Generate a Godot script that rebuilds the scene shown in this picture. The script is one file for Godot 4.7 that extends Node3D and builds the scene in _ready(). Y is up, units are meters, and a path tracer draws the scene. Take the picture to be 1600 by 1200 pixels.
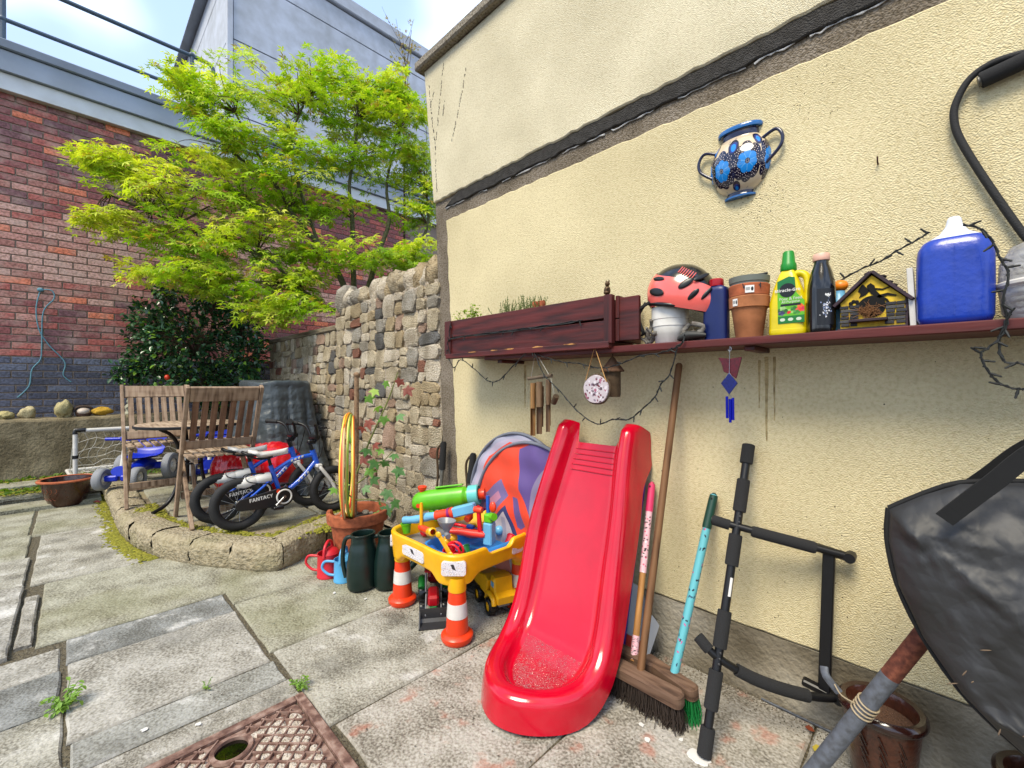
extends Node3D
# A small walled garden. The world's axes follow the walls: x runs along the yellow wall, z stands out from it, y is up.

class Geo:
	var v := PackedVector3Array()
	var n := PackedVector3Array()
	var uv := PackedVector2Array()
	var xf := Transform3D()

	func tri(a: Vector3, b: Vector3, c: Vector3, na: Vector3, nb: Vector3, nc: Vector3, ua := Vector2.ZERO, ub := Vector2.ZERO, uc := Vector2.ZERO) -> void:
		var g := (c - a).cross(b - a)
		if g.length_squared() < 1e-16:
			return
		if g.dot(na + nb + nc) < 0.0:
			v.append(xf * a); v.append(xf * c); v.append(xf * b)
			n.append((xf.basis * na).normalized()); n.append((xf.basis * nc).normalized()); n.append((xf.basis * nb).normalized())
			uv.append(ua); uv.append(uc); uv.append(ub)
		else:
			v.append(xf * a); v.append(xf * b); v.append(xf * c)
			n.append((xf.basis * na).normalized()); n.append((xf.basis * nb).normalized()); n.append((xf.basis * nc).normalized())
			uv.append(ua); uv.append(ub); uv.append(uc)

	func face(a: Vector3, b: Vector3, c: Vector3, out: Vector3) -> void:
		var g := (b - a).cross(c - a).normalized()
		if g.dot(out) < 0.0:
			g = -g
		tri(a, b, c, g, g, g)

	func quad(a: Vector3, b: Vector3, c: Vector3, d: Vector3, out: Vector3) -> void:
		var g := (b - a).cross(c - a)
		if g.length_squared() < 1e-14:
			g = (c - a).cross(d - a)
		g = g.normalized()
		if g.dot(out) < 0.0:
			g = -g
		tri(a, b, c, g, g, g, Vector2(0, 1), Vector2(1, 1), Vector2(1, 0))
		tri(a, c, d, g, g, g, Vector2(0, 1), Vector2(1, 0), Vector2(0, 0))

	func box(at: Vector3, size: Vector3, bevel := 0.0) -> void:
		var h := size * 0.5
		var b: float = minf(bevel, minf(h.x, minf(h.y, h.z)) * 0.9)
		var axes := [Vector3.RIGHT, Vector3.UP, Vector3.BACK]
		var hh := [h.x, h.y, h.z]
		for i in 3:
			var j := (i + 1) % 3
			var k := (i + 2) % 3
			for s in [-1.0, 1.0]:
				var o: Vector3 = at + axes[i] * (hh[i] * s)
				var p: Vector3 = axes[j] * (hh[j] - b)
				var q: Vector3 = axes[k] * (hh[k] - b)
				quad(o - p - q, o + p - q, o + p + q, o - p + q, axes[i] * s)
				if b > 0.0:
					for t in [-1.0, 1.0]:   # the chamfer between faces i and j
						var e1: Vector3 = axes[i] * (hh[i] * s) + axes[j] * ((hh[j] - b) * t)
						var e2: Vector3 = axes[i] * ((hh[i] - b) * s) + axes[j] * (hh[j] * t)
						quad(at + e1 - q, at + e2 - q, at + e2 + q, at + e1 + q, axes[i] * s + axes[j] * t)
		if b > 0.0:
			for sx in [-1.0, 1.0]:
				for sy in [-1.0, 1.0]:
					for sz in [-1.0, 1.0]:
						var c := Vector3(sx, sy, sz)
						face(at + c * Vector3(h.x, h.y - b, h.z - b), at + c * Vector3(h.x - b, h.y, h.z - b), at + c * Vector3(h.x - b, h.y - b, h.z), c)

	func tube(path: Array, radii, sides := 8, caps := true, closed := false, squash := 1.0) -> void:
		var m := path.size()
		var up := Vector3.UP
		var rings := []
		var norms := []
		var d0: Vector3 = (path[1] - path[0]).normalized()
		if absf(d0.dot(up)) > 0.9:
			up = Vector3.RIGHT
		for i in m:
			var d: Vector3
			if closed:
				d = path[(i + 1) % m] - path[(i - 1 + m) % m]
			else:
				d = path[mini(i + 1, m - 1)] - path[maxi(i - 1, 0)]
			d = d.normalized()
			var x := (up - d * up.dot(d)).normalized()
			var y := d.cross(x)
			up = x
			var r: float = radii if (radii is float or radii is int) else radii[i]
			var ring := []
			var nn := []
			for s in sides:
				var a := TAU * s / sides
				var o := x * cos(a) + y * (sin(a) * squash)
				ring.append(path[i] + o * r)
				nn.append((x * cos(a) + y * (sin(a) / squash)).normalized())
			rings.append(ring)
			norms.append(nn)
		var last := m if closed else m - 1
		for i in last:
			var j := (i + 1) % m
			for s in sides:
				var t := (s + 1) % sides
				var u0 := Vector2(float(i) / last, float(s) / sides)
				var u1 := Vector2(float(i + 1) / last, float(s) / sides)
				var u2 := Vector2(float(i + 1) / last, float(s + 1) / sides)
				var u3 := Vector2(float(i) / last, float(s + 1) / sides)
				tri(rings[i][s], rings[j][s], rings[j][t], norms[i][s], norms[j][s], norms[j][t], u0, u1, u2)
				tri(rings[i][s], rings[j][t], rings[i][t], norms[i][s], norms[j][t], norms[i][t], u0, u2, u3)
		if caps and not closed:
			for s in range(1, sides - 1):
				face(rings[0][0], rings[0][s], rings[0][s + 1], path[0] - path[1])
				face(rings[m - 1][0], rings[m - 1][s], rings[m - 1][s + 1], path[m - 1] - path[m - 2])

	func bar(a: Vector3, b: Vector3, r: float, sides := 8) -> void:
		tube([a, b], r, sides)

	# a flat bar with a rectangular section, `wide` along the direction `across`
	func plank(a: Vector3, b: Vector3, across: Vector3, wide: float, thick: float, bevel := 0.002) -> void:
		var keep := xf
		var y := (b - a).normalized()
		var x := (across - y * across.dot(y)).normalized()
		xf = keep * Transform3D(Basis(x, y, x.cross(y)), (a + b) * 0.5)
		box(Vector3.ZERO, Vector3(wide, a.distance_to(b), thick), bevel)
		xf = keep

	# profile: (radius, height) from bottom to top, turned round y; open ends are not closed
	func lathe(profile: Array, segs := 24, crease := 0.75, from := 0.0, to := TAU, squash := 1.0) -> void:
		var m := profile.size()
		var sn := []
		for i in m - 1:
			var d: Vector2 = (profile[i + 1] - profile[i]).normalized()
			sn.append(Vector2(d.y, -d.x))
		for i in m - 1:
			var n0: Vector2 = sn[i]
			var n1: Vector2 = sn[i]
			if i > 0 and sn[i - 1].dot(sn[i]) > crease:
				n0 = (sn[i - 1] + sn[i]).normalized()
			if i < m - 2 and sn[i + 1].dot(sn[i]) > crease:
				n1 = (sn[i + 1] + sn[i]).normalized()
			for s in segs:
				var a := from + (to - from) * s / segs
				var b := from + (to - from) * (s + 1) / segs
				var ca := Vector3(cos(a), 0, sin(a) * squash)
				var cb := Vector3(cos(b), 0, sin(b) * squash)
				var ka := Vector3(cos(a), 0, sin(a) / squash).normalized()
				var kb := Vector3(cos(b), 0, sin(b) / squash).normalized()
				var p0: Vector2 = profile[i]
				var p1: Vector2 = profile[i + 1]
				var q0 := ca * p0.x + Vector3.UP * p0.y
				var q1 := cb * p0.x + Vector3.UP * p0.y
				var q2 := cb * p1.x + Vector3.UP * p1.y
				var q3 := ca * p1.x + Vector3.UP * p1.y
				var v0 := 1.0 - float(i) / (m - 1)
				var v1 := 1.0 - float(i + 1) / (m - 1)
				var us := float(s) / segs
				var ut := float(s + 1) / segs
				tri(q0, q1, q2, ka * n0.x + Vector3.UP * n0.y, kb * n0.x + Vector3.UP * n0.y, kb * n1.x + Vector3.UP * n1.y, Vector2(us, v0), Vector2(ut, v0), Vector2(ut, v1))
				tri(q0, q2, q3, ka * n0.x + Vector3.UP * n0.y, kb * n1.x + Vector3.UP * n1.y, ka * n1.x + Vector3.UP * n1.y, Vector2(us, v0), Vector2(ut, v1), Vector2(us, v1))

	# an outline in x, y pushed out along z from z0 to z1, front edge chamfered
	func prism(poly: PackedVector2Array, z0: float, z1: float, bevel := 0.0) -> void:
		var ids := Geometry2D.triangulate_polygon(poly)
		var m := poly.size()
		var area := 0.0
		var lo := poly[0]
		var hi := poly[0]
		for i in m:
			area += poly[i].cross(poly[(i + 1) % m])
			lo = lo.min(poly[i])
			hi = hi.max(poly[i])
		var turn := 1.0 if area > 0 else -1.0
		var inner := PackedVector2Array()
		for i in m:
			var e0 := (poly[i] - poly[(i - 1 + m) % m]).normalized()
			var e1 := (poly[(i + 1) % m] - poly[i]).normalized()
			var o := (Vector2(-e0.y, e0.x) + Vector2(-e1.y, e1.x)) * turn
			o = o.normalized() if o.length() > 0.1 else Vector2.ZERO
			inner.append(poly[i] + o * bevel)
		var zb := z1 - bevel * signf(z1 - z0)
		var out := Vector3(0, 0, signf(z1 - z0))
		var span := (hi - lo).max(Vector2(1e-6, 1e-6))
		for k in range(0, ids.size(), 3):
			var a := inner[ids[k]]
			var b := inner[ids[k + 1]]
			var c := inner[ids[k + 2]]
			tri(Vector3(a.x, a.y, z1), Vector3(b.x, b.y, z1), Vector3(c.x, c.y, z1), out, out, out, uvof(a, lo, span), uvof(b, lo, span), uvof(c, lo, span))
			a = poly[ids[k]]; b = poly[ids[k + 1]]; c = poly[ids[k + 2]]
			tri(Vector3(a.x, a.y, z0), Vector3(b.x, b.y, z0), Vector3(c.x, c.y, z0), -out, -out, -out, uvof(a, lo, span), uvof(b, lo, span), uvof(c, lo, span))
		for i in m:
			var j := (i + 1) % m
			var e := (poly[j] - poly[i]).normalized()
			var o2 := Vector3(e.y, -e.x, 0) * turn
			quad(Vector3(poly[i].x, poly[i].y, z0), Vector3(poly[j].x, poly[j].y, z0), Vector3(poly[j].x, poly[j].y, zb), Vector3(poly[i].x, poly[i].y, zb), o2)
			if bevel > 0.0:
				quad(Vector3(poly[i].x, poly[i].y, zb), Vector3(poly[j].x, poly[j].y, zb), Vector3(inner[j].x, inner[j].y, z1), Vector3(inner[i].x, inner[i].y, z1), o2 + out)

	func uvof(p: Vector2, lo: Vector2, span: Vector2) -> Vector2:
		return Vector2((p.x - lo.x) / span.x, 1.0 - (p.y - lo.y) / span.y)

	# a smooth sheet: f(u, v) gives a point for u, v in 0..1; `flip` turns its front round
	func sheet(f: Callable, nu: int, nv: int, round_u := false, flip := false) -> void:
		var pts := []
		for i in nu + 1:
			var row := []
			for j in nv + 1:
				row.append(f.call(float(i) / nu, float(j) / nv))
			pts.append(row)
		var nor := []
		for i in nu + 1:
			var row := []
			for j in nv + 1:
				var i0 := i - 1
				var i1 := i + 1
				if round_u:
					i0 = (i - 1 + nu) % nu
					i1 = (i + 1) % nu
				else:
					i0 = maxi(i0, 0)
					i1 = mini(i1, nu)
				var du: Vector3 = pts[i1][j] - pts[i0][j]
				var dv: Vector3 = pts[i][mini(j + 1, nv)] - pts[i][maxi(j - 1, 0)]
				if du.length_squared() < 1e-12:
					var jj := 1 if j == 0 else nv - 1
					du = pts[i1][jj] - pts[i0][jj]
				var g := du.cross(dv).normalized()
				row.append(-g if flip else g)
			nor.append(row)
		for i in nu:
			for j in nv:
				var ua := Vector2(float(i) / nu, float(j) / nv)
				var ub := Vector2(float(i + 1) / nu, float(j) / nv)
				var uc := Vector2(float(i + 1) / nu, float(j + 1) / nv)
				var ud := Vector2(float(i) / nu, float(j + 1) / nv)
				tri(pts[i][j], pts[i + 1][j], pts[i + 1][j + 1], nor[i][j], nor[i + 1][j], nor[i + 1][j + 1], ua, ub, uc)
				tri(pts[i][j], pts[i + 1][j + 1], pts[i][j + 1], nor[i][j], nor[i + 1][j + 1], nor[i][j + 1], ua, uc, ud)

	func ball(at: Vector3, r: Vector3, segs := 16, rough := 0.0, noise: FastNoiseLite = null) -> void:
		var f := func(u: float, w: float) -> Vector3:
			var a := TAU * u
			var b := PI * (w - 0.5)
			var d := Vector3(cos(a) * cos(b), sin(b), -sin(a) * cos(b))
			var k := 1.0
			if noise:
				k += rough * noise.get_noise_3dv(d * 1.0 + at * 7.0)
			return at + d * r * k
		sheet(f, segs, maxi(6, segs / 2), true)

	func mesh() -> ArrayMesh:
		var arrays := []
		arrays.resize(Mesh.ARRAY_MAX)
		arrays[Mesh.ARRAY_VERTEX] = v
		arrays[Mesh.ARRAY_NORMAL] = n
		arrays[Mesh.ARRAY_TEX_UV] = uv
		arrays[Mesh.ARRAY_TEX_UV2] = uv
		var m := ArrayMesh.new()
		m.add_surface_from_arrays(Mesh.PRIMITIVE_TRIANGLES, arrays)
		return m

var taken := {}
var M := {}
var TX := {}
var rng := RandomNumberGenerator.new()

func numbered(called: String) -> String:
	var k: int = taken.get(called, 0)
	taken[called] = k + 1
	return called if k == 0 else "%s_%03d" % [called, k]

func tag(o: Node3D, label: String, category: String, group := "") -> Node3D:
	o.set_meta("label", label)
	o.set_meta("category", category)
	if group:
		o.set_meta("group", group)
	return o

func thing(called: String, label: String, category: String, at := Vector3.ZERO, turn := 0.0, group := "") -> Node3D:
	var o := Node3D.new()
	o.name = numbered(called)
	add_child(o)
	o.position = at
	o.rotation.y = turn
	tag(o, label, category, group)
	return o

func part(parent: Node3D, called: String, g, m: Material, at := Vector3.ZERO) -> MeshInstance3D:
	var o := MeshInstance3D.new()
	o.name = called
	o.mesh = g.mesh() if g is Geo else g
	o.material_override = m
	o.position = at
	parent.add_child(o, true)
	return o

func solo(called: String, label: String, category: String, g, m: Material, at := Vector3.ZERO, group := "") -> MeshInstance3D:
	var o := part(self, numbered(called), g, m, at)
	tag(o, label, category, group)
	return o

func setting(called: String, g, m: Material, parent: Node3D = null, kind := "structure") -> MeshInstance3D:
	var o := part(parent if parent else self, called, g, m)
	if parent == null or kind == "stuff":
		o.set_meta("kind", kind)
	return o

func setting_root(called: String) -> Node3D:
	var o := Node3D.new()
	o.name = called
	add_child(o)
	o.set_meta("kind", "structure")
	return o

func words(text: String, size: float, depth := 0.002, serif := false, bold := false) -> TextMesh:
	var t := TextMesh.new()
	var f := SystemFont.new()
	f.font_names = PackedStringArray(["Droid Serif" if serif else "Droid Sans"])
	f.font_weight = 700 if bold else 400
	t.font = f
	t.font_size = 32
	t.pixel_size = size / 32.0
	t.depth = depth
	t.text = text
	return t

func curve(points: Array, steps := 8) -> Array:   # a smooth path through points
	var c := Curve3D.new()
	var m := points.size()
	for i in m:
		var a: Vector3 = points[maxi(i - 1, 0)]
		var b: Vector3 = points[mini(i + 1, m - 1)]
		var h := (b - a) / 6.0
		c.add_point(points[i], -h, h)
	var out := []
	for i in m - 1:
		for k in steps:
			out.append(c.sample(i, float(k) / steps))
	out.append(points[m - 1])
	return out

func rot(axis: Vector3, deg: float, at := Vector3.ZERO) -> Transform3D:
	return Transform3D(Basis(axis.normalized(), deg_to_rad(deg)), at)

# ---- textures and materials
func noise_image(freq: float, octaves: int, seed_: int, w := 512, h := 512, type := FastNoiseLite.TYPE_SIMPLEX_SMOOTH) -> Image:
	var f := FastNoiseLite.new()
	f.noise_type = type
	f.seed = seed_
	f.frequency = freq
	f.fractal_octaves = octaves
	if type == FastNoiseLite.TYPE_CELLULAR:
		f.cellular_return_type = FastNoiseLite.RETURN_DISTANCE
		f.cellular_jitter = 1.0
	# tileable: the far margin is blended into the near one without losing contrast
	var mx := w / 6
	var my := h / 6
	var src := f.get_image(w + mx, h + my, false, false, true)
	src.convert(Image.FORMAT_L8)
	var d := src.get_data()
	var sw := w + mx
	for y in h + my:
		for x in mx:
			var t := float(x) / mx
			var v := 128.0 + ((d[y * sw + x] - 128.0) * t + (d[y * sw + x + w] - 128.0) * (1.0 - t)) / sqrt(t * t + (1.0 - t) * (1.0 - t))
			d[y * sw + x] = clampi(int(v), 0, 255)
	for y in my:
		var t := float(y) / my
		var k := sqrt(t * t + (1.0 - t) * (1.0 - t))
		for x in w:
			var v := 128.0 + ((d[y * sw + x] - 128.0) * t + (d[(y + h) * sw + x] - 128.0) * (1.0 - t)) / k
			d[y * sw + x] = clampi(int(v), 0, 255)
	var out := PackedByteArray()
	for y in h:
		out.append_array(d.slice(y * sw, y * sw + w))
	return Image.create_from_data(w, h, false, Image.FORMAT_L8, out)

func toned(im: Image, stops: Array) -> ImageTexture:   # stops: [place 0..1, Color]
	var g := Gradient.new()
	g.offsets = PackedFloat32Array(stops.map(func(s): return s[0]))
	g.colors = PackedColorArray(stops.map(func(s): return s[1]))
	var table := PackedByteArray()
	for i in 256:
		var c := g.sample(i / 255.0)
		table.append_array(PackedByteArray([c.r8, c.g8, c.b8, c.a8]))
	var src := im.get_data()
	var out := PackedByteArray()
	out.resize(src.size() * 4)
	for i in src.size():
		out.encode_u32(i * 4, table.decode_u32(src[i] * 4))
	return ImageTexture.create_from_image(Image.create_from_data(im.get_width(), im.get_height(), false, Image.FORMAT_RGBA8, out))

func grey(a: float, b := -1.0, c := -1.0) -> Color:
	return Color(a, a if b < 0 else b, a if c < 0 else c)

func mat(key: String, color: Color, rough := 0.8, o := {}) -> StandardMaterial3D:
	if M.has(key):
		return M[key]
	var m := StandardMaterial3D.new()
	m.resource_name = key
	m.albedo_color = color
	m.roughness = rough
	m.metallic = o.get("metal", 0.0)
	m.metallic_specular = o.get("spec", 0.5)
	if o.has("tex"):
		m.albedo_texture = TX[o.tex]
	if o.has("image"):
		m.albedo_texture = o.image
	if o.has("rough_tex"):
		m.roughness_texture = TX[o.rough_tex]
	if o.has("bump"):
		m.heightmap_enabled = true
		m.heightmap_texture = TX[o.bump]
		m.heightmap_scale = o.get("depth", 0.3)
	if not o.get("flat", false):
		m.uv1_triplanar = true
		m.uv1_world_triplanar = o.get("world", false)
		var s = o.get("scale", 2.0)
		m.uv1_scale = s if s is Vector3 else Vector3.ONE * s
	if o.has("detail"):
		m.detail_enabled = true
		m.detail_albedo = TX[o.detail]
		m.detail_blend_mode = o.get("detail_mode", BaseMaterial3D.BLEND_MODE_MUL)
		m.detail_uv_layer = BaseMaterial3D.DETAIL_UV_2
		if o.get("detail_flat", false) == false:
			m.uv2_triplanar = true
			m.uv2_world_triplanar = true
		m.uv2_scale = Vector3.ONE * o.get("detail_scale", 0.6)
	if o.has("coat"):
		m.clearcoat_enabled = true
		m.clearcoat = o.coat
		m.clearcoat_roughness = o.get("coat_rough", 0.1)
	if o.has("sheen"):
		m.rim_enabled = true
		m.rim = o.sheen
	if o.has("back"):
		m.backlight_enabled = true
		m.backlight = o.back
	if o.has("alpha"):
		m.transparency = BaseMaterial3D.TRANSPARENCY_ALPHA
		m.albedo_color.a = o.alpha
	if o.get("tint", false):
		m.vertex_color_use_as_albedo = true
	M[key] = m
	return m

func _ready() -> void:
	rng.seed = 7
	# camera, sky, sun, exposure
	var cam := Camera3D.new()
	cam.position = Vector3(0, 1.05, 1.62)
	cam.rotation.y = deg_to_rad(44.8)
	cam.fov = 82.85
	cam.near = 0.03
	cam.far = 200.0
	add_child(cam)
	var env := Environment.new()
	env.background_mode = Environment.BG_SKY
	var sky := ProceduralSkyMaterial.new()
	sky.sky_top_color = Color(0.62, 0.73, 0.90)
	sky.sky_horizon_color = Color(0.79, 0.85, 0.92)
	sky.sky_curve = 0.25
	sky.ground_bottom_color = Color(0.32, 0.31, 0.29)
	sky.ground_horizon_color = Color(0.55, 0.55, 0.54)
	sky.sun_angle_max = 2.0
	sky.sky_cover = cloud_cover()
	sky.sky_cover_modulate = Color(1, 1, 1, 0.42)
	sky.energy_multiplier = 1.0
	env.sky = Sky.new()
	env.sky.sky_material = sky
	env.background_energy_multiplier = 0.58
	env.tonemap_mode = Environment.TONE_MAPPER_LINEAR
	env.tonemap_exposure = 2.95
	env.sdfgi_enabled = true
	env.ssao_enabled = true
	env.ssil_enabled = true
	var we := WorldEnvironment.new()
	we.environment = env
	add_child(we)
	var sun := DirectionalLight3D.new()
	sun.light_energy = 0.5
	sun.light_color = Color(1.0, 0.96, 0.88)
	sun.light_angular_distance = 24.0
	sun.shadow_enabled = true
	sun.look_at_from_position(Vector3(0.5, 4.6, 3.2), Vector3.ZERO)
	add_child(sun)
	make_textures()
	make_materials()
	print("textures ", Time.get_ticks_msec())
	build_ground()
	build_patio()
	build_yellow_house()
	build_stone_wall()
	build_brick_building()
	build_clad_building()
	build_ledge_and_bed()
	print("setting ", Time.get_ticks_msec())
	build_plants()
	print("plants ", Time.get_ticks_msec())
	build_patio_things()
	build_ground_things()
	build_slide_corner()
	build_shelf()
	build_shelf_things()
	build_right_corner()
	build_small_things()
	print("things ", Time.get_ticks_msec())

func cloud_cover() -> ImageTexture:
	var f := FastNoiseLite.new()
	f.seed = 11
	f.frequency = 1.7
	f.fractal_octaves = 5
	var w := 512
	var h := 256
	var im := Image.create_empty(w, h, false, Image.FORMAT_RGBA8)
	for y in h:
		var el := PI * (0.5 - (y + 0.5) / h)
		for x in w:
			var az := TAU * (x + 0.5) / w
			var d := Vector3(cos(az) * cos(el), sin(el) * 1.8, sin(az) * cos(el))
			var k := clampf(f.get_noise_3dv(d) * 1.9 + 0.45, 0.0, 1.0)
			im.set_pixel(x, y, Color(1, 1, 1, k * k * (3 - 2 * k)))
	return ImageTexture.create_from_image(im)

func make_textures() -> void:
	var fine := noise_image(0.09, 4, 3)
	var mid := noise_image(0.02, 5, 5)
	var coarse := noise_image(0.006, 6, 9)
	TX.fine_bump = ImageTexture.create_from_image(fine)
	TX.mid_bump = ImageTexture.create_from_image(mid)
	TX.grain = toned(fine, [[0.15, grey(0.78)], [0.5, grey(0.92)], [0.85, grey(1.0)]])
	TX.patch = toned(coarse, [[0.15, grey(0.76, 0.74, 0.70)], [0.5, grey(0.91, 0.90, 0.88)], [0.85, grey(1.0)]])
	TX.smear = toned(coarse, [[0.1, grey(0.91, 0.905, 0.89)], [0.9, grey(1.0)]])
	TX.mottle = toned(mid, [[0.15, grey(0.72, 0.70, 0.67)], [0.45, grey(0.88, 0.87, 0.85)], [0.8, grey(1.0)]])
	var rc := noise_image(0.055, 3, 21, 1024, 1024)
	TX.roughcast = ImageTexture.create_from_image(rc)
	TX.paint = toned(noise_image(0.02, 6, 22, 1024, 1024), [[0.15, Color(0.93, 0.915, 0.88)], [0.45, Color(0.98, 0.975, 0.965)], [0.8, grey(1.0)]])
	var st := noise_image(0.03, 6, 33, 1024, 1024)
	TX.stone_bump = ImageTexture.create_from_image(st)
	TX.stone = toned(noise_image(0.03, 6, 35, 1024, 1024), [[0.1, grey(0.62, 0.60, 0.55)], [0.35, grey(0.84, 0.82, 0.78)], [0.6, grey(0.95)], [0.9, grey(1.0)]])
	# concrete: fine aggregate over broad weathering
	var agg := noise_image(0.12, 3, 43, 1024, 1024)
	var wea := noise_image(0.007, 8, 41, 1024, 1024)
	var dw := wea.get_data()
	var da := agg.get_data()
	for i in dw.size():
		dw[i] = clampi(int(dw[i] * 0.42 + da[i] * 0.58), 0, 255)
	var mix := Image.create_from_data(1024, 1024, false, Image.FORMAT_L8, dw)
	TX.slab = toned(mix, [[0.22, Color(0.56, 0.54, 0.50)], [0.38, Color(0.77, 0.755, 0.72)], [0.5, Color(0.88, 0.87, 0.845)], [0.62, Color(0.96, 0.955, 0.94)], [0.8, Color(1.0, 0.99, 0.98)]])
	TX.slab_bump = ImageTexture.create_from_image(noise_image(0.05, 5, 47, 1024, 1024))
	TX.speck = toned(noise_image(0.16, 2, 51, 1024, 1024), [[0.06, grey(0.45)], [0.14, grey(0.85)], [0.22, grey(1.0)], [1.0, grey(1.0)]])
	# algae and lichen on paving: olive film with gaps
	TX.weather = toned(noise_image(0.006, 8, 57, 1024, 1024), [[0.0, Color(0.20, 0.19, 0.17, 0.5)], [0.22, Color(0.26, 0.25, 0.22, 0.32)], [0.40, Color(0.3, 0.3, 0.26, 0.06)], [0.5, Color(0.8, 0.79, 0.76, 0.0)], [0.68, Color(0.82, 0.81, 0.78, 0.06)], [0.82, Color(0.85, 0.84, 0.82, 0.42)], [1.0, Color(0.87, 0.86, 0.84, 0.55)]])
	TX.algae = toned(noise_image(0.0045, 7, 61, 1024, 1024), [[0.0, Color(0.40, 0.40, 0.25, 0.5)], [0.3, Color(0.46, 0.45, 0.30, 0.3)], [0.52, Color(0.5, 0.48, 0.3, 0.0)], [1.0, Color(0.5, 0.48, 0.3, 0.0)]])
	TX.rosy = toned(noise_image(0.013, 8, 71, 1024, 1024), [[0.0, Color(0.58, 0.30, 0.22, 0.7)], [0.18, Color(0.66, 0.40, 0.31, 0.45)], [0.30, Color(0.7, 0.5, 0.42, 0.10)], [0.36, Color(0.7, 0.5, 0.42, 0.0)], [0.8, Color(0.4, 0.38, 0.3, 0.0)], [0.93, Color(0.36, 0.35, 0.27, 0.45)]])
	TX.bloom = toned(noise_image(0.01, 6, 81), [[0.0, Color(0.78, 0.68, 0.62, 0.0)], [0.45, Color(0.78, 0.68, 0.62, 0.05)], [0.8, Color(0.76, 0.66, 0.6, 0.4)], [1.0, Color(0.8, 0.7, 0.65, 0.5)]])
	# wood: fibres along u, and the same along v
	var w1 := noise_image(0.03, 5, 91, 48, 512)
	w1.resize(512, 512, Image.INTERPOLATE_CUBIC)
	var wy := w1.duplicate()
	wy.rotate_90(CLOCKWISE)
	TX.fibre_x = ImageTexture.create_from_image(w1)
	TX.fibre_y = ImageTexture.create_from_image(wy)
	TX.wood_x = toned(w1, [[0.12, grey(0.55, 0.50, 0.46)], [0.42, grey(0.84, 0.81, 0.78)], [0.75, grey(1.0)]])
	TX.wood_y = toned(wy, [[0.12, grey(0.55, 0.50, 0.46)], [0.42, grey(0.84, 0.81, 0.78)], [0.75, grey(1.0)]])
	TX.crumple = ImageTexture.create_from_image(crumple_image())
	TX.rust = toned(mid, [[0.2, Color(0.60, 0.49, 0.45)], [0.5, Color(0.82, 0.72, 0.67)], [0.75, Color(1, 0.95, 0.91)]])

func crumple_image() -> Image:   # creased sheet: ridges where two folds meet
	var a := noise_image(0.012, 1, 101)
	var b := noise_image(0.02, 1, 103)
	var c := noise_image(0.045, 2, 105)
	var da := a.get_data()
	var db := b.get_data()
	var dc := c.get_data()
	for i in da.size():
		var x := absf(da[i] / 255.0 - 0.5) * 2.0
		var y := absf(db[i] / 255.0 - 0.5) * 2.0
		da[i] = int(clampf(0.55 * x + 0.3 * y + 0.15 * dc[i] / 255.0, 0, 1) * 255)
	return Image.create_from_data(512, 512, false, Image.FORMAT_L8, da)

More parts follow.
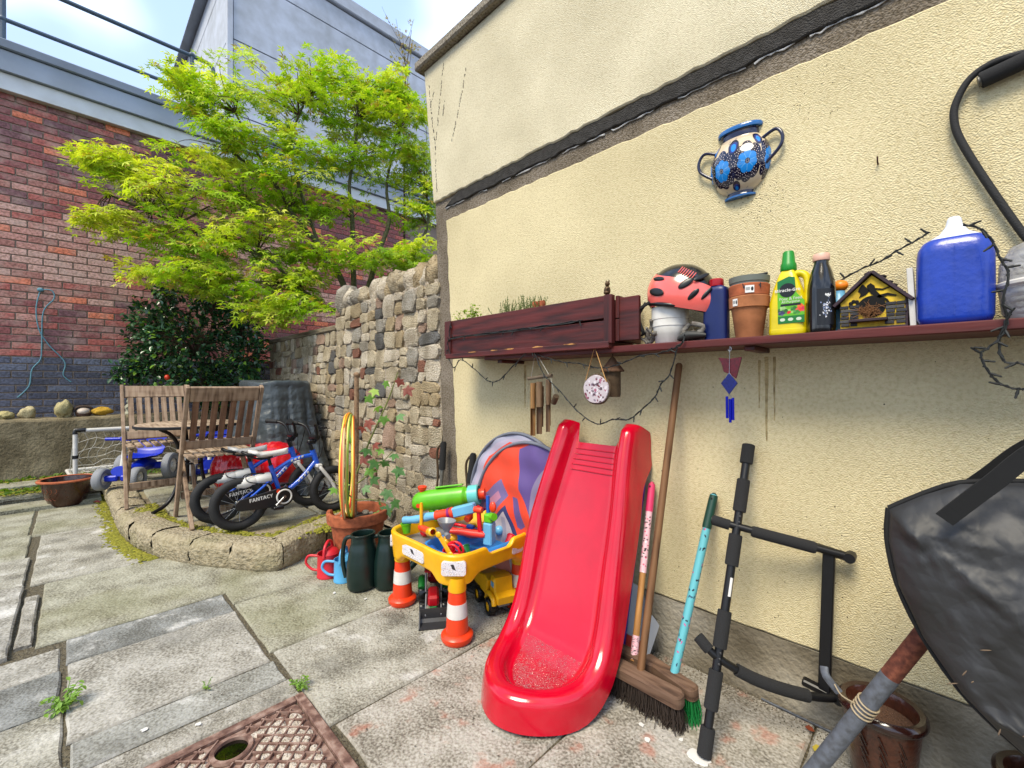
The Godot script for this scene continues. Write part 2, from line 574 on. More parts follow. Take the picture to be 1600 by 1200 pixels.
func make_materials() -> void:
	mat("yellow_render", Color(0.90, 0.848, 0.685), 0.92, {"tex": "paint", "bump": "roughcast", "depth": 0.38, "scale": 3.0, "detail": "smear", "detail_scale": 0.4})
	mat("cream_render", Color(0.895, 0.86, 0.745), 0.92, {"tex": "paint", "bump": "roughcast", "depth": 0.36, "scale": 3.0, "detail": "smear", "detail_scale": 0.55})
	mat("grey_render", Color(0.60, 0.56, 0.51), 0.95, {"tex": "stone", "bump": "roughcast", "depth": 0.7, "scale": 2.2, "detail": "patch", "detail_scale": 0.9})
	mat("plinth", Color(0.64, 0.615, 0.56), 0.93, {"tex": "patch", "bump": "slab_bump", "depth": 0.4, "scale": 0.9, "detail": "patch", "detail_scale": 0.8})
	mat("bitumen", Color(0.22, 0.21, 0.20), 0.85, {"tex": "mottle", "bump": "roughcast", "depth": 0.7, "scale": 2.5})
	mat("torn_felt", Color(0.8, 0.8, 0.8), 0.9, {"tex": "grain", "bump": "fine_bump", "depth": 0.3, "scale": 6.0})
	mat("coping", Color(0.58, 0.55, 0.50), 0.95, {"tex": "stone", "bump": "stone_bump", "depth": 0.6, "scale": 1.6})
	mat("mortar", Color(0.78, 0.73, 0.66), 0.97, {"tex": "stone", "bump": "stone_bump", "depth": 1.4, "scale": 2.0, "world": true})
	mat("brick_mortar", Color(0.62, 0.55, 0.49), 0.97, {"tex": "grain", "bump": "fine_bump", "depth": 0.3, "scale": 3.0})
	mat("soil", Color(0.22, 0.17, 0.125), 0.98, {"tex": "stone", "bump": "stone_bump", "depth": 2.5, "scale": 2.0})
	mat("concrete_old", Color(0.62, 0.575, 0.47), 0.95, {"tex": "slab", "bump": "stone_bump", "depth": 0.6, "scale": 0.8, "world": true, "detail": "patch", "detail_scale": 0.5})
	var tones := [Color(0.665, 0.655, 0.63), Color(0.60, 0.602, 0.585), Color(0.665, 0.655, 0.615), Color(0.52, 0.528, 0.525), Color(0.63, 0.617, 0.585)]
	for i in tones.size():
		mat("slab_%d" % i, tones[i], 0.9, {"tex": "slab", "bump": "slab_bump", "depth": 0.5, "scale": 0.62 + 0.07 * i, "world": true, "detail": "weather", "detail_mode": BaseMaterial3D.BLEND_MODE_MIX, "detail_scale": 0.45 + 0.09 * i})
	mat("slab_algae", Color(0.64, 0.635, 0.575), 0.92, {"tex": "slab", "bump": "slab_bump", "depth": 0.5, "scale": 0.66, "world": true, "detail": "algae", "detail_mode": BaseMaterial3D.BLEND_MODE_MIX, "detail_scale": 0.4})
	mat("slab_rosy", Color(0.68, 0.662, 0.63), 0.9, {"tex": "slab", "bump": "slab_bump", "depth": 0.5, "scale": 0.7, "world": true, "detail": "rosy", "detail_mode": BaseMaterial3D.BLEND_MODE_MIX, "detail_scale": 0.55})
	mat("kerb", Color(0.665, 0.62, 0.52), 0.95, {"tex": "stone", "bump": "stone_bump", "depth": 1.3, "scale": 1.3, "world": true, "detail": "algae", "detail_mode": BaseMaterial3D.BLEND_MODE_MIX, "detail_scale": 0.7})
	mat("moss", Color(0.45, 0.47, 0.12), 1.0, {"tex": "mottle", "bump": "fine_bump", "depth": 1.0, "scale": 8.0})
	mat("white_paint", Color(0.84, 0.85, 0.86), 0.5, {"tex": "smear", "scale": 0.8})
	mat("fascia", Color(0.60, 0.64, 0.70), 0.45, {"tex": "smear", "scale": 0.5})
	mat("fascia_cap", Color(0.46, 0.50, 0.56), 0.45, {"tex": "smear", "scale": 0.5})
	mat("clad_light", Color(0.79, 0.81, 0.85), 0.5, {"tex": "smear", "scale": 0.22, "detail": "smear", "detail_scale": 0.9})
	mat("clad_dark", Color(0.79, 0.81, 0.85), 0.5, {"tex": "smear", "scale": 0.22, "detail": "smear", "detail_scale": 0.9})
	mat("rail_paint", Color(0.30, 0.37, 0.44), 0.45, {"tex": "grain", "scale": 4.0})
	# plastics and the like
	for p in [["red", Color(0.86, 0.045, 0.13)], ["yellow", Color(0.94, 0.70, 0.06)], ["orange", Color(0.90, 0.25, 0.10)], ["blue", Color(0.10, 0.36, 0.74)], ["sky", Color(0.42, 0.68, 0.83)], ["lime", Color(0.38, 0.72, 0.10)],
			["white", Color(0.84, 0.83, 0.81)], ["grey", Color(0.52, 0.53, 0.55)], ["black", Color(0.055, 0.055, 0.06)], ["dark_green", Color(0.055, 0.14, 0.125)], ["navy", Color(0.04, 0.14, 0.44)], ["crimson", Color(0.66, 0.03, 0.10)], ["pink", Color(0.86, 0.22, 0.42)], ["teal", Color(0.05, 0.30, 0.25)], ["cobalt", Color(0.05, 0.20, 0.68)], ["green", Color(0.06, 0.42, 0.16)], ["purple", Color(0.55, 0.10, 0.42)], ["charcoal", Color(0.20, 0.20, 0.21)]]:
		mat("plastic_" + p[0], p[1], 0.36, {"tex": "smear", "scale": 3.0, "rough_tex": "grain"})
	mat("slide_red", Color(0.76, 0.01, 0.145), 0.17, {"tex": "smear", "scale": 2.0, "bump": "fine_bump", "depth": 0.012, "coat": 0.35, "coat_rough": 0.18, "rough_tex": "patch"})
	mat("rubber", Color(0.11, 0.11, 0.115), 0.75, {"tex": "grain", "scale": 5.0, "bump": "fine_bump", "depth": 0.1})
	mat("foam", Color(0.14, 0.14, 0.145), 0.95, {"tex": "grain", "scale": 8.0, "bump": "fine_bump", "depth": 0.15})
	mat("black_metal", Color(0.09, 0.09, 0.10), 0.4, {"metal": 0.3, "tex": "smear", "scale": 4.0})
	mat("steel", Color(0.70, 0.71, 0.72), 0.3, {"metal": 1.0, "tex": "grain", "scale": 5.0})
	mat("terracotta", Color(0.72, 0.39, 0.24), 0.85, {"tex": "mottle", "scale": 2.5, "bump": "fine_bump", "depth": 0.06, "detail": "smear", "detail_scale": 2.0})
	mat("brown_glaze", Color(0.25, 0.12, 0.075), 0.22, {"tex": "mottle", "scale": 3.5, "bump": "mid_bump", "depth": 0.15, "coat": 0.5})
	mat("teak", Color(0.63, 0.54, 0.45), 0.8, {"tex": "wood_y", "bump": "fibre_y", "depth": 0.1, "scale": 2.2})
	mat("teak_dark", Color(0.50, 0.37, 0.28), 0.75, {"tex": "wood_y", "bump": "fibre_y", "depth": 0.1, "scale": 2.2})
	mat("teak_x", Color(0.66, 0.58, 0.49), 0.8, {"tex": "wood_x", "bump": "fibre_x", "depth": 0.1, "scale": 2.2})
	mat("stained_wood", Color(0.35, 0.095, 0.075), 0.55, {"tex": "wood_x", "bump": "fibre_x", "depth": 0.12, "scale": 1.6, "detail": "smear", "detail_scale": 2.0})
	mat("stained_wood_y", Color(0.31, 0.085, 0.07), 0.55, {"tex": "wood_y", "bump": "fibre_y", "depth": 0.12, "scale": 1.6})
	mat("broom_wood", Color(0.47, 0.33, 0.20), 0.7, {"tex": "wood_y", "bump": "fibre_y", "depth": 0.05, "scale": 2.0})
	mat("broom_light", Color(0.72, 0.52, 0.29), 0.65, {"tex": "wood_y", "bump": "fibre_y", "depth": 0.05, "scale": 2.0})
	mat("head_wood", Color(0.44, 0.34, 0.27), 0.85, {"tex": "wood_x", "bump": "fibre_x", "depth": 0.1, "scale": 3.0})
	mat("bark", Color(0.36, 0.36, 0.25), 0.9, {"tex": "mottle", "bump": "mid_bump", "depth": 0.5, "scale": 3.0})
	mat("twig", Color(0.33, 0.26, 0.18), 0.9, {"tex": "mottle", "scale": 4.0})
	mat("leaf", Color(1, 1, 1), 0.45, {"tint": true, "back": Color(0.96, 1.0, 0.5), "flat": true})
	mat("dark_leaf", Color(1, 1, 1), 0.22, {"tint": true, "back": Color(0.18, 0.26, 0.08), "flat": true})
	mat("tarp", Color(0.25, 0.28, 0.295), 0.38, {"tex": "smear", "bump": "crumple", "depth": 0.7, "scale": 1.5})
	mat("bag_cloth", Color(0.21, 0.215, 0.23), 0.55, {"tex": "patch", "bump": "crumple", "depth": 0.4, "scale": 2.0, "detail": "smear", "detail_scale": 3.0})
	mat("webbing", Color(0.045, 0.045, 0.05), 0.8, {"tex": "grain", "scale": 10.0})
	mat("net", Color(0.80, 0.79, 0.76), 0.8, {"flat": true})
	mat("wire", Color(0.07, 0.085, 0.08), 0.6, {"flat": true})
	mat("clear_plastic", Color(0.9, 0.92, 0.95), 0.2, {"alpha": 0.35})
	mat("rope_blue", Color(0.42, 0.62, 0.68), 0.8, {"tex": "grain", "scale": 12.0})

# ---- the ground and the paving
func slab_at(parent: Node3D, x0: float, x1: float, z0: float, z1: float, m: String, h := 0.0, gap := 0.0035) -> void:
	var g := Geo.new()
	var p := PackedVector2Array()
	var c := [Vector2(x0 + gap, z0 + gap), Vector2(x1 - gap, z0 + gap), Vector2(x1 - gap, z1 - gap), Vector2(x0 + gap, z1 - gap)]
	for i in 4:   # worn, uneven edges
		var a: Vector2 = c[i]
		var b: Vector2 = c[(i + 1) % 4]
		var k := maxi(2, int(a.distance_to(b) / 0.07))
		var side := (b - a).normalized().orthogonal()
		for j in k:
			var t := float(j) / k
			p.append(a.lerp(b, t) + side * (rng.randf_range(-0.0035, 0.0025) if j > 0 else 0.0))
	for i in p.size():
		p[i] = Vector2(p[i].x, -p[i].y)
	g.xf = rot(Vector3.RIGHT, -90) * Transform3D()
	g.prism(p, -0.06, h + rng.randf_range(-0.002, 0.002), 0.006)
	part(parent, "slab", g, M[m])

func build_ground() -> void:
	var g := Geo.new()
	g.quad(Vector3(-60, -0.03, -60), Vector3(60, -0.03, -60), Vector3(60, -0.03, 60), Vector3(-60, -0.03, 60), Vector3.UP)
	setting("ground", g, M.soil)
	var pav := setting_root("paving")
	g = Geo.new()
	g.box(Vector3(-1.9, -0.034, 1.2), Vector3(7.0, 0.05, 2.4))
	part(pav, "joint_bed", g, mat("joint", Color(0.40, 0.37, 0.30), 0.98, {"tex": "stone", "bump": "stone_bump", "depth": 1.0, "scale": 2.0, "world": true}))
	# the row along the yellow wall
	slab_at(pav, -2.92, -2.41, 0.03, 1.085, "slab_algae")
	slab_at(pav, -2.41, -1.875, 0.04, 1.082, "slab_algae")
	slab_at(pav, -1.875, -1.34, 0.20, 1.070, "slab_2")
	slab_at(pav, -1.34, -0.81, 0.20, 1.05, "slab_rosy")
	slab_at(pav, -0.81, -0.28, 0.0, 1.05, "slab_rosy")
	slab_at(pav, -1.875, -1.34, 0.0, 0.20, "slab_3")
	slab_at(pav, -1.34, -0.81, 0.0, 0.20, "slab_3")
	slab_at(pav, -0.28, 0.30, 0.0, 1.05, "slab_4")
	slab_at(pav, 0.30, 0.95, 0.0, 1.05, "slab_1")
	slab_at(pav, 0.95, 1.6, 0.0, 1.05, "slab_2")
	# the row with the inspection cover
	slab_at(pav, -2.563, -2.335, 1.092, 1.645, "slab_3")
	slab_at(pav, -2.335, -1.815, 1.088, 1.64, "slab_0")
	slab_at(pav, -1.815, -1.665, 1.08, 1.63, "slab_1")
	slab_at(pav, -1.665, -1.56, 1.074, 1.62, "slab_4")
	slab_at(pav, -0.98, -0.4, 1.06, 1.62, "slab_2")
	slab_at(pav, -0.4, 0.3, 1.06, 1.62, "slab_0")
	slab_at(pav, 0.3, 1.6, 1.06, 1.62, "slab_1")
	slab_at(pav, -1.56, -0.98, 1.58, 1.62, "slab_4")
	# the next row, at the left edge of the picture
	slab_at(pav, -2.505, -2.30, 1.655, 2.3, "slab_0")
	slab_at(pav, -2.30, -2.03, 1.65, 2.3, "slab_3")
	slab_at(pav, -2.03, -1.72, 1.64, 2.3, "slab_2")
	slab_at(pav, -1.72, -1.2, 1.63, 2.3, "slab_1")
	slab_at(pav, -1.2, -0.5, 1.63, 2.3, "slab_4")
	slab_at(pav, -0.5, 0.3, 1.63, 2.3, "slab_3")
	slab_at(pav, 0.3, 1.6, 1.63, 2.3, "slab_0")
	# towards the patio
	slab_at(pav, -3.36, -2.566, 0.36, 1.733, "slab_algae")
	slab_at(pav, -4.45, -3.37, 1.03, 1.785, "slab_2")
	slab_at(pav, -5.35, -4.46, 1.2, 1.83, "slab_algae")
	slab_at(pav, -3.18, -2.60, 1.736, 1.792, "slab_4", 0.012)
	slab_at(pav, -3.36, -2.53, 1.796, 2.4, "slab_0", 0.018)
	slab_at(pav, -3.9, -3.37, 1.80, 2.4, "slab_2", 0.01)
	slab_at(pav, -4.5, -3.91, 1.82, 2.4, "slab_algae", 0.005)
	slab_at(pav, -5.35, -4.51, 1.84, 2.4, "slab_algae", 0.0)
	for i in 3:   # flat stones edging the bed
		slab_at(pav, -5.62 - 0.28 * i, -5.36 - 0.28 * i, 1.44, 2.4, "slab_algae", 0.03 + 0.05 * i)
	# the inspection cover
	var cov := setting_root("inspection_cover")
	var fr := Geo.new()
	var x0 := -1.55
	var x1 := -0.99
	var z0 := 1.07
	var z1 := 1.57
	fr.box(Vector3((x0 + x1) / 2, -0.01, z0 + 0.014), Vector3(x1 - x0, 0.03, 0.028), 0.003)
	fr.box(Vector3((x0 + x1) / 2, -0.01, z1 - 0.014), Vector3(x1 - x0, 0.03, 0.028), 0.003)
	fr.box(Vector3(x0 + 0.014, -0.01, (z0 + z1) / 2), Vector3(0.028, 0.03, z1 - z0 - 0.058), 0.003)
	fr.box(Vector3(x1 - 0.014, -0.01, (z0 + z1) / 2), Vector3(0.028, 0.03, z1 - z0 - 0.058), 0.003)
	var iron := mat("rusty_iron", Color(0.60, 0.53, 0.50), 0.8, {"tex": "rust", "bump": "mid_bump", "depth": 0.2, "scale": 2.0, "metal": 0.2})
	part(cov, "frame", fr, iron)
	var fill := Geo.new()
	var hole := Vector2(-1.455, 1.30)
	var f := func(u: float, w: float) -> Vector3:   # a lid with a round hole: rings from the hole to the square rim
		var a := TAU * u
		var d := Vector2(cos(a), sin(a))
		var lo := Vector2(x0 + 0.03, z0 + 0.03) - hole
		var hi := Vector2(x1 - 0.03, z1 - 0.03) - hole
		var tx := (hi.x if d.x > 0 else -lo.x) / maxf(absf(d.x), 1e-5)
		var ty := (hi.y if d.y > 0 else -lo.y) / maxf(absf(d.y), 1e-5)
		var p := hole + d * lerpf(0.042, minf(tx, ty), w)
		return Vector3(p.x, -0.006, p.y)
	fill.sheet(f, 96, 2, true, true)
	part(cov, "lid", fill, iron)
	var ribs := Geo.new()   # the raised lattice
	for s in [-1.0, 1.0]:
		for k in range(-9, 22):
			var c0: float = k * 0.043
			var a := Vector2(-1, -1)
			var b := Vector2(-1, -1)
			var got := 0
			for e in 26:
				var t := e / 25.0
				var px := lerpf(x0 + 0.035, x1 - 0.035, t)
				var pz: float = z0 + c0 + s * (px - x0)
				if s < 0:
					pz = z0 + c0 - (px - x0) + 0.0
				var ok := pz > z0 + 0.035 and pz < z1 - 0.035 and Vector2(px, pz).distance_to(hole) > 0.056
				if ok:
					if got == 0:
						a = Vector2(px, pz)
					b = Vector2(px, pz)
					got += 1
				if (not ok or e == 25) and got > 1:
					ribs.plank(Vector3(a.x, -0.002, a.y), Vector3(b.x, -0.002, b.y), Vector3.UP, 0.012, 0.005, 0.001)
				if not ok:
					got = 0
	part(cov, "lattice", ribs, iron)
	var lime := mat("old_cement", Color(0.80, 0.76, 0.71), 0.95, {"tex": "stone", "bump": "stone_bump", "depth": 0.8, "scale": 3.0})
	var lump := Geo.new()   # bits of cement left in the lattice
	for i in 420:
		var q := Vector2(rng.randf_range(x0 + 0.05, x1 - 0.05), rng.randf_range(z0 + 0.05, z1 - 0.05))
		if q.distance_to(hole) < 0.07:
			continue
		lump.ball(Vector3(q.x, -0.007, q.y), Vector3(rng.randf_range(0.010, 0.024), rng.randf_range(0.004, 0.009), rng.randf_range(0.010, 0.022)), 8)
	var lo2 := part(cov, "cement_crumbs", lump, lime)
	lo2.set_meta("kind", "stuff")
	var ring := Geo.new()
	ring.lathe([Vector2(0.042, -0.12), Vector2(0.042, 0.002), Vector2(0.054, 0.002), Vector2(0.056, -0.004)], 28)
	part(cov, "hole_ring", ring, iron, Vector3(hole.x, 0, hole.y))
	var wat := Geo.new()
	wat.lathe([Vector2(0.042, -0.0078), Vector2(0.0, -0.0078)], 24)
	part(cov, "water", wat, mat("drain_water", Color(0.03, 0.035, 0.02), 0.03, {"flat": true}), Vector3(hole.x, 0, hole.y))

func patio_edge() -> Array:   # the front edge of the raised patio, from the bed round to the stone wall
	var pts := [Vector3(-5.9, 0, 1.42), Vector3(-5.0, 0, 1.41), Vector3(-4.4, 0, 1.40), Vector3(-3.85, 0, 1.37), Vector3(-3.5, 0, 1.30), Vector3(-3.2, 0, 1.18), Vector3(-2.93, 0, 1.03), Vector3(-2.66, 0, 0.82), Vector3(-2.76, 0, 0.60), Vector3(-2.87, 0, 0.36), Vector3(-2.98, 0, 0.02)]
	return curve(pts, 6)

func build_patio() -> void:
	var pat := setting_root("raised_patio")
	var edge := patio_edge()
	var top := PackedVector2Array()
	for k in edge.size():
		var q: Vector3 = along(edge, k * 0.999 * edge_length(edge) / (edge.size() - 1))[0] - along(edge, k * 0.999 * edge_length(edge) / (edge.size() - 1))[1] * 0.035
		top.append(Vector2(q.x, -q.z))
	top.append(Vector2(-2.98, 0.02))
	top.append(Vector2(-5.9, 0.02))
	var g := Geo.new()
	g.xf = rot(Vector3.RIGHT, -90)
	g.prism(top, -0.05, 0.118, 0.0)
	part(pat, "patio_floor", g, mat("patio_floor", Color(0.62, 0.57, 0.48), 0.95, {"tex": "slab", "bump": "stone_bump", "depth": 0.8, "scale": 0.9, "world": true, "detail": "algae", "detail_mode": BaseMaterial3D.BLEND_MODE_MIX, "detail_scale": 0.6}))
	# the kerb stones, each with rounded, uneven edges
	var at := 0.0
	var i := 0
	var total := 0.0
	for k in edge.size() - 1:
		total += edge[k].distance_to(edge[k + 1])
	while at < total - 0.05:
		var long := rng.randf_range(0.24, 0.36)
		if total - at - long < 0.15:
			long = total - at
		kerb_stone(pat, edge, at + 0.003, at + long - 0.003)
		at += long
		i += 1
	# flags laid on top
	for r in [[-5.7, -5.0, 0.05, 0.62], [-5.7, -5.0, 0.63, 1.2], [-4.99, -4.2, 0.05, 0.5], [-4.99, -4.25, 0.51, 1.2], [-4.24, -3.6, 0.51, 1.14], [-4.19, -3.55, 0.05, 0.5], [-3.59, -3.16, 0.4, 1.0], [-3.54, -3.13, 0.05, 0.39]]:
		slab_at(pat, r[0], r[1], r[2], r[3], "slab_algae", 0.134)

func edge_length(edge: Array) -> float:
	var total := 0.0
	for k in edge.size() - 1:
		total += edge[k].distance_to(edge[k + 1])
	return total

func along(edge: Array, s: float) -> Array:   # point and outward direction at distance s
	var d := 0.0
	for k in edge.size() - 1:
		var l: float = edge[k].distance_to(edge[k + 1])
		if d + l >= s or k == edge.size() - 2:
			var t := clampf((s - d) / l, 0.0, 1.0)
			var dir: Vector3 = (edge[k + 1] - edge[k]).normalized()
			return [edge[k].lerp(edge[k + 1], t), Vector3(-dir.z, 0, dir.x)]
		d += l
	return []

func kerb_stone(parent: Node3D, edge: Array, s0: float, s1: float) -> void:
	var g := Geo.new()
	var wob := FastNoiseLite.new()
	wob.seed = int(s0 * 977)
	wob.frequency = 9.0
	var section := [Vector2(-0.17, 0.0), Vector2(-0.17, 0.132), Vector2(-0.15, 0.139), Vector2(-0.07, 0.143), Vector2(-0.02, 0.139), Vector2(0.0, 0.124), Vector2(0.008, 0.09), Vector2(0.01, 0.05), Vector2(0.004, 0.018), Vector2(-0.008, -0.01)]
	var lift := rng.randf_range(-0.004, 0.006)
	var push := rng.randf_range(-0.006, 0.006)
	var f := func(u: float, w: float) -> Vector3:
		var e := along(edge, lerpf(s0, s1, u))
		var k := w * (section.size() - 1)
		var q: Vector2 = section[int(k)].lerp(section[mini(int(k) + 1, section.size() - 1)], k - int(k))
		var ends := minf(u, 1.0 - u) * (s1 - s0)
		var pull := maxf(0.0, 0.014 - ends) * 0.55
		var p: Vector3 = e[0] + e[1] * (q.x + push - (pull if q.x > -0.1 else 0.0))
		p.y = q.y + lift - pull * (0.6 if q.y > 0.1 else 0.0)
		return p + (Vector3.UP * 0.5 + e[1]) * (wob.get_noise_3dv(p) * 0.018 + wob.get_noise_3dv(p * 3.5) * 0.008)
	g.sheet(f, 10, 18, false, true)
	part(parent, "kerb_stone", g, M.kerb)

# ---- the yellow house on the right
func ragged(a: Vector2, b: Vector2, step: float, amp: float) -> PackedVector2Array:
	var out := PackedVector2Array()
	var k := maxi(1, int(a.distance_to(b) / step))
	var side := (b - a).normalized().orthogonal()
	for i in k:
		out.append(a.lerp(b, float(i) / k) + side * (rng.randf_range(-amp, amp) if i > 0 else 0.0))
	return out

func build_yellow_house() -> void:
	var h := thing("rendered_house", "pale yellow roughcast house wall with a black and grey band", "house")
	var right := 2.4
	var g := Geo.new()   # masonry behind the coats of render
	g.prism(PackedVector2Array([Vector2(-2.205, -0.05), Vector2(right, -0.05), Vector2(right, 3.10), Vector2(-2.425, 3.10), Vector2(-2.315, 2.2), Vector2(-2.225, 0.45)]), -3.0, -0.016)
	part(h, "masonry", g, M.grey_render)
	g = Geo.new()   # lower coat of render, with worn edges
	var p := PackedVector2Array([Vector2(right, 0.222), Vector2(right, 2.068)])
	p.append_array(ragged(Vector2(right, 2.068), Vector2(-2.185, 2.062), 0.035, 0.004))
	p.append_array(ragged(Vector2(-2.185, 2.062), Vector2(-2.07, 0.45), 0.04, 0.006))
	p.append_array(ragged(Vector2(-2.07, 0.45), Vector2(-2.05, 0.225), 0.04, 0.006))
	p.append_array(ragged(Vector2(-2.05, 0.222), Vector2(right, 0.222), 0.05, 0.002))
	g.prism(p, -0.016, 0.0, 0.006)
	part(h, "lower_render", g, M.yellow_render)
	g = Geo.new()
	p = PackedVector2Array([Vector2(right, 2.225), Vector2(right, 3.09), Vector2(-2.418, 3.09)])
	p.append_array(ragged(Vector2(-2.418, 3.09), Vector2(-2.312, 2.205), 0.05, 0.002))
	p.append_array(ragged(Vector2(-2.312, 2.205), Vector2(right, 2.225), 0.035, 0.005))
	g.prism(p, -0.016, 0.004, 0.006)
	part(h, "upper_render", g, M.cream_render)
	g = Geo.new()
	p = ragged(Vector2(-2.20, 2.145), Vector2(right, 2.15), 0.03, 0.006)
	p.append_array(ragged(Vector2(right, 2.217), Vector2(-2.1, 2.207), 0.03, 0.006))
	g.prism(p, -0.016, -0.003, 0.004)
	part(h, "bitumen_band", g, M.bitumen)
	g = Geo.new()   # torn edge of felt below the black band
	var at_x := -2.2
	while at_x < 2.3:
		var line := []
		var rr := []
		for i in rng.randi_range(4, 12):
			line.append(Vector3(at_x, 2.143 + rng.randf_range(-0.006, 0.005), -0.011))
			rr.append(rng.randf_range(0.0008, 0.0055))
			at_x += rng.randf_range(0.012, 0.03)
		g.tube(line, rr, 5, true, false, 0.6)
		at_x += rng.randf_range(0.0, 0.12)
	part(h, "torn_felt", g, M.torn_felt).set_meta("kind", "stuff")
	g = Geo.new()
	g.prism(PackedVector2Array([Vector2(-2.21, -0.04), Vector2(right, -0.04), Vector2(right, 0.218), Vector2(-2.215, 0.218)]), -0.016, -0.004)
	part(h, "plinth", g, M.plinth)
	var at := -2.47   # coping stones
	while at < right:
		var l := rng.randf_range(0.75, 0.95)
		g = Geo.new()
		g.box(Vector3(at + l / 2, 3.125, -0.10), Vector3(l - 0.008, 0.06, 0.30), 0.01)
		part(h, "coping_stone", g, M.coping)
		at += l
	# what creepers left behind on the render
	g = Geo.new()
	for c in [[[-2.36, 2.98], [-2.34, 2.85], [-2.32, 2.7], [-2.29, 2.58], [-2.285, 2.4], [-2.27, 2.26]], [[-2.2, 3.05], [-2.22, 2.95], [-2.245, 2.8], [-2.27, 2.66], [-2.29, 2.5]], [[-1.98, 2.9], [-2.03, 2.75], [-2.08, 2.62], [-2.12, 2.52]], [[-2.19, 2.8], [-2.21, 2.72]], [[-2.3, 2.92], [-2.35, 2.82]]]:
		for k in c.size() - 1:
			var a := Vector3(c[k][0], c[k][1], 0.004)
			var b := Vector3(c[k + 1][0], c[k + 1][1], 0.004)
			for j in 12:
				if rng.randf() < 0.75:
					var q := a.lerp(b, (j + rng.randf()) / 12.0)
					g.ball(q + Vector3(rng.randf_range(-0.004, 0.004), 0, 0), Vector3(0.0028, rng.randf_range(0.004, 0.011), 0.0022), 6)
	var cr := part(h, "creeper_marks", g, M.bitumen)
	cr.set_meta("kind", "stuff")
	# rust and damp runs below the shelf brackets, and spots of dirt
	var runs := mat("damp_run", Color(0.79, 0.70, 0.50), 0.95, {"tex": "mottle", "bump": "roughcast", "depth": 0.7, "scale": 1.7})
	for r in [[-1.515, 1.145, 0.93, 0.008], [-0.418, 1.14, 0.86, 0.006], [-0.395, 1.14, 0.93, 0.004], [-0.44, 1.13, 0.97, 0.004]]:
		g = Geo.new()
		var q := PackedVector2Array()
		var n := 12
		for i in n + 1:
			q.append(Vector2(r[0] - r[3] * (1.0 - 0.6 * i / n) + rng.randf_range(-0.001, 0.001), lerpf(r[1], r[2], float(i) / n)))
		for i in range(n, -1, -1):
			q.append(Vector2(r[0] + r[3] * (1.0 - 0.6 * i / n) + rng.randf_range(-0.001, 0.001), lerpf(r[1], r[2], float(i) / n)))
		g.prism(q, -0.001, 0.0006, 0.0003)
		part(h, "rust_run", g, runs)
	g = Geo.new()
	for i in 230:
		var q := Vector2(rng.randf_range(-2.0, 0.6), 0.0)
		q.y = 0.24 + absf(rng.randfn(0.0, 0.16)) if i < 150 else rng.randf_range(0.3, 1.15)
		var s := rng.randf_range(0.0007, 0.002)
		g.ball(Vector3(q.x, q.y, 0.0005), Vector3(s, s * 1.2, 0.001), 6)
	for i in 130:   # dirt blown round the wall pot and the nail
		var c := Vector2(-0.45, 1.69) if i < 90 else Vector2(-0.30, 1.98)
		var q := c + Vector2(rng.randfn(0.0, 0.05), rng.randfn(-0.03, 0.04))
		var s := rng.randf_range(0.0007, 0.0018)
		g.ball(Vector3(q.x, q.y, 0.0005), Vector3(s, s, 0.001), 6)
	var sp := part(h, "dirt_specks", g, mat("dirt", Color(0.27, 0.22, 0.15), 1.0, {"flat": true}))
	sp.set_meta("kind", "stuff")

# ---- the rubble wall
func stone_mesh(w: float, h: float, proud: float, r: RandomNumberGenerator) -> ArrayMesh:
	var g := Geo.new()   # a rough block: broken corners, a split face of a few planes
	var m := 10
	var ring := []
	var power := r.randf_range(5.0, 22.0)
	for i in m:
		var a := TAU * (i + 0.5 + r.randf_range(-0.22, 0.22)) / m
		var c := Vector2(cos(a), sin(a))
		var k := pow(pow(absf(c.x), power) + pow(absf(c.y), power), -1.0 / power) * r.randf_range(0.92, 1.09)
		ring.append(Vector2(c.x * k * w * 0.5, c.y * k * h * 0.5))
	var tilt := Vector2(r.randf_range(-0.14, 0.14), r.randf_range(-0.2, 0.1))
	var lev := []
	for q in [[1.0, -0.02], [0.99, proud * 0.5], [r.randf_range(0.80, 0.9), proud]]:
		var row := []
		for p in ring:
			var e: Vector2 = p * q[0] * (r.randf_range(0.93, 1.04) if q[0] < 0.95 else 1.0)
			row.append(Vector3(e.x, e.y, q[1] + (0.0 if q[1] < 0 else e.dot(tilt) + r.randf_range(-0.12, 0.12) * proud)))
		lev.append(row)
	var tip := Vector3(r.randf_range(-0.2, 0.2) * w, r.randf_range(-0.2, 0.2) * h, 0)
	tip.z = proud * r.randf_range(0.85, 1.3) + Vector2(tip.x, tip.y).dot(tilt)
	for l in 2:
		for i in m:
			var j := (i + 1) % m
			var o := Vector3(ring[i].x, ring[i].y, 0.01)
			g.quad(lev[l][i], lev[l][j], lev[l + 1][j], lev[l + 1][i], o)
	var up := Vector3(-tilt.x, -tilt.y, 1).normalized()
	for i in m:
		var a: Vector3 = lev[2][i]
		var b: Vector3 = lev[2][(i + 1) % m]
		var fn := (b - a).cross(tip - a).normalized()
		if fn.z < 0:
			fn = -fn
		var e := (fn * 0.7 + up * 0.3).normalized()
		g.tri(a, b, tip, e, e, (e + up).normalized())
	return g.mesh()

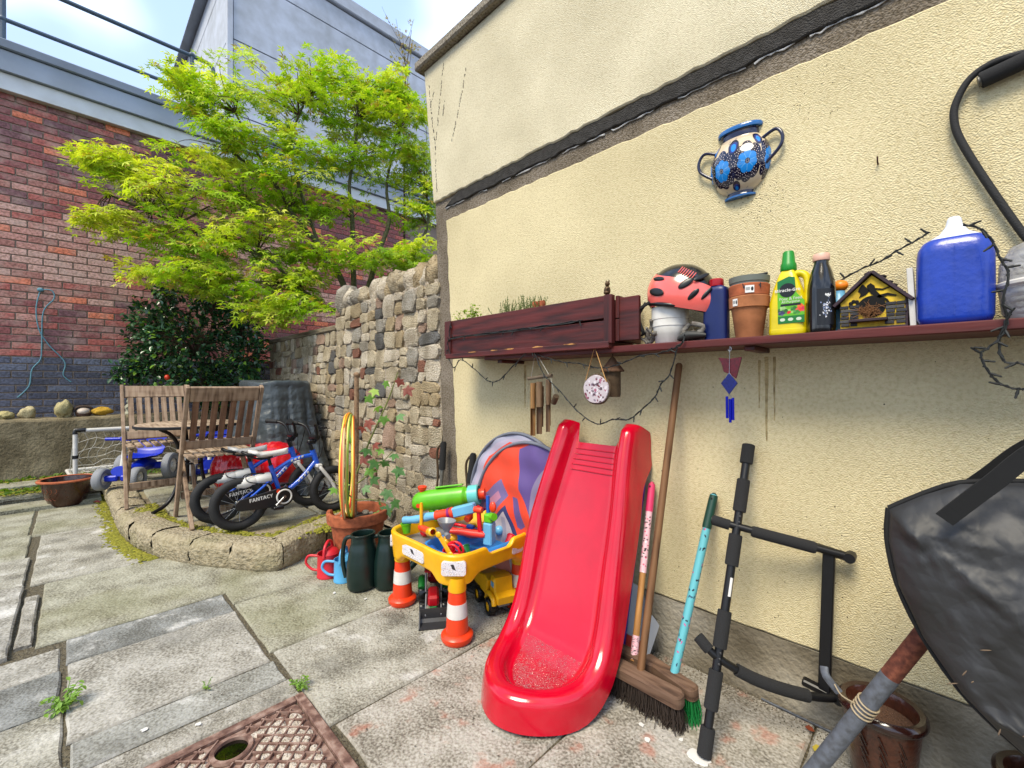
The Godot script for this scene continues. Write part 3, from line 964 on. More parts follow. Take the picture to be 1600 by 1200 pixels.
func split_up(r: Rect2, out: Array, rg: RandomNumberGenerator, big: float) -> void:
	var a := r.size.x * r.size.y
	var slim := r.size.x / r.size.y
	if a < big * rg.randf_range(0.55, 1.5) and slim < 2.9 and slim > 0.75 or a < big * 0.4:
		out.append(r)
		return
	if slim > rg.randf_range(1.1, 1.9):
		var k := r.size.x * rg.randf_range(0.32, 0.68)
		split_up(Rect2(r.position, Vector2(k, r.size.y)), out, rg, big)
		split_up(Rect2(r.position + Vector2(k, 0), Vector2(r.size.x - k, r.size.y)), out, rg, big)
	else:
		var k := r.size.y * rg.randf_range(0.32, 0.68)
		split_up(Rect2(r.position, Vector2(r.size.x, k)), out, rg, big)
		split_up(Rect2(r.position + Vector2(0, k), Vector2(r.size.x, r.size.y - k)), out, rg, big)

func build_stone_wall() -> void:
	var w := thing("rubble_wall", "rough stone rubble garden wall beside the yellow house", "wall")
	var rg := RandomNumberGenerator.new()
	rg.seed = 19
	var g := Geo.new()
	var p := PackedVector2Array([Vector2(-5.64, 0.0), Vector2(-2.23, 0.0), Vector2(-2.235, 0.5), Vector2(-2.28, 1.72)])
	p.append_array(ragged(Vector2(-2.28, 1.72), Vector2(-3.74, 1.70), 0.09, 0.02))
	p.append_array(ragged(Vector2(-3.74, 1.70), Vector2(-3.80, 1.535), 0.06, 0.01))
	p.append_array(ragged(Vector2(-3.80, 1.53), Vector2(-5.64, 1.52), 0.09, 0.006))
	g.prism(p, -0.38, -0.015, 0.004)
	part(w, "mortar", g, M.mortar)
	var tones := [["cream", Color(0.83, 0.78, 0.68)], ["buff", Color(0.76, 0.69, 0.56)], ["ash", Color(0.70, 0.68, 0.64)], ["rose", Color(0.72, 0.61, 0.54)], ["brick", Color(0.63, 0.43, 0.35)], ["slate", Color(0.45, 0.45, 0.45)], ["pale", Color(0.88, 0.84, 0.77)], ["straw", Color(0.80, 0.75, 0.65)]]
	for t in tones:
		mat("stone_" + t[0], t[1], 0.94, {"tex": "stone", "bump": "stone_bump", "depth": 1.3, "scale": 2.4, "world": true, "detail": "patch", "detail_scale": 1.6})
	var cells := []
	split_up(Rect2(-5.63, 0.10, 1.83, 1.42), cells, rg, 0.019)
	split_up(Rect2(-3.80, 0.06, 1.56, 0.72), cells, rg, 0.026)
	split_up(Rect2(-3.80, 0.78, 1.54, 0.92), cells, rg, 0.021)
	var n := 0
	for c in cells:
		var mid: Vector2 = c.get_center()
		var s: Vector2 = c.size
		var pick := rg.randf()
		var tone := "cream"
		if pick < 0.24: tone = "pale"
		elif pick < 0.44: tone = "cream"
		elif pick < 0.60: tone = "straw"
		elif pick < 0.72: tone = "buff"
		elif pick < 0.82: tone = "ash"
		elif pick < 0.90: tone = "rose"
		elif pick < 0.94: tone = "brick"
		elif pick < 0.965: tone = "slate"
		if mid.y > 1.28 and mid.y < 1.36 and mid.x > -3.9 and rg.randf() < 0.6:
			tone = "slate"   # a run of dark slate across the upper part
		var o := part(w, "stone", stone_mesh(s.x - rg.randf_range(-0.004, 0.008), s.y - rg.randf_range(-0.004, 0.006), rg.randf_range(0.005, 0.019), rg), M["stone_" + tone], Vector3(mid.x, mid.y, -0.008))
		o.rotation.z = rg.randf_range(-0.09, 0.09)
		n += 1
	for i in 16:   # the upright stones along the top
		var x := lerpf(-2.37, -3.70, i / 15.0)
		var hh := rg.randf_range(0.13, 0.22)
		var big := Geo.new()
		var nz := FastNoiseLite.new()
		nz.seed = i * 13
		nz.frequency = 1.1
		big.ball(Vector3.ZERO, Vector3(rg.randf_range(0.06, 0.085), hh * 0.62, 0.12), 14, 0.55, nz)
		var o2 := part(w, "cap_stone", big, M["stone_" + ["cream", "pale", "straw", "ash", "buff"][rg.randi() % 5]], Vector3(x, 1.72 + hh * 0.22, rg.randf_range(-0.16, -0.08)))
		o2.rotation.z = rg.randf_range(-0.25, 0.25)
	g = Geo.new()
	g.box(Vector3(-4.72, 1.545, -0.19), Vector3(1.84, 0.045, 0.40), 0.008)
	part(w, "coping", g, mat("timber_coping", Color(0.55, 0.51, 0.43), 0.9, {"tex": "wood_x", "bump": "fibre_x", "depth": 0.2, "scale": 1.2}))

# ---- the brick building across the end
func build_brick_building() -> void:
	var b := thing("brick_building", "red brick building with blue brick base and grey roof edge", "building")
	var g := Geo.new()
	g.box(Vector3(-8.35, 2.0, -1.7), Vector3(3.04, 4.04, 8.9))
	part(b, "wall_core", g, M.brick_mortar)
	var red := [["plum", Color(0.616, 0.358, 0.358)], ["red", Color(0.763, 0.419, 0.382)], ["dusk", Color(0.530, 0.358, 0.382)], ["pink", Color(0.850, 0.616, 0.567)], ["pale", Color(0.887, 0.702, 0.647)], ["orange", Color(0.961, 0.554, 0.419)], ["rust", Color(0.739, 0.505, 0.462)]]
	var blue := [["slate", Color(0.370, 0.388, 0.469)], ["steel", Color(0.443, 0.469, 0.554)], ["ink", Color(0.308, 0.320, 0.394)]]
	for t in red + blue:
		mat("brick_" + t[0], t[1], 0.85 if t in red else 0.55, {"tex": "mottle", "bump": "mid_bump", "depth": 0.25, "scale": 3.0, "world": true, "detail": "bloom" if t in red else "smear", "detail_mode": BaseMaterial3D.BLEND_MODE_MIX if t in red else BaseMaterial3D.BLEND_MODE_MUL, "detail_scale": 0.8})
	var shapes := []
	for k in 3:
		g = Geo.new()
		g.box(Vector3.ZERO, Vector3(0.03, 0.064 - 0.001 * k, 0.214 - 0.001 * k), 0.003)
		shapes.append(g.mesh())
	var nz := FastNoiseLite.new()
	nz.seed = 4
	nz.frequency = 0.55
	var rg := RandomNumberGenerator.new()
	rg.seed = 23
	var list := []
	for i in range(-9, 36):
		var y := 1.337 + 0.0375 + i * 0.075
		var z := 2.75 - (0.1125 if i % 2 else 0.0) - (0.03 if i % 5 == 0 else 0.0)
		while z > -2.6:
			var name_ := ""
			if i < 0:
				name_ = ["slate", "slate", "steel", "ink"][rg.randi() % 4]
			else:
				var faded := nz.get_noise_2d(z * 1.2, y) + 0.75 - absf(y - 2.35) * 0.8 + rg.randf_range(-0.25, 0.25)   # where lime has bloomed out of the wall
				var q := rg.randf()
				if q < 0.07: name_ = "orange"
				elif faded > 0.45: name_ = ["pale", "pink", "pale", "rust"][rg.randi() % 4]
				elif faded > 0.1: name_ = ["pink", "rust", "red", "rust"][rg.randi() % 4]
				else: name_ = ["plum", "red", "plum", "dusk"][rg.randi() % 4]
			list.append([Vector3(-6.835 + rg.randf_range(-0.0015, 0.0015), y, z), "brick_" + name_])
			z -= 0.225
	list.sort_custom(func(a, c): return (a[0].z if a[0].z < 2.32 else -9.0) > (c[0].z if c[0].z < 2.32 else -9.0))
	var far := []
	var cols := []
	for i in list.size():
		if i < 298:
			var o := part(b, "brick", shapes[i % 3], M[list[i][1]], list[i][0])
			o.rotation.x = rg.randf_range(-0.006, 0.006)
		else:
			far.append(Transform3D(Basis(), list[i][0]))
			cols.append(M[list[i][1]].albedo_color.srgb_to_linear())
	var rest := many(b, "bricks", shapes[0], mat("brick_any", Color(1, 1, 1), 0.85, {"tex": "mottle", "bump": "mid_bump", "depth": 0.25, "scale": 3.0, "world": true, "tint": true}), far, cols)
	rest.set_meta("kind", "stuff")
	g = Geo.new()
	g.box(Vector3(-6.80, 4.115, -1.7), Vector3(0.11, 0.17, 8.9), 0.004)
	part(b, "soffit_board", g, M.white_paint)
	g = Geo.new()
	g.box(Vector3(-6.79, 4.306, -1.7), Vector3(0.18, 0.206, 8.9), 0.004)
	part(b, "fascia", g, M.fascia)
	g = Geo.new()
	g.box(Vector3(-6.82, 4.462, -1.7), Vector3(0.30, 0.10, 8.9), 0.012)
	part(b, "roof_edge", g, M.fascia_cap)
	g = Geo.new()
	g.box(Vector3(-8.4, 4.35, -1.7), Vector3(2.85, 0.1, 8.9))
	part(b, "flat_roof", g, M.fascia_cap)
	# the handrail
	var r := thing("roof_handrail", "blue grey tubular handrail on the flat roof", "railing", Vector3(-6.95, 4.4, 1.2))
	g = Geo.new()
	g.tube(curve([Vector3(0, 0.92, 1.9), Vector3(0, 0.92, 0.0), Vector3(0, 0.92, -0.72), Vector3(0, 0.915, -0.84), Vector3(0, 0.87, -0.89), Vector3(0, 0.75, -0.90), Vector3(0, 0.0, -0.90)], 5), 0.024, 10)
	part(r, "top_rail", g, M.rail_paint)
	g = Geo.new()
	g.bar(Vector3(0, 0.45, 1.9), Vector3(0, 0.45, -0.9), 0.022, 10)
	part(r, "lower_rail", g, M.rail_paint)
	for z in [0.94, -0.665]:
		g = Geo.new()
		g.bar(Vector3(0, 0, z), Vector3(0, 0.93, z), 0.024, 10)
		g.ball(Vector3(0, 0.93, z), Vector3(0.036, 0.034, 0.04), 10)
		g.ball(Vector3(0, 0.45, z), Vector3(0.034, 0.034, 0.036), 10)
		part(r, "post", g, M.rail_paint)

func many(parent: Node3D, called: String, mesh: Mesh, m: Material, places: Array, colors: Array) -> MultiMeshInstance3D:
	var mm := MultiMesh.new()
	mm.transform_format = MultiMesh.TRANSFORM_3D
	mm.use_colors = not colors.is_empty()
	mm.mesh = mesh
	mm.instance_count = places.size()
	for i in places.size():
		mm.set_instance_transform(i, places[i])
		if mm.use_colors:
			mm.set_instance_color(i, colors[i])
	var o := MultiMeshInstance3D.new()
	o.name = called
	o.multimesh = mm
	o.material_override = m
	parent.add_child(o, true)
	return o

func build_clad_building() -> void:
	var b := thing("clad_building", "tall pale grey metal clad building behind the flat roof", "building")
	var g := Geo.new()
	g.box(Vector3(-12.75, 5.0, -5.0), Vector3(5.84, 9.7, 8.94))
	part(b, "core", g, M.fascia_cap)
	var rows := [3.4, 6.3, 7.75, 9.1, 9.62]
	for i in rows.size() - 1:
		for k in 2:
			g = Geo.new()
			g.box(Vector3(-9.81, (rows[i] + rows[i + 1]) / 2, -0.56 - 2.22 - 4.45 * k), Vector3(0.05, rows[i + 1] - rows[i] - 0.02, 4.43), 0.006)
			part(b, "panel", g, M.clad_dark)
		g = Geo.new()
		g.box(Vector3(-12.72, (rows[i] + rows[i + 1]) / 2, -0.51), Vector3(5.72, rows[i + 1] - rows[i] - 0.02, 0.05), 0.006)
		part(b, "panel", g, M.clad_light)
	g = Geo.new()
	g.box(Vector3(-9.80, 6.0, -0.50), Vector3(0.10, 7.9, 0.10), 0.006)
	part(b, "corner_trim", g, M.clad_light)
	g = Geo.new()
	g.box(Vector3(-9.78, 9.79, -5.0), Vector3(0.14, 0.30, 9.1), 0.02)
	part(b, "eaves", g, M.clad_dark)
	g = Geo.new()
	g.box(Vector3(-12.78, 9.76, -0.46), Vector3(5.9, 0.24, 0.20), 0.02)
	g.box(Vector3(-12.78, 9.66, -0.40), Vector3(5.9, 0.05, 0.22), 0.01)
	part(b, "gutter", g, M.fascia)

# ---- the ledge under the brick wall and the bed before it
func build_ledge_and_bed() -> void:
	var l := Geo.new()
	var nz := FastNoiseLite.new()
	nz.frequency = 2.0
	var f := func(u: float, w: float) -> Vector3:
		var z := lerpf(2.9, -0.5, u)
		var sec := [Vector2(-6.55, 0.0), Vector2(-6.565, 0.35), Vector2(-6.572, 0.665), Vector2(-6.585, 0.69), Vector2(-6.61, 0.70), Vector2(-6.70, 0.702), Vector2(-6.83, 0.70)]
		var k := w * 6.0
		var q: Vector2 = sec[int(k)].lerp(sec[mini(int(k) + 1, 6)], k - int(k))
		return Vector3(q.x + nz.get_noise_3d(z, q.y * 2.0, 0.0) * 0.012, q.y + nz.get_noise_2d(z * 1.4, 5.0) * 0.014, z)
	l.sheet(f, 60, 24)
	solo("retaining_ledge", "low weathered concrete ledge under the brick wall", "wall", l, M.concrete_old)
	var s := Geo.new()
	var fs := func(u: float, w: float) -> Vector3:
		var x := lerpf(-6.60, -5.62, u)
		var z := lerpf(2.8, 1.36, w)
		return Vector3(x, 0.10 + 0.05 * u * 0.0 - 0.05 * smoothstep(0.75, 1.0, u) + nz.get_noise_2d(x * 3.0, z * 3.0) * 0.03, z)
	s.sheet(fs, 24, 28)
	setting("garden_bed", s, M.soil)
	s = Geo.new()
	var ft := func(u: float, w: float) -> Vector3:
		var x := lerpf(-6.82, -2.43, u)
		var z := lerpf(-0.3, -3.0, w)
		return Vector3(x, 1.36 + nz.get_noise_2d(x, z) * 0.1, z)
	s.sheet(ft, 20, 12)
	setting("upper_bed", s, M.soil)
	s = Geo.new()
	s.box(Vector3(-6.2, 0.33, -0.15), Vector3(1.1, 0.66, 0.6), 0.02)
	setting("shrub_bed", s, M.soil)

# ---- plants
func palmate(lobes: int, droop: float, slim := 0.23) -> ArrayMesh:   # a maple leaf of about unit radius, stalk at the origin, lying in x, z
	var g := Geo.new()
	var c := Vector3(0, 0, 0.25)
	for i in lobes:
		var k := (float(i) / (lobes - 1)) * 2.0 - 1.0
		var a := k * 2.15
		var long := 1.0 - 0.42 * k * k
		var d := Vector3(sin(a), 0, cos(a))
		var side := Vector3(d.z, 0, -d.x)
		var tip := c + d * long + Vector3.DOWN * droop * long * long
		var mid := c + d * long * 0.45 + Vector3.DOWN * droop * 0.12
		var l := mid + side * slim * long
		var r := mid - side * slim * long
		var up := Vector3.UP
		g.tri(c, l, tip, up, (up + side * 0.3).normalized(), up)
		g.tri(c, tip, r, up, up, (up - side * 0.3).normalized())
	g.tri(Vector3(0, 0, -0.05), c + Vector3(0.12, 0, 0), c - Vector3(0.12, 0, 0), Vector3.UP, Vector3.UP, Vector3.UP)
	return g.mesh()

func oval_leaf() -> ArrayMesh:   # a glossy leaf, folded a little along its rib
	var g := Geo.new()
	var rib := [Vector3(0, 0, 0), Vector3(0, 0.05, 0.35), Vector3(0, 0.05, 0.7), Vector3(0, -0.04, 1.0)]
	var wide := [0.0, 0.27, 0.23, 0.0]
	for s in [-1.0, 1.0]:
		for i in 3:
			var a: Vector3 = rib[i]
			var b: Vector3 = rib[i + 1]
			var c: Vector3 = b + Vector3(s * wide[i + 1], 0.09 * signf(wide[i + 1]), 0)
			var d: Vector3 = a + Vector3(s * wide[i], 0.09 * signf(wide[i]), 0)
			var n := Vector3(-s * 0.3, 1, 0).normalized()
			g.tri(a, b, c, Vector3.UP, Vector3.UP, n)
			g.tri(a, c, d, Vector3.UP, n, n)
	return g.mesh()

func taper(g: Geo, points: Array, r0: float, r1: float, sides := 7) -> void:
	var p := curve(points, 4)
	var r := []
	for i in p.size():
		r.append(lerpf(r0, r1, pow(float(i) / (p.size() - 1), 0.8)))
	g.tube(p, r, sides, true)

func build_plants() -> void:
	build_maple()
	build_thin_tree()
	build_camellia()
	build_ground_green()

func build_maple() -> void:
	var rg := RandomNumberGenerator.new()
	rg.seed = 77
	var t := thing("maple_tree", "large bright lime green maple tree leaning over the rubble wall", "tree")
	var stems := [[[-4.5, 1.25, -0.55], [-4.52, 1.81, -0.53], [-4.53, 2.23, -0.51], [-4.56, 2.85, -0.51], [-4.61, 3.21, -0.5], [-4.6, 3.73, -0.57], [-4.63, 4.19, -0.61]],
		[[-4.46, 1.25, -0.5], [-4.48, 1.8, -0.46], [-4.54, 2.2, -0.36], [-4.63, 2.49, -0.19], [-4.76, 2.77, 0.0], [-4.93, 3.17, 0.17], [-5.12, 3.63, 0.36], [-5.21, 3.9, 0.46]],
		[[-4.47, 1.25, -0.58], [-4.46, 1.81, -0.58], [-4.39, 2.45, -0.72], [-4.34, 2.85, -0.83], [-4.41, 3.3, -0.84], [-4.35, 3.93, -0.97]],
		[[-4.45, 1.25, -0.62], [-4.45, 1.82, -0.64], [-4.34, 2.17, -0.77], [-4.12, 2.45, -0.99], [-4.04, 2.81, -1.13], [-4.14, 3.21, -1.18]],
		[[-4.43, 1.25, -0.5], [-4.45, 1.73, -0.44], [-4.56, 1.86, -0.2], [-4.68, 2.08, 0.07], [-4.79, 2.3, 0.25], [-5.14, 2.5, 0.66], [-5.52, 2.74, 1.11], [-5.79, 2.91, 1.42]],
		[[-4.76, 2.77, 0.0], [-4.94, 2.86, 0.32], [-5.24, 2.97, 0.7], [-5.56, 3.1, 1.11], [-5.85, 3.27, 1.45]],
		[[-4.63, 2.49, -0.19], [-4.77, 3.06, -0.05], [-4.9, 3.62, 0.0], [-4.88, 4.16, -0.16]],
		[[-4.68, 2.08, 0.07], [-4.83, 2.06, 0.35], [-5.09, 2.14, 0.72], [-5.35, 2.15, 1.08]],
		[[-4.93, 3.17, 0.17], [-5.18, 3.44, 0.49], [-5.46, 4.0, 0.77], [-5.6, 4.14, 0.95]]]
	var clumps := [[-4.88, 4.16, -0.16, 0.59, 0.29], [-4.63, 4.15, -0.61, 0.50, 0.34], [-5.07, 4.13, 0.17, 0.41, 0.22], [-5.28, 3.93, 0.53, 0.43, 0.23], [-5.49, 4.05, 0.81, 0.27, 0.14], [-5.32, 3.50, 0.63, 0.49, 0.24], [-4.86, 3.53, 0.10, 0.50, 0.30], [-4.68, 3.61, -0.64, 0.47, 0.30], [-4.35, 4.00, -0.97, 0.30, 0.40], [-4.25, 3.49, -1.07, 0.26, 0.35], [-5.86, 3.25, 1.43, 0.19, 0.08], [-5.74, 3.19, 1.33, 0.28, 0.12], [-5.54, 3.00, 1.06, 0.35, 0.16], [-5.33, 2.85, 0.79, 0.38, 0.17], [-5.03, 2.99, 0.41, 0.42, 0.21], [-4.76, 3.04, 0.00, 0.38, 0.21], [-5.81, 2.69, 1.47, 0.14, 0.06], [-5.59, 2.64, 1.18, 0.30, 0.11], [-5.34, 2.49, 0.86, 0.37, 0.16],
		[-5.05, 2.44, 0.57, 0.37, 0.19], [-4.84, 2.55, 0.23, 0.38, 0.21], [-5.38, 2.14, 1.12, 0.13, 0.05], [-5.20, 2.09, 0.86, 0.31, 0.11], [-4.99, 2.05, 0.59, 0.34, 0.15], [-4.78, 2.05, 0.31, 0.33, 0.18], [-4.60, 2.12, 0.06, 0.29, 0.15], [-4.68, 2.97, -0.35, 0.33, 0.15], [-4.58, 2.45, -0.17, 0.36, 0.13], [-4.27, 2.37, -0.48, 0.36, 0.11], [-4.05, 2.34, -0.70, 0.26, 0.09], [-3.96, 2.48, -0.93, 0.22, 0.08], [-4.18, 2.96, -0.99, 0.24, 0.11], [-4.14, 3.21, -1.17, 0.14, 0.13], [-4.41, 1.84, 0.08, 0.28, 0.09], [-4.60, 1.78, 0.27, 0.23, 0.09], [-4.47, 4.44, -0.84, 0.29, 0.18], [-4.79, 4.40, -0.39, 0.35, 0.13]]
	var spine := []
	for i in stems.size():
		var pts := []
		for q in stems[i]:
			pts.append(Vector3(q[0], q[1], q[2]))
		var g := Geo.new()
		taper(g, pts, 0.045 if i < 4 else (0.034 if i == 4 else 0.02), 0.009, 8)
		part(t, "trunk" if i < 5 else "limb", g, M.bark)
		var c := curve(pts, 4)
		for k in c.size():
			if k > 5 or i > 4:
				spine.append(c[k])
	var twigs := Geo.new()
	var places := []
	var cols := []
	for c in clumps:
		var mid := Vector3(c[0], c[1], c[2])
		var near := Vector3.ZERO
		var best := 1e9
		for s in spine:
			var d: float = s.distance_to(mid + Vector3(0, -0.12, 0))
			if d < best:
				best = d
				near = s
		var pads := maxi(3, int(c[3] * c[4] * 98.0) + 5)
		for p in pads:
			# each pad: a twig that ends in a flat spray of leaves
			var off := Vector3(rg.randfn(0.0, 0.48), rg.randfn(0.0, 0.62), rg.randfn(0.0, 0.48)).limit_length(1.15)
			var end := mid + Vector3(off.x * c[3], off.y * c[4], off.z * c[3] * 0.9)
			if end.x < -6.7:
				end.x = -6.7
			var bend := near.lerp(end, 0.55) + Vector3(rg.randfn(0, 0.03), 0.05, rg.randfn(0, 0.03))
			taper(twigs, [near, bend, end], 0.007, 0.0022, 4)
			var leaves := int(rg.randf_range(38, 58))
			var wide := rg.randf_range(0.13, 0.22)
			var lean := Vector3(rg.randfn(0.1, 0.32), 1, rg.randfn(0.1, 0.32)).normalized()
			var out := (end - near).normalized()
			var age := clampf(rg.randf_range(0.05, 0.7) + off.y * 0.4 + (0.35 if mid.z > 1.0 else 0.0), 0, 1)
			for l in leaves:
				var a := rg.randf() * TAU
				var rr := sqrt(rg.randf()) * wide
				var d := Vector3(cos(a), 0, sin(a))
				var q := end + (d - lean * d.dot(lean)) * rr + out * rg.randf_range(-0.05, 0.08) + Vector3(0, rg.randfn(0, 0.018) - rr * 0.25, 0)
				if q.x < -6.76:
					continue
				var up := (lean + Vector3(rg.randfn(0, 0.35), 0, rg.randfn(0, 0.35))).normalized()
				var f := (d + out * 0.6 + Vector3(0, -0.25, 0)).normalized()
				var x := up.cross(f).normalized()
				var s := rg.randf_range(0.042, 0.07)
				places.append(Transform3D(Basis(x, up, x.cross(up)) * s, q))
				var young := clampf(age + rg.randfn(0, 0.16), 0, 1)
				var col := Color(0.30, 0.52, 0.02).lerp(Color(0.85, 0.86, 0.14), young)
				if rg.randf() < 0.05:
					col = Color(0.52, 0.36, 0.10)
				cols.append(col * rg.randf_range(0.8, 1.15))
	var tw := part(t, "twigs", twigs, M.twig)
	tw.set_meta("kind", "stuff")
	var cr := many(t, "crown", palmate(5, 0.3, 0.165), M.leaf, places, cols)
	cr.set_meta("kind", "stuff")
	print("maple leaves ", places.size())

func build_thin_tree() -> void:
	var rg := RandomNumberGenerator.new()
	rg.seed = 5
	var t := thing("slender_tree", "slender young tree with sparse amber leaves above the maple", "tree")
	var g := Geo.new()
	taper(g, [Vector3(-4.93, 1.3, -1.38), Vector3(-4.93, 3.2, -1.38), Vector3(-4.93, 4.75, -1.38), Vector3(-4.86, 5.6, -1.44)], 0.02, 0.003, 6)
	part(t, "trunk", g, M.twig)
	var places := []
	var cols := []
	g = Geo.new()
	for i in 22:
		var y := rg.randf_range(4.1, 5.5)
		var a := Vector3(-4.92, y, -1.39)
		var b := a + Vector3(rg.randfn(0, 0.16), rg.randf_range(0.15, 0.42), rg.randfn(0, 0.16))
		taper(g, [a, a.lerp(b, 0.5) + Vector3(0, -0.03, 0), b], 0.004, 0.0014, 4)
		for l in (16 if y < 4.8 else 8):
			var q := a.lerp(b, rg.randf_range(0.3, 1.0)) + Vector3(rg.randfn(0, 0.025), rg.randfn(0, 0.025), rg.randfn(0, 0.025))
			places.append(Transform3D(Basis.from_euler(Vector3(rg.randf() * TAU, rg.randf() * TAU, rg.randf() * TAU)) * rg.randf_range(0.016, 0.034), q))
			cols.append(Color(0.40, 0.36, 0.06).lerp(Color(0.42, 0.25, 0.10), rg.randf()))
	var tw := part(t, "twigs", g, M.twig)
	tw.set_meta("kind", "stuff")
	var cr := many(t, "crown", palmate(5, 0.3), M.leaf, places, cols)
	cr.set_meta("kind", "stuff")

func build_camellia() -> void:
	var rg := RandomNumberGenerator.new()
	rg.seed = 15
	var t := thing("camellia_bush", "dark glossy evergreen bush against the brick wall", "bush")
	var root := Vector3(-6.15, 0.6, 0.35)
	var places := []
	var cols := []
	var g := Geo.new()
	for i in 5:
		taper(g, [root + Vector3(rg.randfn(0, 0.06), 0, rg.randfn(0, 0.06)), root + Vector3(rg.randfn(0, 0.2), 0.6, rg.randfn(0.1, 0.15)), root + Vector3(rg.randfn(0, 0.35), 1.2, rg.randfn(0.25, 0.25))], 0.02, 0.005, 6)
	for c in [[-6.13, 1.53, 0.66, 0.62, 0.44], [-6.36, 1.25, 1.03, 0.27, 0.18], [-6.42, 1.78, 0.95, 0.28, 0.24], [-5.70, 1.72, 0.30, 0.28, 0.36], [-6.09, 2.08, 0.48, 0.34, 0.19], [-5.35, 1.33, 0.29, 0.18, 0.28], [-5.95, 1.10, 0.62, 0.40, 0.22], [-6.5, 1.16, 1.19, 0.14, 0.09], [-6.47, 2.12, 0.85, 0.13, 0.10], [-6.1, 1.0, 0.4, 0.4, 0.25]]:
		var mid := Vector3(c[0], c[1], c[2])
		var n := int(c[3] * c[4] * 7500.0) + 120
		for k in n / 9:
			var d := Vector3(rg.randfn(0, 1), rg.randfn(0, 1), rg.randfn(0, 1)).normalized()
			var e: Vector3 = mid + d * Vector3(c[3], c[4], c[3]) * pow(rg.randf(), 0.4)
			e.x = maxf(e.x, -6.74)
			if k % 3 == 0:
				taper(g, [mid.lerp(root, 0.2), mid.lerp(e, 0.5), e], 0.006, 0.002, 4)
			for l in 9:   # a shoot with its leaves
				var q := e + Vector3(rg.randfn(0, 0.035), rg.randfn(0, 0.035), rg.randfn(0, 0.035))
				q.x = maxf(q.x, -6.77)
				var f := (d * 0.8 + Vector3(rg.randfn(0, 0.6), rg.randfn(-0.1, 0.4), rg.randfn(0, 0.6))).normalized()
				var up := (Vector3.UP + Vector3(rg.randfn(0, 0.4), 0, rg.randfn(0, 0.4)) + d * 0.5).normalized()
				var x := up.cross(f).normalized()
				places.append(Transform3D(Basis(x, f.cross(x), f) * rg.randf_range(0.045, 0.075), q))
				var col := Color(0.016, 0.06, 0.026).lerp(Color(0.045, 0.12, 0.04), rg.randf())
				if rg.randf() < 0.09:
					col = Color(0.16, 0.30, 0.03)
				cols.append(col)
	var st := part(t, "stems", g, M.twig)
	st.set_meta("kind", "stuff")
	var cr := many(t, "foliage", oval_leaf(), M.dark_leaf, places, cols)
	cr.set_meta("kind", "stuff")
	g = Geo.new()
	g.ball(Vector3(-5.86, 1.12, 0.92), Vector3(0.026, 0.03, 0.026), 10)
	part(t, "orange_bud", g, M.plastic_orange)
	print("camellia leaves ", places.size())

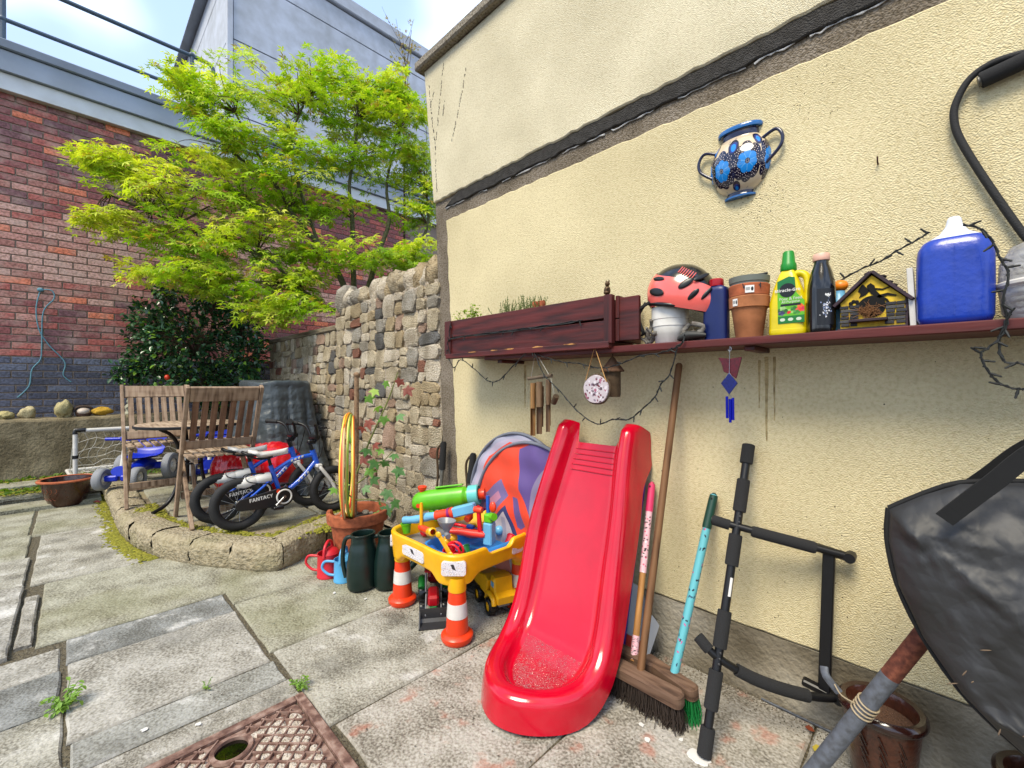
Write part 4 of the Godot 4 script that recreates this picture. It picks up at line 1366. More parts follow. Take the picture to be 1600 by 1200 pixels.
func build_ground_green() -> void:
	var rg := RandomNumberGenerator.new()
	rg.seed = 31
	# moss: low cushions along the kerb and the joints, on the patio edge and on the bed
	var places := []
	var cols := []
	var edge := patio_edge()
	var total := edge_length(edge)
	var spots := []
	for i in 2200:
		var s := rg.randf_range(1.7, 2.55) if i < 1500 else rg.randf_range(0.2, 1.8)
		var e := along(edge, s)
		spots.append(e[0] + e[1] * absf(rg.randfn(0.005, 0.035)) + Vector3(0, 0.0, 0))
	for i in 1000:   # on the patio, inside the kerb
		var e := along(edge, rg.randf_range(1.6, total - 0.1))
		spots.append(e[0] - e[1] * rg.randf_range(0.15, 0.22) + Vector3(0, 0.133, 0))
	for i in 900:
		spots.append(Vector3(rg.randfn(-2.82, 0.05), 0.137, rg.randfn(0.42, 0.12)))
	for i in 500:
		spots.append(Vector3(rg.randfn(-4.0, 0.1), 0.137, rg.randfn(1.24, 0.03)))
	for i in 1800:
		spots.append(Vector3(rg.randf_range(-6.5, -5.6), 0.105, rg.randf_range(1.45, 2.5)))
	for q in spots:
		var s := rg.randf_range(0.004, 0.012)
		places.append(Transform3D(Basis.from_euler(Vector3(0, rg.randf() * TAU, 0)).scaled(Vector3(s, s * rg.randf_range(0.35, 0.7), s)), q))
		cols.append(Color(0.20, 0.21, 0.012).lerp(Color(0.34, 0.32, 0.03), rg.randf()) * rg.randf_range(0.6, 1.1))
	var g := Geo.new()
	g.ball(Vector3.ZERO, Vector3.ONE, 8)
	var o := many(self, "moss", g.mesh(), mat("moss_tint", Color(1, 1, 1), 1.0, {"tint": true, "tex": "mottle", "scale": 2.0}), places, cols)
	o.set_meta("kind", "stuff")
	o.set_meta("label", "yellow green moss along the kerb and paving joints")
	o.set_meta("category", "moss")
	# small leafy weeds on the bed
	places = []
	cols = []
	for i in 1500:
		var q := Vector3(rg.randf_range(-6.52, -5.65), 0.10, rg.randf_range(1.45, 2.5))
		if i > 1100:
			q = Vector3(rg.randf_range(-6.5, -5.7), 0.13, rg.randf_range(0.7, 1.5))
		var f := Vector3(rg.randfn(0, 1), rg.randf_range(0.1, 0.9), rg.randfn(0, 1)).normalized()
		var x := Vector3.UP.cross(f).normalized()
		places.append(Transform3D(Basis(x, f.cross(x), f) * rg.randf_range(0.018, 0.05), q))
		cols.append(Color(0.07, 0.17, 0.02).lerp(Color(0.2, 0.30, 0.05), rg.randf()))
	o = many(self, "bed_weeds", oval_leaf(), M.leaf, places, cols)
	o.set_meta("kind", "stuff")
	o.set_meta("label", "low green weeds covering the bed by the ledge")
	o.set_meta("category", "weeds")
	# single weeds in the joints
	for w in [[Vector3(-2.02, 0.0, 1.64), 26, 0.05, "ferny weed in the paving joint near the left edge"], [Vector3(-1.575, 0.0, 1.068), 16, 0.035, "leafy weed at the corner of the rusty cover"], [Vector3(-1.80, 0.0, 1.30), 8, 0.02, "tiny weed in the joint beside the broad pale slab"], [Vector3(-0.6, 0.0, 1.09), 5, 0.02, ""]]:
		if w[3] == "":
			continue
		var t := thing("joint_weed", w[3], "weed", w[0], 0.0, "weeds in the paving")
		g = Geo.new()
		for i in w[1]:
			var a := rg.randf() * TAU
			var d: Vector3 = Vector3(cos(a), rg.randf_range(0.3, 1.4), sin(a)) * w[2] * rg.randf_range(0.5, 1.1)
			g.tube([Vector3.ZERO, d * 0.6 + Vector3(0, w[2] * 0.2, 0), d], 0.0012, 3)
			for k in 3:
				g.xf = Transform3D(Basis.from_euler(Vector3(rg.randfn(0.2, 0.4), rg.randf() * TAU, 0)) * w[2] * 0.42, d * (0.6 + 0.2 * k))
				var m := oval_leaf()
				var ar := m.surface_get_arrays(0)
				for j in range(0, ar[Mesh.ARRAY_VERTEX].size(), 3):
					g.tri(ar[0][j], ar[0][j + 1], ar[0][j + 2], ar[1][j], ar[1][j + 1], ar[1][j + 2])
			g.xf = Transform3D()
		var wl := part(t, "foliage", g, mat("weed_leaf", Color(0.42, 0.56, 0.20), 0.6, {"back": Color(0.5, 0.6, 0.2), "flat": true}))
		wl.set_meta("kind", "stuff")

# ---- things on the raised patio
const FLOOR := 0.136

func make_chair(label: String, at: Vector3, turn: float, back: Material, wood: Material) -> void:
	var c := thing("folding_chair", label, "chair", at, turn, "wooden folding chairs on the patio")
	var hw := 0.205
	for s in [-1.0, 1.0]:   # back posts run down to the front feet
		var g := Geo.new()
		g.plank(Vector3(0.225, 0.0, s * hw), Vector3(-0.235, 0.90, s * hw), Vector3(1, 0.5, 0), 0.042, 0.022, 0.003)
		part(c, "leg", g, wood)
		g = Geo.new()
		g.plank(Vector3(-0.215, 0.0, s * (hw - 0.026)), Vector3(0.185, 0.43, s * (hw - 0.026)), Vector3(1, -1, 0), 0.036, 0.022, 0.003)
		part(c, "leg", g, wood)
		g = Geo.new()
		g.box(Vector3(0.02, 0.425, s * (hw - 0.05)), Vector3(0.42, 0.034, 0.02), 0.003)
		part(c, "seat_rail", g, M.teak_x)
	for i in 8:
		var g := Geo.new()
		g.box(Vector3(0.025, 0.452, lerpf(-hw + 0.025, hw - 0.025, i / 7.0)), Vector3(0.43, 0.016, 0.038), 0.003)
		part(c, "seat_slat", g, M.teak_x)
	var lean := func(y: float) -> float: return 0.225 - 0.5111 * y
	var g2 := Geo.new()
	g2.plank(Vector3(lean.call(0.805), 0.805, 0), Vector3(lean.call(0.895), 0.895, 0), Vector3(0, 0, 1), 0.385, 0.02, 0.003)
	part(c, "top_rail", g2, wood)
	g2 = Geo.new()
	g2.plank(Vector3(lean.call(0.487), 0.487, 0), Vector3(lean.call(0.545), 0.545, 0), Vector3(0, 0, 1), 0.385, 0.02, 0.003)
	part(c, "lower_rail", g2, wood)
	for i in 7:
		var z := lerpf(-0.155, 0.155, i / 6.0)
		g2 = Geo.new()
		g2.plank(Vector3(lean.call(0.54), 0.54, z), Vector3(lean.call(0.81), 0.81, z), Vector3(0, 0, 1), 0.034, 0.012, 0.002)
		part(c, "back_slat", g2, back)
	for q in [[0.14, 0.155], [-0.13, 0.09]]:
		g2 = Geo.new()
		g2.plank(Vector3(q[0], q[1] - 0.022, 0), Vector3(q[0], q[1] + 0.022, 0), Vector3(0, 0, 1), 0.375, 0.016, 0.003)
		part(c, "stretcher", g2, wood)

func wheel(parent: Node3D, called: String, at: Vector3, r: float, tyre: float, spokes: int, hub: Material, tyre_mat: Material) -> void:
	# axle along z
	var w := part(parent, called, Geo_ring(r - tyre, tyre, 30, 10, 1.0), tyre_mat, at)
	var g := Geo.new()
	g.xf = rot(Vector3.RIGHT, 90)
	g.lathe([Vector2(r - tyre * 2.05, -0.011), Vector2(r - tyre * 1.75, -0.013), Vector2(r - tyre * 1.75, 0.013), Vector2(r - tyre * 2.05, 0.011), Vector2(r - tyre * 2.05, -0.011)], 30)
	part(w, "rim", g, M.black_metal)
	g = Geo.new()
	g.xf = rot(Vector3.RIGHT, 90)
	g.lathe([Vector2(0, -0.04), Vector2(0.012, -0.04), Vector2(0.018, -0.028), Vector2(0.012, -0.02), Vector2(0.012, 0.02), Vector2(0.018, 0.028), Vector2(0.012, 0.04), Vector2(0, 0.04)], 12)
	part(w, "hub", g, hub)
	g = Geo.new()
	for i in spokes:
		var a := TAU * i / spokes
		var z := 0.022 if i % 2 else -0.022
		g.bar(Vector3(cos(a + 0.5) * 0.015, sin(a + 0.5) * 0.015, z), Vector3(cos(a) * (r - tyre * 1.9), sin(a) * (r - tyre * 1.9), 0), 0.0013, 4)
	var sp := part(w, "spokes", g, M.steel)
	sp.set_meta("kind", "stuff")

func Geo_ring(big: float, small: float, n: int, m: int, squash: float) -> Geo:   # a tyre with shallow blocks, axle along z
	var g := Geo.new()
	var f := func(u: float, v: float) -> Vector3:
		var a := TAU * u
		var b := TAU * v
		var k := small
		var outer := cos(b)
		if outer > 0.45 and int(u * n * 1.0) % 2 == 0:
			k *= 0.96
		return Vector3(cos(a) * (big + k * outer), sin(a) * (big + k * outer), k * sin(b) * squash)
	g.sheet(f, n * 2, m, true, true)
	return g

func make_bike(label: String, at: Vector3, turn: float, lean_deg: float) -> void:
	var b := thing("childs_bicycle", label, "bicycle", at, turn, "small blue bicycles")
	b.rotation.x = 0.0
	var blue := mat("bike_blue", Color(0.02, 0.32, 0.78), 0.25, {"coat": 0.8, "tex": "smear", "scale": 3.0})
	var white: Material = M.plastic_white
	wheel(b, "wheel", Vector3(0, 0.163, 0), 0.163, 0.027, 16, M.steel, M.rubber)
	wheel(b, "wheel", Vector3(0.585, 0.163, 0), 0.163, 0.027, 16, M.steel, M.rubber)
	var g := Geo.new()
	var bb := Vector3(0.24, 0.175, 0)
	var seat := Vector3(0.185, 0.36, 0)
	var head := Vector3(0.452, 0.44, 0)
	var neck := Vector3(0.475, 0.365, 0)
	g.tube(curve([head + Vector3(0.005, -0.02, 0), head.lerp(seat, 0.5) + Vector3(0, 0.0, 0), seat + Vector3(0, -0.03, 0)], 4), 0.014, 10)
	g.tube(curve([neck + Vector3(-0.004, 0.01, 0), neck.lerp(bb, 0.5) + Vector3(0.005, -0.012, 0), bb], 4), 0.017, 10)
	g.bar(bb, seat + Vector3(-0.004, 0.02, 0), 0.0145, 10)
	g.bar(head + Vector3(-0.003, 0.012, 0), neck + Vector3(0.003, -0.012, 0), 0.02, 12)
	for s in [-1.0, 1.0]:
		g.tube([seat + Vector3(0.006, -0.06, 0.0), seat + Vector3(-0.05, -0.1, s * 0.034), Vector3(0.0, 0.163, s * 0.05)], 0.008, 8)
		g.tube([bb, bb + Vector3(-0.06, -0.003, s * 0.034), Vector3(0.0, 0.163, s * 0.05)], 0.009, 8)
	part(b, "frame", g, blue)
	for q in [[head, seat, 0.0145], [neck, bb, 0.0178]]:   # white lettering bands on the tubes
		var d: Vector3 = q[1] - q[0]
		for k in 4:
			g = Geo.new()
			g.xf = Transform3D(Basis(Vector3.BACK, atan2(d.y, d.x)), q[0] + d * (0.28 + 0.085 * k) + Vector3(0, -0.006 if q[2] > 0.015 else 0.0, q[2] + 0.0008))
			g.prism(PackedVector2Array([Vector2(-0.008, -0.006), Vector2(0.006, -0.006), Vector2(0.009, 0.006), Vector2(-0.004, 0.006)]), -0.002, 0.0008)
			part(b, "decal", g, white)
	g = Geo.new()
	for s in [-1.0, 1.0]:
		g.tube(curve([neck + Vector3(0.004, -0.02, s * 0.02), neck + Vector3(0.02, -0.05, s * 0.045), Vector3(0.56, 0.22, s * 0.048), Vector3(0.585, 0.163, s * 0.048)], 4), 0.012, 8)
	g.box(neck + Vector3(0.006, -0.024, 0), Vector3(0.04, 0.025, 0.09), 0.006)
	part(b, "fork", g, white)
	g = Geo.new()
	g.bar(seat, seat + Vector3(-0.016, 0.075, 0), 0.0105, 8)
	part(b, "seat_post", g, M.black_metal)
	g = Geo.new()
	var fs := func(u: float, v: float) -> Vector3:
		var x := lerpf(-0.115, 0.125, v)
		var wide := lerpf(0.065, 0.018, smoothstep(0.15, 0.85, v)) * sqrt(maxf(0.0, 1.0 - pow(absf(v * 2.0 - 1.0), 8.0)))
		var a := TAU * u
		var y := sin(a) * 0.02
		return Vector3(x, y + 0.012 * pow(v * 2.0 - 1.0, 2.0) + (0.01 if v < 0.2 else 0.0), -cos(a) * maxf(wide, 0.001))
	g.xf = Transform3D(Basis(), seat + Vector3(-0.02, 0.095, 0))
	g.sheet(fs, 20, 16, true)
	part(b, "saddle", g, white)
	g = Geo.new()
	g.tube(curve([seat + Vector3(-0.10, 0.10, -0.05), seat + Vector3(-0.145, 0.11, -0.04), seat + Vector3(-0.165, 0.125, 0.0), seat + Vector3(-0.145, 0.11, 0.04), seat + Vector3(-0.10, 0.10, 0.05)], 4), 0.009, 8)
	g.tube(curve([seat + Vector3(0.0, 0.08, 0.03), seat + Vector3(-0.07, 0.07, 0.04), seat + Vector3(-0.13, 0.095, 0.03)], 4), 0.006, 6)
	g.tube(curve([seat + Vector3(0.0, 0.08, -0.03), seat + Vector3(-0.07, 0.07, -0.04), seat + Vector3(-0.13, 0.095, -0.03)], 4), 0.006, 6)
	part(b, "saddle_handle", g, M.black_metal)
	g = Geo.new()
	var stem := head + Vector3(-0.018, 0.06, 0)
	g.bar(head, stem, 0.012, 8)
	g.box(stem + Vector3(0.012, 0.01, 0), Vector3(0.06, 0.03, 0.034), 0.008)
	var clamp_ := stem + Vector3(0.03, 0.012, 0)
	for s in [-1.0, 1.0]:
		g.tube(curve([clamp_, clamp_ + Vector3(0.0, 0.02, s * 0.05), clamp_ + Vector3(-0.02, 0.10, s * 0.09), clamp_ + Vector3(-0.06, 0.13, s * 0.14), clamp_ + Vector3(-0.09, 0.135, s * 0.2)], 4), 0.0095, 8)
		g.tube(curve([clamp_ + Vector3(-0.03, 0.115, s * 0.11), clamp_ + Vector3(0.01, 0.10, s * 0.13), clamp_ + Vector3(0.0, 0.10, s * 0.19)], 3), 0.004, 5)
		g.tube(curve([clamp_ + Vector3(0.005, 0.10, s * 0.12), clamp_ + Vector3(0.06, 0.08, s * 0.08), clamp_ + Vector3(0.04, -0.08, s * 0.02), neck], 4), 0.003, 5)
	g.tube([clamp_ + Vector3(0, 0.028, -0.06), clamp_ + Vector3(0, 0.028, 0.06)], 0.018, 8)
	part(b, "handlebar", g, M.black_metal)
	for s in [-1.0, 1.0]:
		g = Geo.new()
		g.tube([clamp_ + Vector3(-0.056, 0.128, s * 0.135), clamp_ + Vector3(-0.095, 0.135, s * 0.215), clamp_ + Vector3(-0.098, 0.136, s * 0.225)], [0.014, 0.015, 0.019], 10)
		part(b, "grip", g, M.rubber)
	# chain guard with its name, crank and pedal on the near side
	g = Geo.new()
	var guard := PackedVector2Array()
	for i in 13:
		var a := lerpf(PI * 0.5, PI * 1.5, i / 12.0)
		guard.append(Vector2(0.0, 0.163) + Vector2(cos(a), sin(a)) * 0.036)
	for i in 15:
		var a := lerpf(-PI * 0.5, PI * 0.5, i / 14.0)
		guard.append(Vector2(bb.x, bb.y) + Vector2(cos(a), sin(a)) * 0.062)
	g.prism(guard, 0.05, 0.066, 0.003)
	part(b, "chain_guard", g, mat("guard_black", Color(0.05, 0.05, 0.055), 0.4))
	var tm := part(b, "guard_lettering", words("FANTACY", 0.031, 0.0012, false, true), white, Vector3(0.105, 0.188, 0.0668))
	tm.rotation.z = 0.10
	g = Geo.new()
	g.xf = rot(Vector3.RIGHT, 90, Vector3(0.205, 0.215, 0.0668))
	g.lathe([Vector2(0.012, 0.0), Vector2(0.012, 0.0012), Vector2(0.0, 0.0012)], 14)
	part(b, "guard_badge", g, M.plastic_orange)
	part(b, "chainring", ring_z(0.044, 0.0055), white, bb + Vector3(0, 0, 0.069))
	g = Geo.new()
	g.plank(bb + Vector3(0, 0, 0.078), bb + Vector3(-0.055, -0.052, 0.078), Vector3.BACK, 0.008, 0.014)
	g.plank(bb + Vector3(0, 0, -0.06), bb + Vector3(0.055, 0.052, -0.06), Vector3.BACK, 0.008, 0.014)
	g.bar(bb + Vector3(0, 0, -0.065), bb + Vector3(0, 0, 0.082), 0.009, 8)
	part(b, "crank", g, M.steel)
	for s in [-1.0, 1.0]:
		g = Geo.new()
		g.box(bb + Vector3(-0.055 * s, -0.052 * s, s * 0.115), Vector3(0.06, 0.02, 0.065), 0.004)
		part(b, "pedal", g, M.plastic_black)
	# the drinking bottle in a wire cage behind the saddle
	g = Geo.new()
	g.xf = Transform3D(Basis(Vector3.BACK, PI * 0.5 + 0.12), Vector3(0.12, 0.30, 0.0))
	g.lathe([Vector2(0, -0.06), Vector2(0.031, -0.058), Vector2(0.033, -0.05), Vector2(0.033, 0.02), Vector2(0.029, 0.03), Vector2(0.033, 0.04), Vector2(0.033, 0.10), Vector2(0.026, 0.115), Vector2(0.024, 0.135), Vector2(0.017, 0.14), Vector2(0.015, 0.16), Vector2(0, 0.16)], 16)
	part(b, "drinking_bottle", g, mat("frosted", Color(0.83, 0.82, 0.79), 0.45))
	g = Geo.new()
	for s in [-1.0, 1.0]:
		g.tube(curve([Vector3(0.18, 0.28, s * 0.02), Vector3(0.15, 0.27, s * 0.034), Vector3(0.06, 0.29, s * 0.036), Vector3(0.03, 0.315, s * 0.034), Vector3(0.05, 0.34, s * 0.02), Vector3(0.14, 0.335, s * 0.012)], 4), 0.0028, 5)
	part(b, "bottle_cage", g, M.black_metal)
	g = Geo.new()
	g.bar(Vector3(0.2, 0.15, -0.03), Vector3(0.13, 0.012, -0.13), 0.007, 6)
	part(b, "kick_stand", g, M.black_metal)
	b.rotation = Vector3(0, turn, 0)
	b.rotate_object_local(Vector3.RIGHT, deg_to_rad(lean_deg))

func ring_z(big: float, small: float) -> Geo:
	var g := Geo.new()
	var p := []
	for i in 28:
		var a := TAU * i / 28
		p.append(Vector3(cos(a) * big, sin(a) * big, 0))
	g.tube(p, small, 6, false, true)
	return g

func make_trike(label: String, at: Vector3, turn: float) -> void:
	var t := thing("toy_tricycle", label, "tricycle", at, turn, "blue toy tricycles behind the chairs")
	var tyre := mat("grey_tyre", Color(0.55, 0.56, 0.58), 0.7, {"tex": "grain", "scale": 4.0})
	var blue := mat("trike_blue", Color(0.035, 0.16, 0.70), 0.35, {"tex": "smear", "scale": 3.0})
	for q in [[Vector3(0.0, 0.125, 0.19), 0.125], [Vector3(0.0, 0.125, -0.19), 0.125], [Vector3(0.42, 0.095, 0.13), 0.095], [Vector3(0.42, 0.095, -0.13), 0.095]]:
		var g := Geo.new()
		g.xf = rot(Vector3.RIGHT, 90)
		var r: float = q[1]
		g.lathe([Vector2(r * 0.55, -0.026), Vector2(r * 0.86, -0.034), Vector2(r * 0.97, -0.026), Vector2(r, -0.012), Vector2(r, 0.012), Vector2(r * 0.97, 0.026), Vector2(r * 0.86, 0.034), Vector2(r * 0.55, 0.026)], 24)
		var w := part(t, "wheel", g, tyre, q[0])
		g = Geo.new()
		g.xf = rot(Vector3.RIGHT, 90)
		g.lathe([Vector2(0.0, -0.022), Vector2(r * 0.25, -0.028), Vector2(r * 0.3, -0.014), Vector2(r * 0.56, -0.018), Vector2(r * 0.56, 0.018), Vector2(r * 0.3, 0.014), Vector2(r * 0.25, 0.028), Vector2(0.0, 0.022)], 20)
		part(w, "hub", g, M.plastic_white)
	var g2 := Geo.new()
	g2.tube(curve([Vector3(-0.02, 0.14, 0), Vector3(0.08, 0.17, 0), Vector3(0.25, 0.13, 0), Vector3(0.42, 0.16, 0)], 5), [0.05, 0.05, 0.055, 0.055, 0.05, 0.045, 0.042, 0.04, 0.04, 0.04, 0.04, 0.04, 0.04, 0.042, 0.045, 0.045], 12, true, false, 1.5)
	for s in [-1.0, 1.0]:
		g2.box(Vector3(0.42, 0.10, s * 0.06), Vector3(0.05, 0.05, 0.10), 0.01)
		g2.box(Vector3(0.0, 0.135, s * 0.09), Vector3(0.06, 0.06, 0.14), 0.012)
	part(t, "body", g2, blue)
	g2 = Geo.new()
	var fseat := func(u: float, v: float) -> Vector3:
		var z := (u - 0.5) * 0.24
		var p := [Vector2(0.20, 0.235), Vector2(0.10, 0.225), Vector2(0.0, 0.235), Vector2(-0.05, 0.28), Vector2(-0.085, 0.36), Vector2(-0.10, 0.42)]
		var k: float = v * 5.0
		var q: Vector2 = p[int(minf(k, 4.0))].lerp(p[int(minf(k, 4.0)) + 1], k - int(minf(k, 4.0)))
		return Vector3(q.x + 0.35 * z * z, q.y + 1.1 * z * z, z)
	g2.sheet(fseat, 12, 20, false, true)
	g2.xf = Transform3D(Basis(), Vector3(-0.006, -0.010, 0))
	g2.sheet(fseat, 12, 20)
	part(t, "seat", g2, blue)
	g2 = Geo.new()
	g2.bar(Vector3(0.40, 0.15, 0), Vector3(0.335, 0.42, 0), 0.017, 10)
	part(t, "steering_column", g2, M.plastic_white)
	g2 = Geo.new()
	g2.bar(Vector3(0.335, 0.43, -0.15), Vector3(0.335, 0.43, 0.15), 0.014, 10)
	g2.box(Vector3(0.335, 0.43, 0), Vector3(0.05, 0.05, 0.07), 0.012)
	part(t, "handlebar", g2, blue)

func build_patio_things() -> void:
	make_chair("wooden slatted folding chair in front of the bistro table", Vector3(-3.54, FLOOR, 0.92), PI, M.teak_dark, M.teak)
	make_chair("greyer wooden folding chair behind the bistro table", Vector3(-4.43, FLOOR, 1.145), 0.0, M.teak, M.teak)
	# the table
	var t := thing("bistro_table", "round wooden topped table with curved black legs between chairs", "table", Vector3(-4.06, FLOOR, 1.0))
	var g := Geo.new()
	g.lathe([Vector2(0, 0.598), Vector2(0.318, 0.598), Vector2(0.325, 0.604), Vector2(0.325, 0.614), Vector2(0.318, 0.62), Vector2(0, 0.62)], 40)
	part(t, "table_top", g, M.teak_x)
	g = Geo.new()
	g.lathe([Vector2(0.326, 0.596), Vector2(0.331, 0.6), Vector2(0.331, 0.613), Vector2(0.326, 0.617)], 40)
	part(t, "edge_band", g, M.black_metal)
	for k in 3:
		var a := atan2(0.234, 0.144) + TAU * k / 3
		var d := Vector3(cos(a), 0, sin(a))
		var pts := []
		for q in [[0.22, 0.59], [0.14, 0.54], [0.085, 0.44], [0.075, 0.3], [0.105, 0.15], [0.175, 0.05], [0.275, 0.012]]:
			pts.append(d * q[0] + Vector3(0, q[1], 0))
		g = Geo.new()
		g.tube(curve(pts, 4), 0.0125, 10)
		part(t, "leg", g, M.black_metal)
	g = Geo.new()
	var rp := []
	for i in 24:
		rp.append(Vector3(cos(TAU * i / 24) * 0.078, 0.32, sin(TAU * i / 24) * 0.078))
	g.tube(rp, 0.007, 6, false, true)
	part(t, "leg_ring", g, M.black_metal)
	make_bike("near small blue bicycle with white saddle and fork", Vector3(-3.12, FLOOR, 0.89), PI / 2, -3.0)
	make_bike("farther blue bicycle standing behind the nearer one", Vector3(-3.37, FLOOR, 0.945), PI / 2 + 0.03, -3.0)
	# the red peanut ball
	g = Geo.new()
	var fp := func(u: float, v: float) -> Vector3:
		var x := lerpf(-0.34, 0.34, v)
		var e := sqrt(maxf(0.0, 1.0 - pow(absf(x) / 0.34, 2.4)))
		var r := e * (0.235 - 0.035 * exp(-x * x / 0.012)) + 0.0025 * sin(x * 130.0) * e
		var a := TAU * u
		return Vector3(x, cos(a) * r, sin(a) * r)
	g.sheet(fp, 32, 60, true)
	var ball := solo("peanut_ball", "shiny red peanut shaped exercise ball behind the bicycles", "ball", g, mat("ball_red", Color(0.78, 0.03, 0.10), 0.22, {"tex": "smear", "scale": 2.0, "coat": 0.4}), Vector3(-3.93, FLOOR + 0.235, 0.57))
	ball.rotation.y = 0.9
	# something under a tarpaulin
	var tr := thing("tarpaulin_cover", "dark tarpaulin draped over a tall object by the wall", "cover", Vector3(-4.3, FLOOR, 0.34))
	g = Geo.new()
	var nz := FastNoiseLite.new()
	nz.seed = 3
	nz.frequency = 1.0
	var ft := func(u: float, v: float) -> Vector3:
		var a := TAU * u
		var c := Vector2(cos(a), sin(a))
		var sq := pow(pow(absf(c.x), 9.0) + pow(absf(c.y), 9.0), -1.0 / 9.0)
		var top := minf(v / 0.22, 1.0)
		var down := maxf(0.0, (v - 0.22) / 0.78)
		var ridge := absf(sin(a * 3.5 + nz.get_noise_2d(a * 1.5, 1.0) * 3.0)) - 0.5
		var fine := absf(sin(a * 9.0 + down * 2.0 + nz.get_noise_2d(a * 3.0, 4.0) * 4.0)) - 0.5
		var r := sq * top * (1.0 + down * 0.22 + (ridge * 0.26 + fine * 0.07) * down)
		var corner := pow(absf(sin(2.0 * a)), 6.0)
		r *= 1.0 - 0.10 * corner * (1.0 - down)
		var p := Vector3(c.x * r * 0.35 + down * down * 0.14, 0.945 - down * 0.935, c.y * r * 0.24)
		p.y -= 0.02 * corner * top * (1.0 - down)
		p += Vector3(nz.get_noise_3d(p.x * 9, p.y * 9, 7.0), nz.get_noise_3d(p.x * 8, p.y * 8, p.z * 8) * 0.6, nz.get_noise_3d(p.z * 9, p.y * 9, 3.0)) * 0.016
		p.z = maxf(p.z, -0.30)
		p.y = maxf(p.y, 0.003)
		return p
	g.sheet(ft, 140, 70, true, true)
	part(tr, "cloth", g, M.tarp)
	# the little goal
	var go := thing("toy_goal", "small white toy football goal with net by the ledge", "goal", Vector3(-5.78, 0.13, 1.61))
	g = Geo.new()
	g.bar(Vector3(0, 0.0, 0), Vector3(0, 0.46, 0), 0.019, 10)
	part(go, "post", g, M.plastic_white)
	g = Geo.new()
	g.bar(Vector3(0, 0.0, -1.0), Vector3(0, 0.46, -1.0), 0.019, 10)
	part(go, "post", g, M.plastic_white)
	g = Geo.new()
	g.bar(Vector3(0, 0.48, -0.04), Vector3(0, 0.48, -0.96), 0.019, 10)
	part(go, "crossbar", g, M.plastic_white)
	for z in [0.06, -1.0]:
		g = Geo.new()
		g.bar(Vector3(0.0, 0.02, z * 0.2 if z > 0 else z), Vector3(-0.62, 0.03, z), 0.016, 8)
		part(go, "base_rail", g, M.plastic_white)
	g = Geo.new()
	g.bar(Vector3(-0.62, 0.03, 0.06), Vector3(-0.62, 0.03, -1.0), 0.016, 8)
	part(go, "back_rail", g, M.plastic_white)
	for q in [[Vector3(0, 0.45, 0), Vector3(0, 0.485, 0), Vector3(0, 0.485, -0.07)], [Vector3(0, 0.45, -1), Vector3(0, 0.485, -1), Vector3(0, 0.485, -0.93)], [Vector3(0, 0.22, 0), Vector3(0, 0.235, 0), Vector3(0, 0.25, 0)], [Vector3(0, 0.0, 0), Vector3(0, 0.03, 0), Vector3(0, 0.06, 0)], [Vector3(0, 0.48, -0.46), Vector3(0, 0.48, -0.50), Vector3(0, 0.48, -0.54)]]:
		g = Geo.new()
		g.tube(q, 0.023, 10)
		part(go, "joint", g, M.plastic_black)
	g = Geo.new()
	var net := func(u: float, v: float) -> Vector3:   # sags from the crossbar to the back rail
		var a := Vector3(0, 0.47, -u)
		var b := Vector3(-0.62, 0.04, -u * 1.05 + 0.05)
		return a.lerp(b, v) + Vector3(0, -0.22 * sin(PI * v) * (1.0 - 0.3 * sin(PI * u)), 0) + Vector3(nz.get_noise_2d(u * 9, v * 9), nz.get_noise_2d(u * 9, v * 9 + 40), 0) * 0.03
	for i in 17:
		var p1 := []
		var p2 := []
		for k in 15:
			p1.append(net.call(clampf(i / 16.0 + 0.03 * sin(k * 1.3), 0, 1), k / 14.0))
			if i < 12:
				p2.append(net.call(k / 14.0, clampf(i / 11.0 + 0.02 * sin(k * 2.0 + i), 0, 1)))
		g.tube(p1, 0.0022, 3, false)
		if i < 12:
			g.tube(p2, 0.0022, 3, false)
	for k in 8:   # the side panel
		var q0 := Vector3(0, 0.06 + 0.055 * k, 0)
		g.tube(curve([q0, q0 * 0.7 + Vector3(-0.2, 0.0, 0.02), Vector3(-0.6 + 0.045 * k, 0.05, 0.04)], 4), 0.0022, 3, false)
	var nt := part(go, "net", g, M.net)
	nt.set_meta("kind", "stuff")
	make_trike("blue toy tricycle with grey wheels seen through the far chair", Vector3(-5.42, FLOOR, 1.12), -0.55)
	make_trike("second blue toy tricycle beyond the bistro table", Vector3(-5.3, FLOOR, 0.62), -0.25)
	# the glazed pot by the bed
	var gp := thing("glazed_pot", "wide brown glazed bowl pot on the paving by the bed", "pot", Vector3(-5.44, 0.0, 1.66))
	g = Geo.new()
	g.lathe([Vector2(0, 0.0), Vector2(0.105, 0.0), Vector2(0.118, 0.02), Vector2(0.145, 0.10), Vector2(0.163, 0.18), Vector2(0.168, 0.205), Vector2(0.186, 0.21), Vector2(0.188, 0.222), Vector2(0.178, 0.228), Vector2(0.160, 0.222), Vector2(0.155, 0.19), Vector2(0.15, 0.17)], 36)
	part(gp, "bowl", g, M.brown_glaze)
	g = Geo.new()
	g.lathe([Vector2(0.189, 0.212), Vector2(0.191, 0.222), Vector2(0.18, 0.231), Vector2(0.162, 0.226)], 36)
	part(gp, "rim", g, M.terracotta)
	g = Geo.new()
	g.lathe([Vector2(0.156, 0.185), Vector2(0, 0.192)], 24)
	part(gp, "soil", g, M.soil)
	g = Geo.new()   # an incised leaf scroll
	for k in 4:
		var pts := []
		for j in 9:
			var a := 0.55 + 0.22 * k + 0.16 * sin(j * 0.7)
			var y := 0.06 + 0.013 * j
			pts.append(Vector3(cos(a) * (0.131 + (y - 0.06) * 0.27), y, sin(a) * (0.131 + (y - 0.06) * 0.27)))
		g.tube(pts, 0.003, 4)
